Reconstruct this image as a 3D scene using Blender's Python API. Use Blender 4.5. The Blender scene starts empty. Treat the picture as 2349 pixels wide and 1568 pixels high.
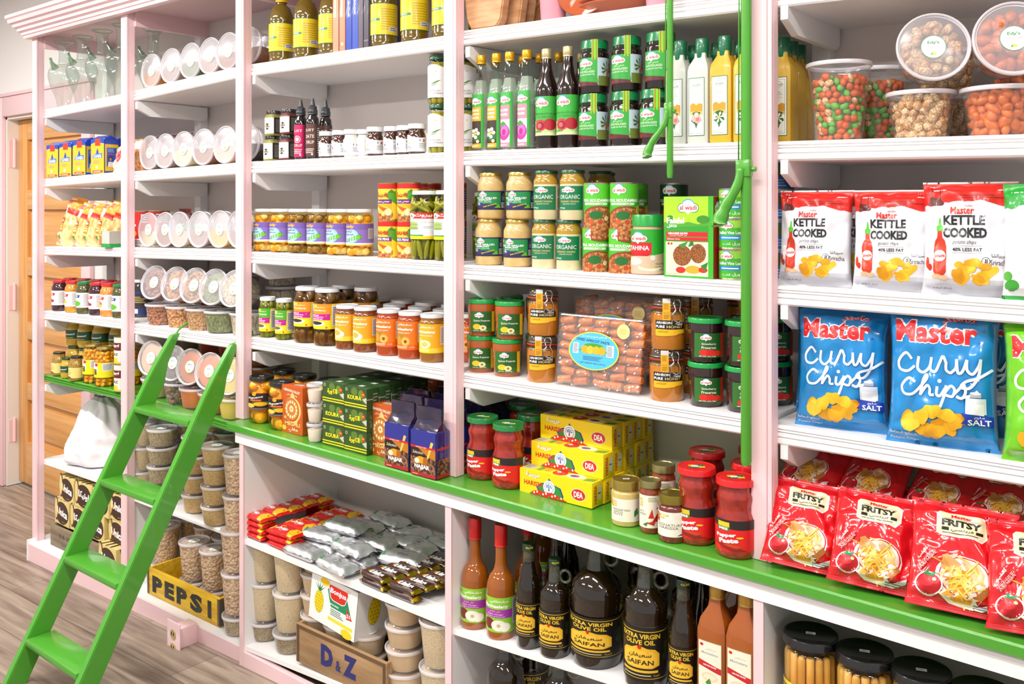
import bpy, bmesh, math, random
from mathutils import Vector, Matrix, noise
random.seed(7)
SC = bpy.context.scene
COL = SC.collection
PI = math.pi
# ------------------------------------------------------------------ camera model (photo taken as 2349 x 1568)
CX, FPX, HY = 1174.5, 2100.0, 477.0
TH = math.atan2(2100.0, 2574.5)
SN, CS = math.sin(TH), math.cos(TH)
DC, HC = 1.9, 1.65          # distance from the shelf fronts, eye height

def P(x, y, Y):
    a = (x - CX) / FPX
    dx, dy = -SN + a * CS, CS + a * SN
    t = (Y + DC) / dy
    return Vector((t * dx, Y, HC + t * (HY - y) / FPX))
def XP(x, Y): return P(x, 0, Y).x
def SPX(x, Y=.06):           # pixels per metre (vertical) at column x on depth plane Y
    return SN * (x + 1400) / (DC + Y)
def MH(px, x, Y=.06): return px / SPX(x, Y)
def MW(px, x, Y=.06): return px / (SPX(x, Y) * math.sqrt(1 + ((x - CX) / FPX) ** 2))

cam = bpy.data.cameras.new('camera'); camo = bpy.data.objects.new('camera', cam); COL.objects.link(camo)
camo.location = (0, -DC, HC); camo.rotation_euler = (PI / 2, 0, TH)
cam.sensor_width = 36; cam.lens = FPX / 2349 * 36; cam.shift_y = -(784 - HY) / 2349; cam.clip_start = .05
SC.camera = camo
# ------------------------------------------------------------------ materials
def lin(c): return c / 12.92 if c <= .04045 else ((c + .055) / 1.055) ** 2.4
def rgb(h):
    h = h.lstrip('#')
    return tuple(lin(int(h[i:i + 2], 16) / 255) for i in (0, 2, 4)) + (1,)
_M = {}
def bsdf(m): return m.node_tree.nodes['Principled BSDF']
def M(hexc, rough=.5, coat=0, metal=0, spec=.5, bump=0, bscale=200, sub=0):
    k = (hexc, rough, coat, metal, spec, bump, bscale, sub)
    if k in _M: return _M[k]
    m = bpy.data.materials.new('paint_' + hexc.strip('#')); m.use_nodes = True
    b = bsdf(m); b.inputs['Base Color'].default_value = rgb(hexc); b.inputs['Roughness'].default_value = rough
    b.inputs['Metallic'].default_value = metal; b.inputs['Specular IOR Level'].default_value = spec
    b.inputs['Coat Weight'].default_value = coat; b.inputs['Coat Roughness'].default_value = .04
    if bump:
        nt = m.node_tree; tc = nt.nodes.new('ShaderNodeTexCoord'); n = nt.nodes.new('ShaderNodeTexNoise')
        n.inputs['Scale'].default_value = bscale; n.inputs['Detail'].default_value = 4
        bp = nt.nodes.new('ShaderNodeBump'); bp.inputs['Strength'].default_value = bump; bp.inputs['Distance'].default_value = .002
        nt.links.new(tc.outputs['Object'], n.inputs['Vector']); nt.links.new(n.outputs['Fac'], bp.inputs['Height']); nt.links.new(bp.outputs['Normal'], b.inputs['Normal'])
    _M[k] = m; return m
def MIXC(c1, c2, scale, kind='noise', rough=.5, coat=0, bump=.3, stretch=(1, 1, 1), lo=.35, hi=.65, dist=.002, c3=None, detail=3):
    """two-tone procedural material: noise, cells (voronoi) or fibres"""
    k = (c1, c2, scale, kind, rough, coat, bump, stretch, lo, hi, dist, c3, detail)
    if k in _M: return _M[k]
    m = bpy.data.materials.new('pattern_' + c1.strip('#')); m.use_nodes = True; nt = m.node_tree; b = bsdf(m)
    tc = nt.nodes.new('ShaderNodeTexCoord'); mp = nt.nodes.new('ShaderNodeMapping'); mp.inputs['Scale'].default_value = stretch
    nt.links.new(tc.outputs['Object'], mp.inputs['Vector'])
    r = nt.nodes.new('ShaderNodeValToRGB'); e = r.color_ramp.elements
    e[0].position = lo; e[1].position = hi; e[0].color = rgb(c1); e[1].color = rgb(c2)
    bp = nt.nodes.new('ShaderNodeBump'); bp.inputs['Strength'].default_value = bump; bp.inputs['Distance'].default_value = dist
    if kind == 'noise':
        n = nt.nodes.new('ShaderNodeTexNoise'); n.inputs['Scale'].default_value = scale; n.inputs['Detail'].default_value = detail
        nt.links.new(mp.outputs[0], n.inputs['Vector']); nt.links.new(n.outputs['Fac'], r.inputs['Fac']); nt.links.new(n.outputs['Fac'], bp.inputs['Height'])
        nt.links.new(r.outputs['Color'], b.inputs['Base Color'])
    else:
        n = nt.nodes.new('ShaderNodeTexVoronoi'); n.inputs['Scale'].default_value = scale
        nt.links.new(mp.outputs[0], n.inputs['Vector'])
        bw = nt.nodes.new('ShaderNodeRGBToBW'); nt.links.new(n.outputs['Color'], bw.inputs[0]); nt.links.new(bw.outputs[0], r.inputs['Fac'])
        mr = nt.nodes.new('ShaderNodeMapRange'); mr.inputs['From Min'].default_value = .45; mr.inputs['From Max'].default_value = 1.0
        mr.inputs['To Min'].default_value = 0; mr.inputs['To Max'].default_value = 1
        nt.links.new(n.outputs['Distance'], mr.inputs['Value'])
        mx = nt.nodes.new('ShaderNodeMix'); mx.data_type = 'RGBA'
        nt.links.new(mr.outputs[0], mx.inputs['Factor']); nt.links.new(r.outputs['Color'], mx.inputs['A'])
        mx.inputs['B'].default_value = rgb(c3 or c1)
        nt.links.new(mx.outputs['Result'], b.inputs['Base Color'])
        bp.invert = True
        nt.links.new(n.outputs['Distance'], bp.inputs['Height'])
    nt.links.new(bp.outputs['Normal'], b.inputs['Normal'])
    b.inputs['Roughness'].default_value = rough; b.inputs['Coat Weight'].default_value = coat; b.inputs['Coat Roughness'].default_value = .05
    _M[k] = m; return m
def GLASS(tint='#ffffff', refl=.12, film=0, filmcol='#ffffff', rough=.03):
    """thin clear wall: lets light straight through, mirrors a little by Fresnel; film adds a milky share (plastic)"""
    k = ('g', tint, refl, film, filmcol, rough)
    if k in _M: return _M[k]
    m = bpy.data.materials.new('clear_' + tint.strip('#')); m.use_nodes = True; nt = m.node_tree
    nt.nodes.remove(bsdf(m)); out = nt.nodes['Material Output']
    tr = nt.nodes.new('ShaderNodeBsdfTransparent'); tr.inputs['Color'].default_value = rgb(tint)
    gl = nt.nodes.new('ShaderNodeBsdfGlossy'); gl.inputs['Roughness'].default_value = rough
    lw = nt.nodes.new('ShaderNodeLayerWeight'); lw.inputs['Blend'].default_value = .5
    pw = nt.nodes.new('ShaderNodeMath'); pw.operation = 'POWER'; pw.inputs[1].default_value = 3.5; nt.links.new(lw.outputs['Facing'], pw.inputs[0])
    mt = nt.nodes.new('ShaderNodeMath'); mt.operation = 'MULTIPLY_ADD'; mt.inputs[1].default_value = .7; mt.inputs[2].default_value = .025 + refl * .2; mt.use_clamp = True
    nt.links.new(pw.outputs[0], mt.inputs[0])
    last = tr.outputs[0]
    if film:
        df = nt.nodes.new('ShaderNodeBsdfDiffuse'); df.inputs['Color'].default_value = rgb(filmcol)
        mf = nt.nodes.new('ShaderNodeMixShader'); mf.inputs[0].default_value = film
        nt.links.new(last, mf.inputs[1]); nt.links.new(df.outputs[0], mf.inputs[2]); last = mf.outputs[0]
    mx = nt.nodes.new('ShaderNodeMixShader'); nt.links.new(mt.outputs[0], mx.inputs[0]); nt.links.new(last, mx.inputs[1]); nt.links.new(gl.outputs[0], mx.inputs[2])
    nt.links.new(mx.outputs[0], out.inputs[0]); _M[k] = m; return m

# ------------------------------------------------------------------ object helpers
def link(o, parent=None):
    COL.objects.link(o)
    if parent is not None: o.parent = parent
    return o
def obj(name, bm, mats, parent=None, smooth=False, kind=None):
    me = bpy.data.meshes.new(name)
    bmesh.ops.recalc_face_normals(bm, faces=bm.faces) if smooth != 'keep' else None
    bm.to_mesh(me); bm.free()
    for m in (mats if isinstance(mats, (list, tuple)) else [mats]): me.materials.append(m)
    if smooth:
        for p in me.polygons: p.use_smooth = True
        if smooth == 'auto':
            me.set_sharp_from_angle(angle=math.radians(35))
    o = link(bpy.data.objects.new(name, me), parent)
    if kind: o['kind'] = kind
    return o
def thing(name, label=None, cat=None, group=None, loc=(0, 0, 0)):
    o = link(bpy.data.objects.new(name, None)); o.location = loc; o.empty_display_size = .02
    tag(o, label, cat, group); return o
def tag(o, label=None, cat=None, group=None, kind=None):
    if label: o['label'] = label
    if cat: o['category'] = cat
    if group: o['group'] = group
    if kind: o['kind'] = kind
    return o
def box(bm, x0, x1, y0, y1, z0, z1, mi=0, bev=0):
    v = [bm.verts.new(p) for p in ((x0, y0, z0), (x1, y0, z0), (x1, y1, z0), (x0, y1, z0), (x0, y0, z1), (x1, y0, z1), (x1, y1, z1), (x0, y1, z1))]
    fs = [bm.faces.new([v[i] for i in q]) for q in ((0, 3, 2, 1), (4, 5, 6, 7), (0, 1, 5, 4), (1, 2, 6, 5), (2, 3, 7, 6), (3, 0, 4, 7))]
    for f in fs: f.material_index = mi
    if bev:
        es = list({e for f in fs for e in f.edges})
        r = bmesh.ops.bevel(bm, geom=es, offset=bev, segments=2, affect='EDGES', profile=.5)
        for f in r['faces']: f.material_index = mi
    return fs
def BOX(x0, x1, y0, y1, z0, z1, bev=0):
    bm = bmesh.new(); box(bm, x0, x1, y0, y1, z0, z1, 0, bev); return bm
def prism(bm, pts, x0, x1, axis='x', dz=0, mi=0):
    """closed polygon of (a,b) pairs swept along an axis: x -> (Y,Z) polygon; y -> (X,Z); z -> (X,Y). dz shifts b at the far end"""
    def mk(a, b, t, d):
        return {'x': (t, a, b + d), 'y': (a, t, b + d), 'z': (a, b, t)}[axis]
    A = [bm.verts.new(mk(a, b, x0, 0)) for a, b in pts]; B = [bm.verts.new(mk(a, b, x1, dz)) for a, b in pts]
    n = len(pts)
    fs = [bm.faces.new((A[i], A[(i + 1) % n], B[(i + 1) % n], B[i])) for i in range(n)]
    fs += [bm.faces.new(A[::-1]), bm.faces.new(B)]
    for f in fs: f.material_index = mi
    return bm
def lathe(bm, prof, seg=28, mi=0, mis=None, caps=True, a0=0, off=(0, 0), sq=None):
    """prof: list of (r,z); mis: per-band material index; sq: superellipse power for squarish jars"""
    rings = []
    for r, z in prof:
        if r < 1e-5: rings.append([bm.verts.new((off[0], off[1], z))])
        else:
            ring = []
            for i in range(seg):
                a = a0 + 2 * PI * i / seg; c, s = math.cos(a), math.sin(a); k = 1
                if sq: k = (abs(c) ** sq + abs(s) ** sq) ** (-1 / sq)
                ring.append(bm.verts.new((off[0] + r * k * c, off[1] + r * k * s, z)))
            rings.append(ring)
    for j in range(len(rings) - 1):
        a, b = rings[j], rings[j + 1]; m = mis[j] if mis else mi
        for i in range(seg):
            k = (i + 1) % seg
            if len(a) == 1 and len(b) == 1: continue
            if len(a) == 1: f = bm.faces.new((a[0], b[k], b[i]))
            elif len(b) == 1: f = bm.faces.new((a[i], a[k], b[0]))
            else: f = bm.faces.new((a[i], a[k], b[k], b[i]))
            f.material_index = m
    return bm
def spline(pts, n=5):
    out = []
    for i in range(len(pts) - 1):
        p0 = pts[max(i - 1, 0)]; p1 = pts[i]; p2 = pts[i + 1]; p3 = pts[min(i + 2, len(pts) - 1)]
        for k in range(n):
            t = k / n
            out.append(tuple(.5 * (2 * b + (c - a) * t + (2 * a - 5 * b + 4 * c - d) * t * t + (-a + 3 * b - 3 * c + d) * t ** 3) for a, b, c, d in zip(p0, p1, p2, p3)))
    out.append(tuple(pts[-1])); return out
def tube(bm, pts, r, seg=8, mi=0, radii=None, closed=False):
    pts = [Vector(p) for p in pts]; n = len(pts); rings = []
    up = Vector((0, 0, 1))
    for i, p in enumerate(pts):
        if closed: d = pts[(i + 1) % n] - pts[i - 1]
        else: d = pts[min(i + 1, n - 1)] - pts[max(i - 1, 0)]
        d.normalize(); u = d.cross(up)
        if u.length < 1e-3: u = d.cross(Vector((0, 1, 0)))
        u.normalize(); w = u.cross(d); rr = radii[i] if radii else r
        rings.append([bm.verts.new(p + rr * (math.cos(2 * PI * k / seg) * u + math.sin(2 * PI * k / seg) * w)) for k in range(seg)])
    for i in range(n if closed else n - 1):
        a, b = rings[i], rings[(i + 1) % n]
        for k in range(seg):
            f = bm.faces.new((a[k], a[(k + 1) % seg], b[(k + 1) % seg], b[k])); f.material_index = mi
    if not closed:
        bm.faces.new(rings[0][::-1]).material_index = mi; bm.faces.new(rings[-1]).material_index = mi
    return bm
_ICO = {}
def ico_data(sub):
    if sub not in _ICO:
        b = bmesh.new(); bmesh.ops.create_icosphere(b, subdivisions=sub, radius=1)
        _ICO[sub] = ([v.co.copy() for v in b.verts], [[v.index for v in f.verts] for f in b.faces]); b.free()
    return _ICO[sub]
def blob(bm, c, s, rot=None, sub=2, mi=0, rough=0, seed=0):
    """an ellipsoid with half axes s, optionally lumpy"""
    vs, fs = ico_data(sub); R = rot or Matrix.Identity(3); c = Vector(c); nv = []
    for v in vs:
        k = 1 + (rough * noise.noise(v * 1.6 + Vector((seed * 3.1, seed, 0))) if rough else 0)
        nv.append(bm.verts.new(c + R @ Vector((v.x * s[0] * k, v.y * s[1] * k, v.z * s[2] * k))))
    for f in fs:
        q = bm.faces.new([nv[i] for i in f]); q.material_index = mi; q.smooth = True
def RZ(a): return Matrix.Rotation(a, 3, 'Z')
def rrot(rnd): return (Matrix.Rotation(rnd.uniform(0, 6.3), 3, 'X') @ Matrix.Rotation(rnd.uniform(0, 6.3), 3, 'Y') @ Matrix.Rotation(rnd.uniform(0, 6.3), 3, 'Z'))
# ------------------------------------------------------------------ copies
_used = set()
def _copy(o, parent=None):
    c = o.copy(); COL.objects.link(c); c.parent = parent
    for ch in o.children: _copy(ch, c)
    return c
def stamp(proto, loc, rot=(0, 0, 0), label=None, cat=None, group=None, scale=None):
    """first use moves the built thing itself, later uses copy it with all its parts"""
    if proto.name in _used: o = _copy(proto)
    else: o = proto; _used.add(proto.name)
    o.location = loc; o.rotation_euler = rot
    if scale: o.scale = (scale,) * 3 if not isinstance(scale, tuple) else scale
    tag(o, label, cat, group); return o
# ------------------------------------------------------------------ printed artwork: flat shapes cut fine and wrapped on a surface
_T = {}
def shape_ar(s):
    """Arabic letters joined: presentation forms, right to left"""
    F = {'ا': 'ﺍﺎ', 'أ': 'ﺃﺄ', 'ب': 'ﺏﺐﺑﺒ', 'ة': 'ﺓﺔ', 'ت': 'ﺕﺖﺗﺘ', 'ج': 'ﺝﺞﺟﺠ', 'ح': 'ﺡﺢﺣﺤ', 'خ': 'ﺥﺦﺧﺨ', 'د': 'ﺩﺪ', 'ذ': 'ﺫﺬ', 'ر': 'ﺭﺮ', 'ز': 'ﺯﺰ', 'س': 'ﺱﺲﺳﺴ', 'ش': 'ﺵﺶﺷﺸ', 'ص': 'ﺹﺺﺻﺼ', 'ض': 'ﺽﺾﺿﻀ', 'ط': 'ﻁﻂﻃﻄ', 'ع': 'ﻉﻊﻋﻌ', 'غ': 'ﻍﻎﻏﻐ', 'ف': 'ﻑﻒﻓﻔ', 'ق': 'ﻕﻖﻗﻘ', 'ك': 'ﻙﻚﻛﻜ', 'ل': 'ﻝﻞﻟﻠ', 'م': 'ﻡﻢﻣﻤ', 'ن': 'ﻥﻦﻧﻨ', 'ه': 'ﻩﻪﻫﻬ', 'و': 'ﻭﻮ', 'ي': 'ﻱﻲﻳﻴ', 'ى': 'ﻯﻰ', 'ئ': 'ﺉﺊﺋﺌ'}
    out = []
    for i, ch in enumerate(s):
        f = F.get(ch)
        if not f: out.append(ch); continue
        pv = F.get(s[i - 1]) if i else None; nx = F.get(s[i + 1]) if i + 1 < len(s) else None
        jp = bool(pv and len(pv) == 4); jn = bool(nx and len(f) == 4)
        out.append(f[(3 if jn else 1) if jp else (2 if jn else 0)])
    return ''.join(out[::-1])
def text_data(s, bold=0, res=2):
    k = (s, bold, res)
    if k not in _T:
        t = shape_ar(s) if any('\u0600' <= c <= '\u06ff' for c in s) else s
        cu = bpy.data.curves.new('t', 'FONT'); cu.body = t; cu.resolution_u = res; cu.offset = bold; cu.align_x = 'LEFT'
        o = bpy.data.objects.new('t', cu); COL.objects.link(o)
        dg = bpy.context.evaluated_depsgraph_get(); me = bpy.data.meshes.new_from_object(o.evaluated_get(dg))
        vs = [(v.co.x, v.co.y) for v in me.vertices]; fs = [tuple(p.vertices) for p in me.polygons]
        bpy.data.objects.remove(o); bpy.data.curves.remove(cu); bpy.data.meshes.remove(me)
        xs = [v[0] for v in vs] or [0, 1]; ys = [v[1] for v in vs] or [0, 1]
        _T[k] = (vs, fs, min(xs), max(xs), min(ys), max(ys))
    return _T[k]
def art_mesh(name, W, Hh, shapes, S, parent, du=None, dv=None, lift=.0004, step=.00012, mats=None):
    """shapes in fractions of the W x Hh panel (origin bottom left); S(u,v,h)->point, u,v measured from the panel centre"""
    bm = bmesh.new(); ml = []; mk = {}
    def mi(c):
        if c not in mk:
            mk[c] = len(ml); ml.append(c if not isinstance(c, str) else M(c, .38, .15))
        return mk[c]
    def XY(x, y): return ((x - .5) * W, (y - .5) * Hh)
    seen = []      # a shape lies one film above the shapes of other colours it overlaps
    def bbox(s):
        k = s[0]
        if k in 'rl': return s[1], s[2], s[3], s[4]
        if k == 'p': xs_ = [q[0] for q in s[1]]; ys_ = [q[1] for q in s[1]]; return min(xs_), min(ys_), max(xs_), max(ys_)
        if k == 'e': return s[1] - s[3], s[2] - s[4], s[1] + s[3], s[2] + s[4]
        if k == 'c': q = s[3] * Hh / W; return s[1] - q, s[2] - s[3], s[1] + q, s[2] + s[3]
        a_ = max(s[4] / 2, s[5] / 2 * Hh / W) if len(s) > 8 and s[8] else s[4] / 2; b_ = max(s[5] / 2, s[4] / 2 * W / Hh) if len(s) > 8 and s[8] else s[5] / 2
        return s[2] - a_, s[3] - b_, s[2] + a_, s[3] + b_
    for s in shapes:
        k = s[0]; bb = bbox(s); cc = s[5] if k in 're' else s[2] if k == 'p' else s[4] if k == 'c' else s[6]
        li = 0
        for b2_, c2_, l2_ in seen:
            if l2_ >= li and not (b2_[2] <= bb[0] or b2_[0] >= bb[2] or b2_[3] <= bb[1] or b2_[1] >= bb[3]): li = l2_ + (.08 if c2_ == cc else 1)
        seen.append((bb, cc, li)); z = li * step
        if k == 'r':
            a = XY(s[1], s[2]); b = XY(s[3], s[4]); q = [(a[0], a[1]), (b[0], a[1]), (b[0], b[1]), (a[0], b[1])]
            bm.faces.new([bm.verts.new((*p, z)) for p in q]).material_index = mi(s[5])
        elif k == 'p':
            f = bm.faces.new([bm.verts.new((*XY(*p), z)) for p in s[1]]); f.material_index = mi(s[2])
            bmesh.ops.triangulate(bm, faces=[f])
        elif k == 'e':
            n = s[6] if len(s) > 6 else 20; c = XY(s[1], s[2])
            f = bm.faces.new([bm.verts.new((c[0] + s[3] * W * math.cos(2 * PI * i / n), c[1] + s[4] * Hh * math.sin(2 * PI * i / n), z)) for i in range(n)]); f.material_index = mi(s[5])
        elif k == 'c':   # circle: cx,cy,radius as a fraction of height
            n = 22; c = XY(s[1], s[2])
            f = bm.faces.new([bm.verts.new((c[0] + s[3] * Hh * math.cos(2 * PI * i / n), c[1] + s[3] * Hh * math.sin(2 * PI * i / n), z)) for i in range(n)]); f.material_index = mi(s[4])
        elif k == 't':   # text, cx, cy, w, h, colour, bold, rot, shear
            bold = s[7] if len(s) > 7 else 0; rot = s[8] if len(s) > 8 else 0; sh = s[9] if len(s) > 9 else 0
            vs, fs, x0, x1, y0, y1 = text_data(s[1], bold); cx, cy = XY(s[2], s[3]); w, h = s[4] * W, s[5] * Hh
            sx, sy = w / max(x1 - x0, 1e-4), h / max(y1 - y0, 1e-4); c_, s_ = math.cos(rot), math.sin(rot); nv = []
            for vx, vy in vs:
                px = (vx - (x0 + x1) / 2) * sx; py = (vy - (y0 + y1) / 2) * sy; px += sh * py
                nv.append(bm.verts.new((cx + px * c_ - py * s_, cy + px * s_ + py * c_, z)))
            for f in fs:
                try: bm.faces.new([nv[i] for i in f]).material_index = mi(s[6])
                except ValueError: pass
        elif k == 'l':   # small print as thin rules: x0,y0,x1,y1,n,colour
            n = s[5]; rr = random.Random(n * 7 + int(s[1] * 100))
            for i in range(n):
                yy = s[2] + (s[4] - s[2]) * (i + .25) / n; hh = (s[4] - s[2]) / n * .45; xe = s[1] + (s[3] - s[1]) * rr.uniform(.7, 1)
                a = XY(s[1], yy); b = XY(xe, yy + hh)
                bm.faces.new([bm.verts.new(p) for p in ((a[0], a[1], z), (b[0], a[1], z), (b[0], b[1], z), (a[0], b[1], z))]).material_index = mi(s[6])
    for axis, d, ext in ((0, du, W), (1, dv, Hh)):
        if not d: continue
        n = int(ext / d)
        for i in range(1, n):
            co = [0, 0, 0]; co[axis] = -ext / 2 + ext * i / n; no = [0, 0, 0]; no[axis] = 1
            bmesh.ops.bisect_plane(bm, geom=bm.verts[:] + bm.edges[:] + bm.faces[:], plane_co=co, plane_no=no, dist=1e-7)
    for v in bm.verts: v.co = S(v.co.x, v.co.y, lift + v.co.z)
    me = bpy.data.meshes.new(name); bm.to_mesh(me); bm.free()
    for m in ml: me.materials.append(m)
    if du:
        for p in me.polygons: p.use_smooth = True
    return link(bpy.data.objects.new(name, me), parent)
def S_cyl(r, zc, a0=0, taper=0):
    def S(u, v, h):
        rr = r + taper * v; a = u / r + a0
        return Vector(((rr + h) * math.sin(a), -(rr + h) * math.cos(a), zc + v))
    return S
def S_sq(r, zc, p, a0=0):
    def S(u, v, h):
        a = u / r + a0; c, s = math.sin(a), -math.cos(a); k = (abs(c) ** p + abs(s) ** p) ** (-1 / p)
        return Vector(((r * k + h) * c, (r * k + h) * s, zc + v))
    return S
def S_front(y, zc, xc=0): return lambda u, v, h: Vector((xc + u, y - h, zc + v))
def S_side(x, zc, yc=0): return lambda u, v, h: Vector((x + h, yc + u, zc + v))
def S_top(z, xc=0, yc=0): return lambda u, v, h: Vector((xc + u, yc + v, z + h))
# ------------------------------------------------------------------ palette
WHITE = M('#f3f0f0', .42, 0, bump=.12, bscale=60)
PINK = M('#f2ced2', .38, .15, bump=.1, bscale=50)
GREEN = M('#4b9a2e', .3, .35, bump=.25, bscale=45)
# ------------------------------------------------------------------ setting
YW = .37                       # back wall behind the shelves
def fz(X): return max(-.02, min(.1, (X + 5.05) * .032))   # the old floor rises slightly along the wall
bm = bmesh.new()
xs = [-9, -5.05, -4.2, -3.4, -2.6, -1.9, 2.5]
va = [bm.verts.new((x, -4.5, fz(x))) for x in xs]; vb = [bm.verts.new((x, .6, fz(x))) for x in xs]
for i in range(len(xs) - 1): bm.faces.new((va[i], va[i + 1], vb[i + 1], vb[i]))
mf = bpy.data.materials.new('vinyl_planks'); mf.use_nodes = True; nt = mf.node_tree; b = bsdf(mf)
tc = nt.nodes.new('ShaderNodeTexCoord'); br = nt.nodes.new('ShaderNodeTexBrick')
br.inputs['Scale'].default_value = 1; br.inputs['Brick Width'].default_value = 1.25; br.inputs['Row Height'].default_value = .185
br.inputs['Mortar Size'].default_value = .0012; br.inputs['Color1'].default_value = rgb('#b5a595'); br.inputs['Color2'].default_value = rgb('#9c8c7e'); br.inputs['Mortar'].default_value = rgb('#5d4d42'); br.offset = .37
mp = nt.nodes.new('ShaderNodeMapping'); mp.inputs['Location'].default_value = (.35, .05, 0)
nt.links.new(tc.outputs['Object'], mp.inputs['Vector']); nt.links.new(mp.outputs[0], br.inputs['Vector'])
mg = nt.nodes.new('ShaderNodeMapping'); mg.inputs['Scale'].default_value = (1.2, 16, 1); nt.links.new(tc.outputs['Object'], mg.inputs['Vector'])
ng = nt.nodes.new('ShaderNodeTexNoise'); ng.inputs['Scale'].default_value = 2.2; ng.inputs['Detail'].default_value = 7; ng.inputs['Distortion'].default_value = .6; nt.links.new(mg.outputs[0], ng.inputs['Vector'])
rg = nt.nodes.new('ShaderNodeValToRGB'); rg.color_ramp.elements[0].position = .3; rg.color_ramp.elements[0].color = rgb('#8a7a70'); rg.color_ramp.elements[1].position = .7; rg.color_ramp.elements[1].color = rgb('#ffffff')
nt.links.new(ng.outputs['Fac'], rg.inputs['Fac'])
mm = nt.nodes.new('ShaderNodeMix'); mm.data_type = 'RGBA'; mm.blend_type = 'MULTIPLY'; mm.inputs['Factor'].default_value = .8
nt.links.new(br.outputs['Color'], mm.inputs['A']); nt.links.new(rg.outputs['Color'], mm.inputs['B']); nt.links.new(mm.outputs['Result'], b.inputs['Base Color'])
b.inputs['Roughness'].default_value = .42
obj('floor', bm, mf, kind='structure')
WALLM = M('#e9e4e1', .7, bump=.1, bscale=25)
WALLB = M('#e6dcd7', .6, bump=.1, bscale=25)
# back wall with the doorway opening at its left
dL, dR = XP(14, .42), XP(196, .42); dT = P(60, 262, .42).z
bm = bmesh.new()
box(bm, -9, dL, .42, .6, -.05, 3.0); box(bm, dL, dR, .42, .6, dT, 3.0)
box(bm, dR, XP(300, .42), .42, .6, -.05, 3.0)
obj('wall_back', bm, WALLM, kind='structure')
obj('wall_shelf_side', BOX(XP(255, .37), 2.6, YW, YW + .1, -.05, 3.0), WALLB, kind='structure')
obj('ceiling', BOX(-9, 2.6, -4.6, .6, 3.0, 3.08), M('#f4f2ef', .8), kind='structure')
obj('wall_left', BOX(-9.1, -9, -4.6, .6, -.05, 3.0), WALLM, kind='structure')
# door casing (pink)
bm = bmesh.new(); cw = .115
box(bm, dL - cw, dL, .395, .42, 0, dT + cw, 0, .004); box(bm, dR, dR + cw * .85, .395, .42, 0, dT, 0, .004)
box(bm, dL, dR + cw * .85, .395, .42, dT, dT + cw, 0, .004)
box(bm, dL - cw, dR + cw, .385, .42, dT + cw, dT + cw + .02, 0, .003)
obj('trim_1', bm, PINK, kind='structure', smooth='auto')
bm = bmesh.new(); box(bm, dL - .001, dL + .015, .42, .56, 0, dT); box(bm, dR - .015, dR, .42, .56, 0, dT); box(bm, dL, dR, .42, .56, dT - .015, dT)
obj('trim_2', bm, M('#ece8e4', .5), kind='structure')
DW = MIXC('#cf8b45', '#e8b06a', 3.2, 'noise', .4, .25, .05, (14, 14, .7), .3, .75, .001, detail=8)
DWH = MIXC('#d0904c', '#e9b371', 3.2, 'noise', .4, .25, .05, (.7, 14, 14), .3, .75, .001, detail=8)
door = thing('door_1'); door['kind'] = 'structure'
ddL, ddR = dL + .017, dR - .017; yd = .485; zb = .02; zt = dT - .018
st = .115
bm = bmesh.new()
box(bm, ddL, ddL + st, yd, yd + .04, zb, zt, 0, .003); box(bm, ddR - st, ddR, yd, yd + .04, zb, zt, 0, .003)
obj('door_stile', bm, DW, door, smooth='auto')
pans = [(320, 436), (480, 590), (632, 738), (779, 879), (918, 1017)]
zz = [(P(70, b_, yd).z, P(70, a_, yd).z) for a_, b_ in pans]
bm = bmesh.new(); prev = zt
for z0, z1 in zz:
    box(bm, ddL + st, ddR - st, yd, yd + .04, z1, prev, 0, .002); prev = z0
box(bm, ddL + st, ddR - st, yd, yd + .04, zb, prev, 0, .002)
obj('door_rail', bm, DWH, door, smooth='auto')
for z0, z1 in zz:
    bm = bmesh.new(); box(bm, ddL + st, ddR - st, yd + .022, yd + .03, z0, z1); box(bm, ddL + st + .035, ddR - st - .035, yd + .01, yd + .03, z0 + .035, z1 - .035, 0, .008)
    obj('door_panel', bm, DWH, door, smooth='auto')
for yy0, yy1 in ((320, 384), (655, 712), (964, 1015)):
    z1, z0 = P(36, yy0, .45).z, P(36, yy1, .45).z
    bm = bmesh.new(); lathe(bm, [(0, z0), (.011, z0), (.011, z1), (0, z1)], 12, off=(ddL - .002, .462)); lathe(bm, [(0, z1), (.007, z1), (.008, z1 + .008), (0, z1 + .014)], 10, off=(ddL - .002, .462)); box(bm, dL + .012, dL + .018, .43, .462, z0, z1)
    obj('door_hinge', bm, PINK, door, smooth='auto')

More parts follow.
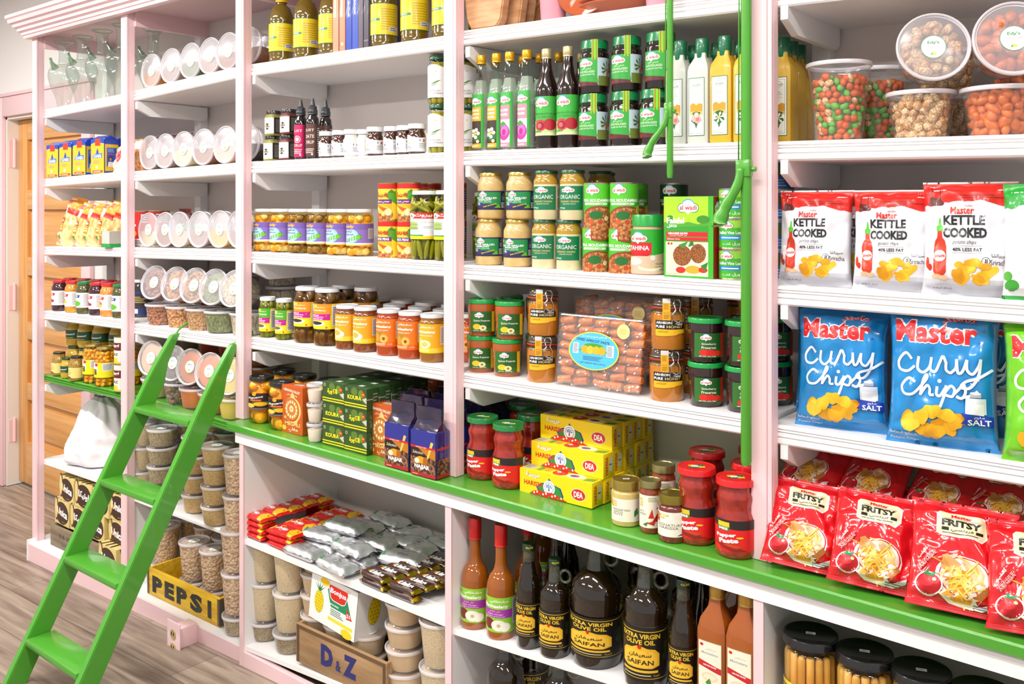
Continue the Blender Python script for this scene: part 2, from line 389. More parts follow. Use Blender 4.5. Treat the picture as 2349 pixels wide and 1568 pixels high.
# ------------------------------------------------------------------ shelving
BX = {1: (105, 277), 2: (308, 538), 3: (579, 1015), 4: (1064, 1696), 5: (1783, 2349)}
POST = {1: (74, 86), 2: (277.5, 294), 3: (540.5, 562), 4: (1018, 1045.5), 5: (1723.5, 1769)}
PX = {k: (XP(a, 0), XP(a, 0) + .047) for k, (a, b_) in POST.items()}
PX[6] = (PX[5][0] + (PX[5][0] - PX[4][0]), PX[5][0] + (PX[5][0] - PX[4][0]) + .047)
YS = .033                      # shelf fronts sit behind the posts
ROW = {('A', 1): (250, 215, 21, 23), ('A', 2): (207, 153, 27, 30), ('A', 3): (146, 81, 28, 34), ('A', 4): (69, -17, 35, 42), ('A', 5): (-28, -100, 44, 52),
       ('B', 1): (409, 393, 18, 22), ('B', 2): (392, 373, 24, 27), ('B', 3): (370, 349, 26, 34), ('B', 4): (346, 325, 34, 45), ('B', 5): (324, 307, 43, 52),
       ('C', 1): (565, 568, 20, 21), ('C', 2): (568, 572, 24, 29), ('C', 3): (577, 600, 29, 34), ('C', 4): (607, 645, 35, 46), ('C', 5): (655, 691, 47, 53),
       ('D', 1): (713, 733, 20, 22), ('D', 2): (742, 773, 24, 27), ('D', 3): (773, 840, 27, 36), ('D', 4): (855, 952, 34, 48), ('D', 5): (974, 1062, 42, 55),
       ('E', 1): (860, 899, 15, 19), ('E', 2): (906, 971, 20, 22), ('F', 1): (1054, 1112, 13, 15), ('F', 2): (1141, 1226, 9, 12)}
SH = {}
def grooves(front, z0, z1, ng=3):
    """front moulding profile in (Y,Z), top to bottom"""
    h = z1 - z0; pts = [(front + .006, z1), (front, z1 - .004)]
    for k in (.22, .36, .62)[:ng]:
        z = z1 - h * k; pts += [(front, z + .0022), (front + .0045, z), (front, z - .0022)]
    pts += [(front, z0 + .004), (front + .004, z0)]
    return pts
SU = thing('wall_shelving', 'pink framed built-in shelving with white grooved shelves along the whole wall', 'shelving')
for (r, bnum), (yl, yr, tl, tr) in ROW.items():
    xl, xr = BX[bnum]; a = P(xl, yl, YS); b2 = P(xr, yr, YS)
    x0, x1 = PX[bnum][1] - .02, PX[bnum + 1][0] + .02
    k = (b2.z - a.z) / (b2.x - a.x); za = a.z + k * (x0 - a.x); zb_ = a.z + k * (x1 - a.x)
    th = (MH(tl, xl, YS) + MH(tr, xr, YS)) / 2
    if r == 'A': th = .043
    if r in 'BCD': th = .043 if bnum > 1 else .04
    SH[(r, bnum)] = (x0, za, k)
    bm = bmesh.new()
    pr = grooves(YS, za - th, za, 3 if r != 'F' else 0)
    pr = pr + [(YW if bnum > 1 or r in 'AEF' else YW, za - th), (YW, za)]
    prism(bm, pr, x0, x1, 'x', zb_ - za)
    obj('shelf', bm, GREEN if r == 'E' else WHITE, SU)
_c0, _c1 = P(519, 968, -.06), P(2349, 1482, -.06); _kc = (_c1.z - _c0.z) / (_c1.x - _c0.x)
def ctz(X): return _c0.z + _kc * (X - _c0.x) + .001
for k, (a, b2) in PX.items():
    z0 = -.0 if k < 3 else ctz(a)
    if k < 3: z0 = fz(a) + .08
    bm = bmesh.new()
    y1 = YS + .001
    prism(bm, [(a, 0), (b2 - .012, 0), (b2 - .0105, .004), (b2 - .009, 0), (b2, 0), (b2, .008), (b2 - .003, .0095), (b2, .011), (b2, y1), (a, y1), (a, .011), (a + .003, .0095), (a, .008)], z0, 2.46, 'z')
    p_ = obj('post', bm, PINK, SU)
# back studs and side arms
ar = {r: [] for r in 'ABCD'}
for k in range(1, 7):
    xa = PX[k][0] + .008
    z0 = .05 if k < 3 else ctz(xa) + .002
    obj('back_stud', BOX(xa, xa + .045, YW - .04, YW, z0, 2.46, .002), WHITE, SU)
    for r in 'ABCD' + ('E' if k < 3 else ''):
        b_ = min(k, 5) if (r, min(k, 5)) in SH else 2
        if k == 1: b_ = 1
        x0, za, sl = SH[(r, b_)]
        z = za + sl * (PX[k][0] - x0) - .043
        if k > 1 and (r, k - 1) in SH:
            x0, za, sl = SH[(r, k - 1)]; z = min(z, za + sl * (PX[k][0] - x0) - .043)
        bm = bmesh.new(); yb = YW - .015
        prism(bm, [(YS, z), (YS, z - .03), (YS + .06, z - .058), (yb - .02, z - .058), (yb, z - .045), (yb, z)], xa + .045, xa + .062, 'x')
        obj('side_arm', bm, WHITE, SU)
    obj('top_arm', BOX(xa + .03, xa + .05, YS, YW, 2.395, 2.46), PINK, SU)
# top board and cornice
obj('top_board', BOX(PX[1][0] - .02, 2.3, -.02, YW + .05, 2.46, 2.48), M('#e3c3c6', .5), SU)
cp = [(0, 2.44), (-.028, 2.44), (-.03, 2.452), (-.036, 2.455), (-.036, 2.466), (-.05, 2.472), (-.05, 2.484), (-.064, 2.49), (-.066, 2.503), (-.08, 2.508), (-.082, 2.525), (-.09, 2.53), (-.09, 2.545), (0, 2.545)]
bm = bmesh.new(); xl0 = PX[1][0]
A_ = [bm.verts.new((xl0 + y * .9, y, z)) for y, z in cp]; B_ = [bm.verts.new((2.3, y, z)) for y, z in cp]; C_ = [bm.verts.new((xl0 + y * .9, YW + .05, z)) for y, z in cp]
n = len(cp)
for i in range(n - 1):
    bm.faces.new((A_[i], A_[i + 1], B_[i + 1], B_[i])); bm.faces.new((A_[i + 1], A_[i], C_[i], C_[i + 1]))
obj('cornice', bm, PINK, SU)
# counter
YC = -.06
cl, cr = P(519, 968, YC), P(2349, 1482, YC); ks = (cr.z - cl.z) / (cr.x - cl.x); cx1 = .9
bm = bmesh.new(); t_ = .026
prism(bm, [(YC + .004, cl.z), (YC, cl.z - .004), (YC, cl.z - t_ + .004), (YC + .004, cl.z - t_), (YW, cl.z - t_), (YW, cl.z)], cl.x, cx1, 'x', ks * (cx1 - cl.x))
SH[('E', 3)] = SH[('E', 4)] = SH[('E', 5)] = (cl.x, cl.z, ks)
ct = obj('countertop', bm, GREEN); tag(ct, 'long glossy green painted countertop running under the right-hand shelves', 'countertop')
CAB = thing('base_cabinet', 'white open base cabinet with pink edged partitions under the green countertop', 'cabinet')
fb = P(540, 1014, YC + .012).z
bm = bmesh.new(); prism(bm, [(YC + .012, cl.z - t_), (YC + .012, fb), (YC + .03, fb), (YC + .03, cl.z - t_)], cl.x + .035, cx1, 'x', ks * (cx1 - cl.x) * 1.02)
obj('fascia', bm, WHITE, CAB)
YP = -.045
PART = [(549, 558), (1021, 1035), (1728, 1751)]
PAX = [(XP(a, YP), XP(b2, YP)) for a, b2 in PART]; PAX.append((PAX[2][0] + PAX[2][0] - PAX[1][0],) * 2); PAX[3] = (PAX[3][0], PAX[3][0] + .028)
for i, (a, b2) in enumerate(PAX):
    zt_ = fb + ks * (a - cl.x) + .0
    z0 = fz(a)
    obj('partition', BOX(a, b2, YP + .006, YW, z0, zt_), WHITE, CAB)
    obj('partition_edge', BOX(a, b2, YP, YP + .006, z0, zt_), PINK, CAB)
def lowshelf(nm, i, xl, yl, xr, yr, tl, Y=YP + .008, mat=WHITE, deep=YW):
    a = P(xl, yl, Y); c = P(xr, yr, Y); k = (c.z - a.z) / (c.x - a.x); x0, x1 = PAX[i][1], PAX[i + 1][0]
    z0 = a.z + k * (x0 - a.x); t = MH(tl, xl, Y)
    bm = bmesh.new(); prism(bm, [(Y, z0), (Y, z0 - t), (deep, z0 - t), (deep, z0)], x0, x1, 'x', k * (x1 - x0)); obj(nm, bm, mat, CAB); return (x0, z0, k)
SH[('H', 3)] = lowshelf('lower_shelf', 0, 556, 1232, 1022, 1421, 13)
SH[('H', 4)] = lowshelf('lower_shelf', 1, 1036, 1441, 1437, 1568, 12)
SH[('H', 5)] = lowshelf('lower_shelf', 2, 1760, 1632, 2349, 1840, 14)
SH[('I', 3)] = lowshelf('bottom_shelf', 0, 562.7, 1481, 679, 1528, 10)
x0, z0, k0 = SH[('I', 3)]; k0 = -.02; SH[('I', 3)] = (x0, z0, SH[('I', 3)][2])
SH[('I', 4)] = lowshelf('bottom_shelf', 1, 1036, 1690, 1400, 1830, 10)
bm = bmesh.new()
zt0 = SH[('I', 3)][1] - .016
for i in range(3):
    box(bm, PAX[i][1], PAX[i + 1][0], YP, YP + .02, fz(-2.5) - .03, zt0 - .002 * i, 0, .002)
obj('toe_kick', bm, PINK, CAB)
# base of the two left bays
BP = thing('shelf_base', 'low pink skirting base with a white top under the two left bays', 'shelf base')
YB = -.03
a = P(66, 1244, YB); c = P(548, 1479, YB); k = (c.z - a.z) / (c.x - a.x)
bm = bmesh.new(); x1_ = PAX[0][0]
prism(bm, [(YB, a.z), (YB, a.z - .016), (YW, a.z - .016), (YW, a.z)], a.x, x1_, 'x', k * (x1_ - a.x)); obj('base_top', bm, WHITE, BP)
SH[('I', 1)] = SH[('I', 2)] = (a.x, a.z, k)
bm = bmesh.new()
prism(bm, [(YB - .002, a.z - .004), (YB - .002, -.02), (YB + .018, -.02), (YB + .018, a.z - .004)], a.x, x1_, 'x', k * (x1_ - a.x)); obj('base_board', bm, PINK, BP)
obj('base_end', BOX(a.x - .012, a.x, YB - .004, YW, -.02, a.z + .012), WHITE, BP)
bm = bmesh.new(); xq = PX[2][1] + .02
box(bm, PX[2][0] + .01, PX[2][1] - .01, YS, YW - .04, a.z + k * (PX[2][0] - a.x), SH[('E', 2)][1] - .02); obj('base_divider', bm, WHITE, BP)

def shz(b, r, X):
    x0, z0, k = SH[(r, b)]; return z0 + k * (X - x0)
def put(proto, x, b, r, Y, label, cat, group=None, dz=0, yaw=0, tilt=0, scale=None, roll=0):
    X = XP(x, Y); return stamp(proto, (X, Y, shz(b, r, X) + dz), (tilt, roll, yaw), label, cat, group, scale)
# ------------------------------------------------------------------ lights: ceiling fluorescents
w = bpy.data.worlds.new('room_light'); SC.world = w; w.use_nodes = True
w.node_tree.nodes['Background'].inputs[0].default_value = (1, .985, .97, 1); w.node_tree.nodes['Background'].inputs[1].default_value = .5
EM = bpy.data.materials.new('lamp_tube'); EM.use_nodes = True; e_ = bsdf(EM); e_.inputs['Emission Color'].default_value = (1, .98, .95, 1); e_.inputs['Emission Strength'].default_value = 14
for i, (lx, ly) in enumerate([(-5.2, -1.25), (-3.0, -1.25), (-.8, -1.25), (-4.1, -3.0), (-1.4, -3.0), (1.2, -1.6)]):
    t = thing('ceiling_lamp', ('fluorescent ceiling lamp over the aisle, %s' % ['at the door end', 'in the middle', 'at the counter end', 'far row by the door', 'far row over the camera', 'beyond the last bay'][i]), 'lamp', 'fluorescent ceiling lamps', (lx, ly, 2.93))
    obj('housing', BOX(-.65, .65, -.08, .08, .02, .07), M('#f5f5f5', .5), t)
    for s in (-.04, .04):
        bm = bmesh.new(); tube(bm, [(-.6, s, 0), (.6, s, 0)], .014, 10); obj('tube', bm, EM, t, True)
    L = bpy.data.lights.new('ceiling_light', 'AREA'); L.shape = 'RECTANGLE'; L.size = 1.25; L.size_y = .14; L.energy = [46, 36, 30, 40, 34, 24][i]; L.color = (1, .975, .94)
    lo = link(bpy.data.objects.new('ceiling_light', L)); lo.location = (lx, ly, 2.905)
# ------------------------------------------------------------------ ladder
LD = thing('ladder', 'green painted wooden step ladder leaning on the shelves', 'ladder', loc=(-3.02, -.45, 0))
lx0, lx1 = -3.2, -2.84
def ly_at(z): return -.165 + (z - .922) * .535
def stile(xa, nm):
    bm = bmesh.new(); w2 = .078
    zb_ = .02
    pts = [(ly_at(zb_), zb_), (ly_at(1.0), 1.0), (ly_at(1.06) + .004, 1.06), (ly_at(1.165) + .018, 1.165), (ly_at(1.165) + .05, 1.172), (ly_at(1.06) + .055, 1.06), (ly_at(.99) + .078, .985), (ly_at(.93) + .078, .93), (ly_at(zb_) + w2, zb_)]
    prism(bm, [(a_ + .45, b_) for a_, b_ in pts], xa + 3.02, xa + 3.02 + .028, 'x')
    bmesh.ops.recalc_face_normals(bm, faces=bm.faces); bmesh.ops.bevel(bm, geom=bm.edges[:], offset=.003, segments=2, affect='EDGES')
    return obj(nm, bm, GREEN, LD, 'auto')
for xa in (lx0 - .028, lx1):
    stile(xa, 'rail')
    bm = bmesh.new(); xm = xa + 3.02 + .014; y0 = ly_at(1.165) + .45 + .035
    tube(bm, spline([(xm, y0, 1.15), (xm, y0 + .01, 1.178), (xm, y0 + .05, 1.205), (xm, y0 + .065, 1.212), (xm, y0 + .075, 1.2), (xm, y0 + .075, 1.19)], 4), .004, 8); obj('hook', bm, GREEN, LD, True)
for i in range(4):
    z = .922 - .2385 * i; y = ly_at(z) + .45
    bm = BOX(lx0 + 3.02, lx1 + 3.02, y - .008, y + .09, z - .022, z, .003); obj('tread', bm, GREEN, LD, 'auto')
# ------------------------------------------------------------------ outlet
po = P(437, 1447, -.1)
OB = thing('power_outlet', 'pink painted surface-mounted power outlet box on the skirting base', 'outlet', loc=(XP(436, -.045), -.047, P(412, 1458, -.08).z))
obj('box', BOX(-.03, .03, -.06, .016, -.045, .045, .006), PINK, OB, 'auto')
obj('cover_plate', BOX(-.042, .042, -.065, -.06, -.07, .066, .002), PINK, OB, 'auto')
for s in (.022, -.026):
    bm = bmesh.new(); lathe(bm, [(0, 0), (.017, 0), (.017, .003), (0, .003)], 20); bmesh.ops.rotate(bm, verts=bm.verts, matrix=Matrix.Rotation(PI / 2, 3, 'X')); bmesh.ops.translate(bm, verts=bm.verts, vec=(0, -.065, s))
    so = obj('socket', bm, M('#b9a36a', .4), OB, 'auto')
    bm = bmesh.new(); box(bm, -.008, -.005, -.0695, -.068, s - .004, s + .008); box(bm, .005, .008, -.0695, -.068, s - .004, s + .008); obj('slot', bm, M('#2b2622', .6), so)
# ------------------------------------------------------------------ product builders
W_ = '#ffffff'
PR = {'std': [(0, .012), (.5, .008), (.86, 0), (.97, .03), (1, .08), (1, .74), (.97, .8), (.86, .86), (.82, .885), (.82, .93)],
      'straight': [(0, .01), (.9, 0), (.98, .02), (1, .05), (1, .82), (.97, .86), (.9, .885), (.9, .93)],
      'tulip': [(0, .01), (.82, 0), (.86, .03), (.89, .3), (.95, .7), (.97, .83), (.95, .88), (.95, .93)],
      'waist': [(0, .01), (.88, 0), (.97, .03), (1, .08), (1, .47), (.97, .52), (.88, .58), (.855, .64), (.89, .71), (.93, .76), (.92, .8), (.84, .85), (.82, .87), (.82, .93)],
      'round': [(0, .01), (.7, 0), (.9, .04), (1, .16), (1, .6), (.95, .72), (.85, .8), (.8, .84), (.8, .93)],
      'hex': [(0, .01), (.95, 0), (1, .03), (1, .8), (.9, .86), (.85, .88), (.85, .93)]}
def LIDM(c): return M(c, .28, .5)
GL = GLASS('#f4fbf7', .12)
def add_lid(parent, h, r, lidh, lr, mat, name='lid', knurl=0, top=None, sticker=None):
    zb, zt = h * (1 - lidh), h; R = r * lr; bm = bmesh.new(); e = min(.003, lidh * h * .25)
    lathe(bm, [(R * .96, zb), (R * 1.01, zb + e * .4), (R * 1.01, zb + e), (R, zb + e * 1.6), (R, zt - e), (R * .97, zt), (R * .9, zt), (R * .86, zt - e * .5), (0, zt - e * .5)], 40 if knurl else 32)
    if knurl:
        for v in bm.verts:
            if zb + e < v.co.z < zt - e * .2 and abs(math.hypot(v.co.x, v.co.y) - R) < R * .02:
                a = math.atan2(v.co.y, v.co.x); k = 1 + knurl * (1 if int(round(a / (2 * PI) * 40)) % 2 else -1); v.co.x *= k; v.co.y *= k
    o = obj(name, bm, mat, parent, 'auto')
    if sticker:
        art_mesh('price_sticker', sticker[0], sticker[1], sticker[2], S_top(zt - e * .5, *(sticker[3] if len(sticker) > 3 else (0, 0))), o)
    return o
PRICE = (.016, .009, [('r', 0, 0, 1, 1, '#e8e6e0'), ('l', .15, .25, .85, .75, 2, '#444444')])
def jar(name, h, r, body, lid='#ffffff', lidh=.12, lr=.9, prof='std', labels=(), head=None, fill=1, seg=28, sq=None, knurl=0, glass=False, fillf=None, sticker=None, lidmat=None, bodyname='glass_body'):
    t = thing(name)
    pts = [(a * r, b * h * (1 - lidh) / .93) for a, b in PR[prof]]
    if seg > 12 and not sq: pts = pts
    bm = bmesh.new()
    if glass:
        lathe(bm, pts, seg, sq=sq); obj(bodyname, bm, GL if glass is True else glass, t, 'auto')
        if fillf: fillf(t, r, h)
    elif head:
        zf = fill * h; P2 = []
        for i, p in enumerate(pts):
            if i and pts[i - 1][1] < zf < p[1]:
                k = (zf - pts[i - 1][1]) / (p[1] - pts[i - 1][1]); P2.append((pts[i - 1][0] + k * (p[0] - pts[i - 1][0]), zf))
            P2.append(p)
        lathe(bm, P2, seg, mis=[0 if P2[i][1] < zf - 1e-6 else 1 for i in range(len(P2) - 1)], sq=sq); obj(bodyname, bm, [body, head], t, 'auto')
    else:
        lathe(bm, pts, seg, sq=sq); obj(bodyname, bm, body, t, 'auto')
    if lid: add_lid(t, h, r, lidh, lr, lidmat or LIDM(lid), knurl=knurl, sticker=sticker)
    for lb in labels:
        z0, z1, ang, art = lb[:4]; a0 = lb[4] if len(lb) > 4 else 0; Wd = r * math.radians(ang); Hd = (z1 - z0) * h
        if sq: art_mesh('label', Wd, Hd, art, S_sq(r * 1.002, (z0 + z1) / 2 * h, sq, a0), t, du=r * .2)
        else: art_mesh('label', Wd, Hd, art, S_cyl(r * 1.004, (z0 + z1) / 2 * h, a0), t, du=r * .2)
    return t
def balls(mat, size, n, r, h0, h1, seed=1, asp=(1, 1, 1), sub=2, rough=.1, shell=.9, mats=None, upright=False):
    """lumps packed against the inside of the wall, plus a filling core"""
    def f(t, R, H):
        rnd = random.Random(seed); bm = bmesh.new(); r_ = R * r; s = R * size; z = H * h0 + s * asp[2] * .8; k = 0
        while z < H * h1:
            m = max(3, int(2 * PI * (r_ - s) / (s * asp[0] * 1.75)))
            a00 = rnd.uniform(0, 6)
            for i in range(m):
                a = a00 + 2 * PI * i / m + rnd.uniform(-.12, .12); rr = r_ - s * rnd.uniform(.95, 1.15)
                rot = RZ(a) if upright else rrot(rnd)
                q = rnd.uniform(.88, 1.1)
                blob(bm, (rr * math.cos(a), rr * math.sin(a), z + rnd.uniform(-.15, .15) * s), (s * asp[0] * q, s * asp[1] * q, s * asp[2] * q), rot, sub, rnd.randrange(len(mats)) if mats else 0, rough, rnd.random() * 50)
            z += s * asp[2] * 1.6
        lathe(bm, [(0, H * h0), (r_ * .72, H * h0), (r_ * .72, H * h1), (0, H * h1)], 14, 0)
        o = obj('contents', bm, mats or mat, t, 'keep'); return o
    return f
def multi(*fs):
    def f(t, R, H):
        for g in fs: g(t, R, H)
    return f
def tin(name, h, r, base, labels=(), rim='#cfc6a8', ring=True):
    t = thing(name); bm = bmesh.new()
    lathe(bm, [(0, .002), (r * .93, .002), (r * .95, 0), (r, 0), (r, .004), (r * .985, .005), (r * .985, h - .005), (r, h - .004), (r, h), (r * .95, h), (r * .93, h - .004), (r * .7, h - .004), (r * .68, h - .0055), (0, h - .0055)], 32,
          mis=[1, 1, 1, 1, 1, 0, 1, 1, 1, 1, 1, 1, 1]); obj('can_body', bm, [base if not isinstance(base, str) else M(base, .35, .3), M(rim, .3, 0, .9)], t, 'auto')
    if ring:
        bm = bmesh.new(); tube(bm, [(.011 * math.cos(a), .012 + .013 * math.sin(a), h - .002) for a in [i * PI / 6 for i in range(12)]], .0014, 6, closed=True); obj('pull_ring', bm, M('#cfcfcf', .3, 0, .9), t, True)
    for z0, z1, ang, art, *a0 in labels:
        art_mesh('label', r * math.radians(ang), (z1 - z0) * h, art, S_cyl(r * .987, (z0 + z1) / 2 * h, a0[0] if a0 else 0), t, du=r * .2)
    return t
def carton(name, w, d, h, col, front=None, side=None, top=None, bev=.0015, rough=.42):
    t = thing(name); obj('carton', BOX(-w / 2, w / 2, -d / 2, d / 2, 0, h, bev), col if not isinstance(col, str) else M(col, rough, .1), t, 'auto')
    if front: art_mesh('front_print', w * .995, h * .99, front, S_front(-d / 2, h / 2), t)
    if side: art_mesh('side_print', d * .99, h * .99, side, S_side(w / 2, h / 2), t)
    if top: art_mesh('top_print', w * .99, d * .99, top, S_top(h), t)
    return t
def bag_fn(w, h, T, seal=.018, seed=0, wr=.004, waist=.06, flat=False):
    def B(u, v, off, back=False):
        un, vn = max(-1, min(1, u / (w / 2))), max(-1, min(1, v / (h / 2)))
        vs = min(1, max(0, (h / 2 - abs(v)) / seal - .6)) if seal else 1
        q = max(0, 1 - abs(un) ** 2.6) ** .6 * (max(0, 1 - abs(vn) ** 4.0) ** .7)
        th = T / 2 * q * min(1, vs * .7 + .3 * (vs > .99))
        n1 = noise.noise(Vector((un * 1.6 + seed, vn * 1.9, seed * 1.7))); n2 = noise.noise(Vector((un * 3.6 - seed, vn * 3.1 + seed, 2.2)))
        fold = (1 - abs(n1) * 5) if abs(n1) < .2 else 0
        edge = 1 - .75 * max(0, 1 - abs(un)) ** .6
        dy = wr * (n2 * 1.1 + fold * .55 * edge) * (1 if vs > .2 else .25) * min(1, 4 * (1 - abs(un)) + .25)
        x = u * (1 - waist * (1 - abs(vn) ** 3))
        y = (th + dy) if back else (-th + dy)
        if abs(un) > .999: y = dy
        return Vector((x, y + (off if back else -off), v + h / 2))
    return B
def bag(name, w, h, T, mat, art, seal=.018, seed=0, wr=.004, waist=.06, backmat=None, n=(44, 56), sealmat=None, parts=()):
    t = thing(name); B = bag_fn(w, h, T, seal, seed, wr, waist); bm = bmesh.new(); nu, nv = n
    def grid(back, mi):
        V = [[bm.verts.new(B(-w / 2 + w * i / nu, -h / 2 + h * j / nv, 0, back)) for i in range(nu + 1)] for j in range(nv + 1)]
        for j in range(nv):
            for i in range(nu):
                q = (V[j][i], V[j][i + 1], V[j + 1][i + 1], V[j + 1][i])
                f = bm.faces.new(q if not back else q[::-1]); f.material_index = mi
                if h / 2 - abs(-h / 2 + h * (j + .5) / nv) < seal * .6 and sealmat: f.material_index = 2
    grid(False, 0); grid(True, 1)
    bmesh.ops.remove_doubles(bm, verts=bm.verts, dist=1e-5)
    o = obj('pouch', bm, [mat, backmat or mat, sealmat or mat], t, 'keep')
    for p in o.data.polygons: p.use_smooth = True
    if art:
        a = art_mesh('front_label', w, h, art, lambda u, v, hh: B(u, v, hh), t, du=w / nu, dv=h / nv, lift=.0007, step=.0003)
    return t
def wrap_mat(c, rough=.22, coat=.6): return M(c, rough, coat)

PLAST = GLASS('#ffffff', .08, .055, '#f8f5f8', .12)     # clear deli plastic
PLAST2 = GLASS('#fbfafc', .10, .24, '#efecf3', .2)     # milky lid plastic
RIMM = GLASS('#ffffff', .2, .62, '#f4f1f8', .2)
EDYS = [('e', .5, .5, .5, .5, '#2f8a57', 28), ('e', .5, .5, .478, .478, '#fbfaf8', 28), ('t', "Edy's", .5, .68, .46, .17, '#2f8a4a', .03), ('t', 'grocer', .5, .49, .66, .15, '#f6c3c9', .04), ('t', 'Naturally Lebanese', .5, .36, .5, .045, '#2f8a4a'), ('e', .53, .2, .09, .065, '#f1dd2c', 14), ('p', [(.37, .14), (.42, .24), (.47, .26), (.45, .15)], '#3b9a58')]
EDYS2 = [('e', .5, .5, .5, .5, '#cfe3d2', 20), ('e', .5, .5, .47, .47, '#fbfaf8', 20), ('t', "Edy's", .5, .66, .5, .18, '#4f9a68', .03), ('t', 'grocer', .5, .47, .66, .14, '#f3cfd2', .04), ('e', .53, .23, .09, .09, '#ecd93a', 12), ('p', [(.37, .17), (.42, .27), (.47, .29), (.45, .18)], '#3b9a58')]
def grain(c1, c2, size, c3=None, rough=.65, bump=.9): return MIXC(c1, c2, 1 / size, 'cells', rough, 0, bump, (1, 1, 1), .15, .85, size * .5, c3)
def tub(name, h, rt, mat, fill=.85, taper=.8, lid=True, fillf=None, sticker=True, sh=.006, clear=PLAST, lidm=PLAST2, big=False, srad=.34, soff=(0, 0)):
    """round deli tub: tapered cup, contents, rimmed lid with a round sticker"""
    t = thing(name); rb = rt * taper; bm = bmesh.new(); z1 = h - .006
    def R(z): return rb + (rt - rb) * min(1, z / z1)
    lathe(bm, [(0, .004), (rb * .9, .003), (rb * .97, .0), (R(.004), .005), (R(h * .5), h * .5), (R(z1 - .016), z1 - .016), (R(z1 - .014) * 1.012, z1 - .014), (rt * 1.012, z1)], 36)
    obj('cup', bm, clear, t, 'auto')
    if fillf: fillf(t, rt, h)
    elif mat is not None:
        zf = h * fill; bm = bmesh.new(); lathe(bm, [(0, .005), (rb * .93, .005), (R(.01) * .975, .01), (R(zf) * .975, zf - .003), (R(zf) * .93, zf), (0, zf + .002)], 32); o = obj('contents', bm, mat, t, 'auto'); o['kind'] = 'stuff'
    if lid:
        bm = bmesh.new(); e = .0045; lr = rt * 1.055
        lathe(bm, [(rt * 1.0, h - .010), (lr, h - .009), (lr * 1.012, h - .005), (lr, h - .0008), (lr * .975, h), (lr * .945, h - .001), (lr * .925, h - e), (lr * .9, h - e - .0005), (lr * .88, h - e), (0, h - e + .0005)], 44, mis=[1, 1, 1, 1, 1, 1, 1, 0, 0])
        L = obj('lid', bm, [lidm, RIMM], t, 'auto')
        if sticker:
            art_mesh('sticker', rt * 2 * srad, rt * 2 * srad, EDYS if big else EDYS2, S_top(h - e + .0008, *soff), L)
    return t
def bottle(name, prof, mats, bands=None, cap=None, labels=(), sq=None, seg=26, inner=None, extra=None):
    """prof in metres (r,z); cap=(z0,z1,r,mat)"""
    t = thing(name); bm = bmesh.new(); (NOY.add(t.name) if sq else 0); lathe(bm, prof, seg, mis=bands, sq=sq); obj('bottle_body', bm, mats, t, 'auto')
    if inner: bm = bmesh.new(); lathe(bm, inner[0], seg, sq=sq); obj('contents', bm, inner[1], t, 'auto')
    if cap:
        z0, z1, cr_, cm = cap[:4]; bm = bmesh.new()
        lathe(bm, [(cr_, z0), (cr_, z0 + .003), (cr_ * .97, z0 + .004), (cr_, z0 + .005), (cr_, z1 - .002), (cr_ * .93, z1), (0, z1)], 24); obj('cap', bm, cm, t, 'auto')
    for z0, z1, r_, ang, art, *a0 in labels:
        aa = a0[0] if a0 else 0
        S = S_sq(r_, (z0 + z1) / 2, sq, aa) if sq else S_cyl(r_, (z0 + z1) / 2, aa)
        art_mesh('label', r_ * math.radians(ang), z1 - z0, art, S, t, du=r_ * .2)
    if extra: extra(t)
    return t
NOY = set()
def cxl(xl, r, Y):
    x = xl
    for _ in range(6): x = xl + r * SPX(x, Y) * math.sqrt(1 + ((x - CX) / FPX) ** 2)
    return x
def putl(proto, xl, r, b, row, label, cat, group=None, Y=None, **k):
    """place a round thing by its left edge, front against the shelf edge unless Y is given"""
    Y = YS + .012 + r if Y is None else Y
    if proto.name not in NOY and 'yaw' not in k: k['yaw'] = .7
    return put(proto, cxl(xl, r, Y), b, row, Y, label, cat, group, **k)
def aw(x, y, w, h, sub=True):
    return [('e', x, y + h * .12, w * .3, h * .5, '#3a9fd8'), ('e', x - w * .27, y - h * .05, w * .23, h * .36, '#2f9a48'), ('e', x + w * .27, y - h * .05, w * .23, h * .36, '#2f9a48'),
            ('e', x, y + h * .1, w * .27, h * .43, W_), ('e', x - w * .25, y - h * .05, w * .21, h * .3, W_), ('e', x + w * .25, y - h * .05, w * .21, h * .3, W_), ('r', x - w * .3, y - h * .33, x + w * .3, y, W_),
            ('p', [(x - w * .12, y - h * .3), (x, y - h * .55), (x + w * .12, y - h * .3)], W_), ('t', 'al wadi', x, y - h * .02, w * .8, h * .36, '#d3222b', .025)]
ORD = ['first', 'second', 'third', 'fourth', 'fifth', 'sixth', 'seventh', 'eighth', 'ninth', 'tenth', 'eleventh', 'twelfth']
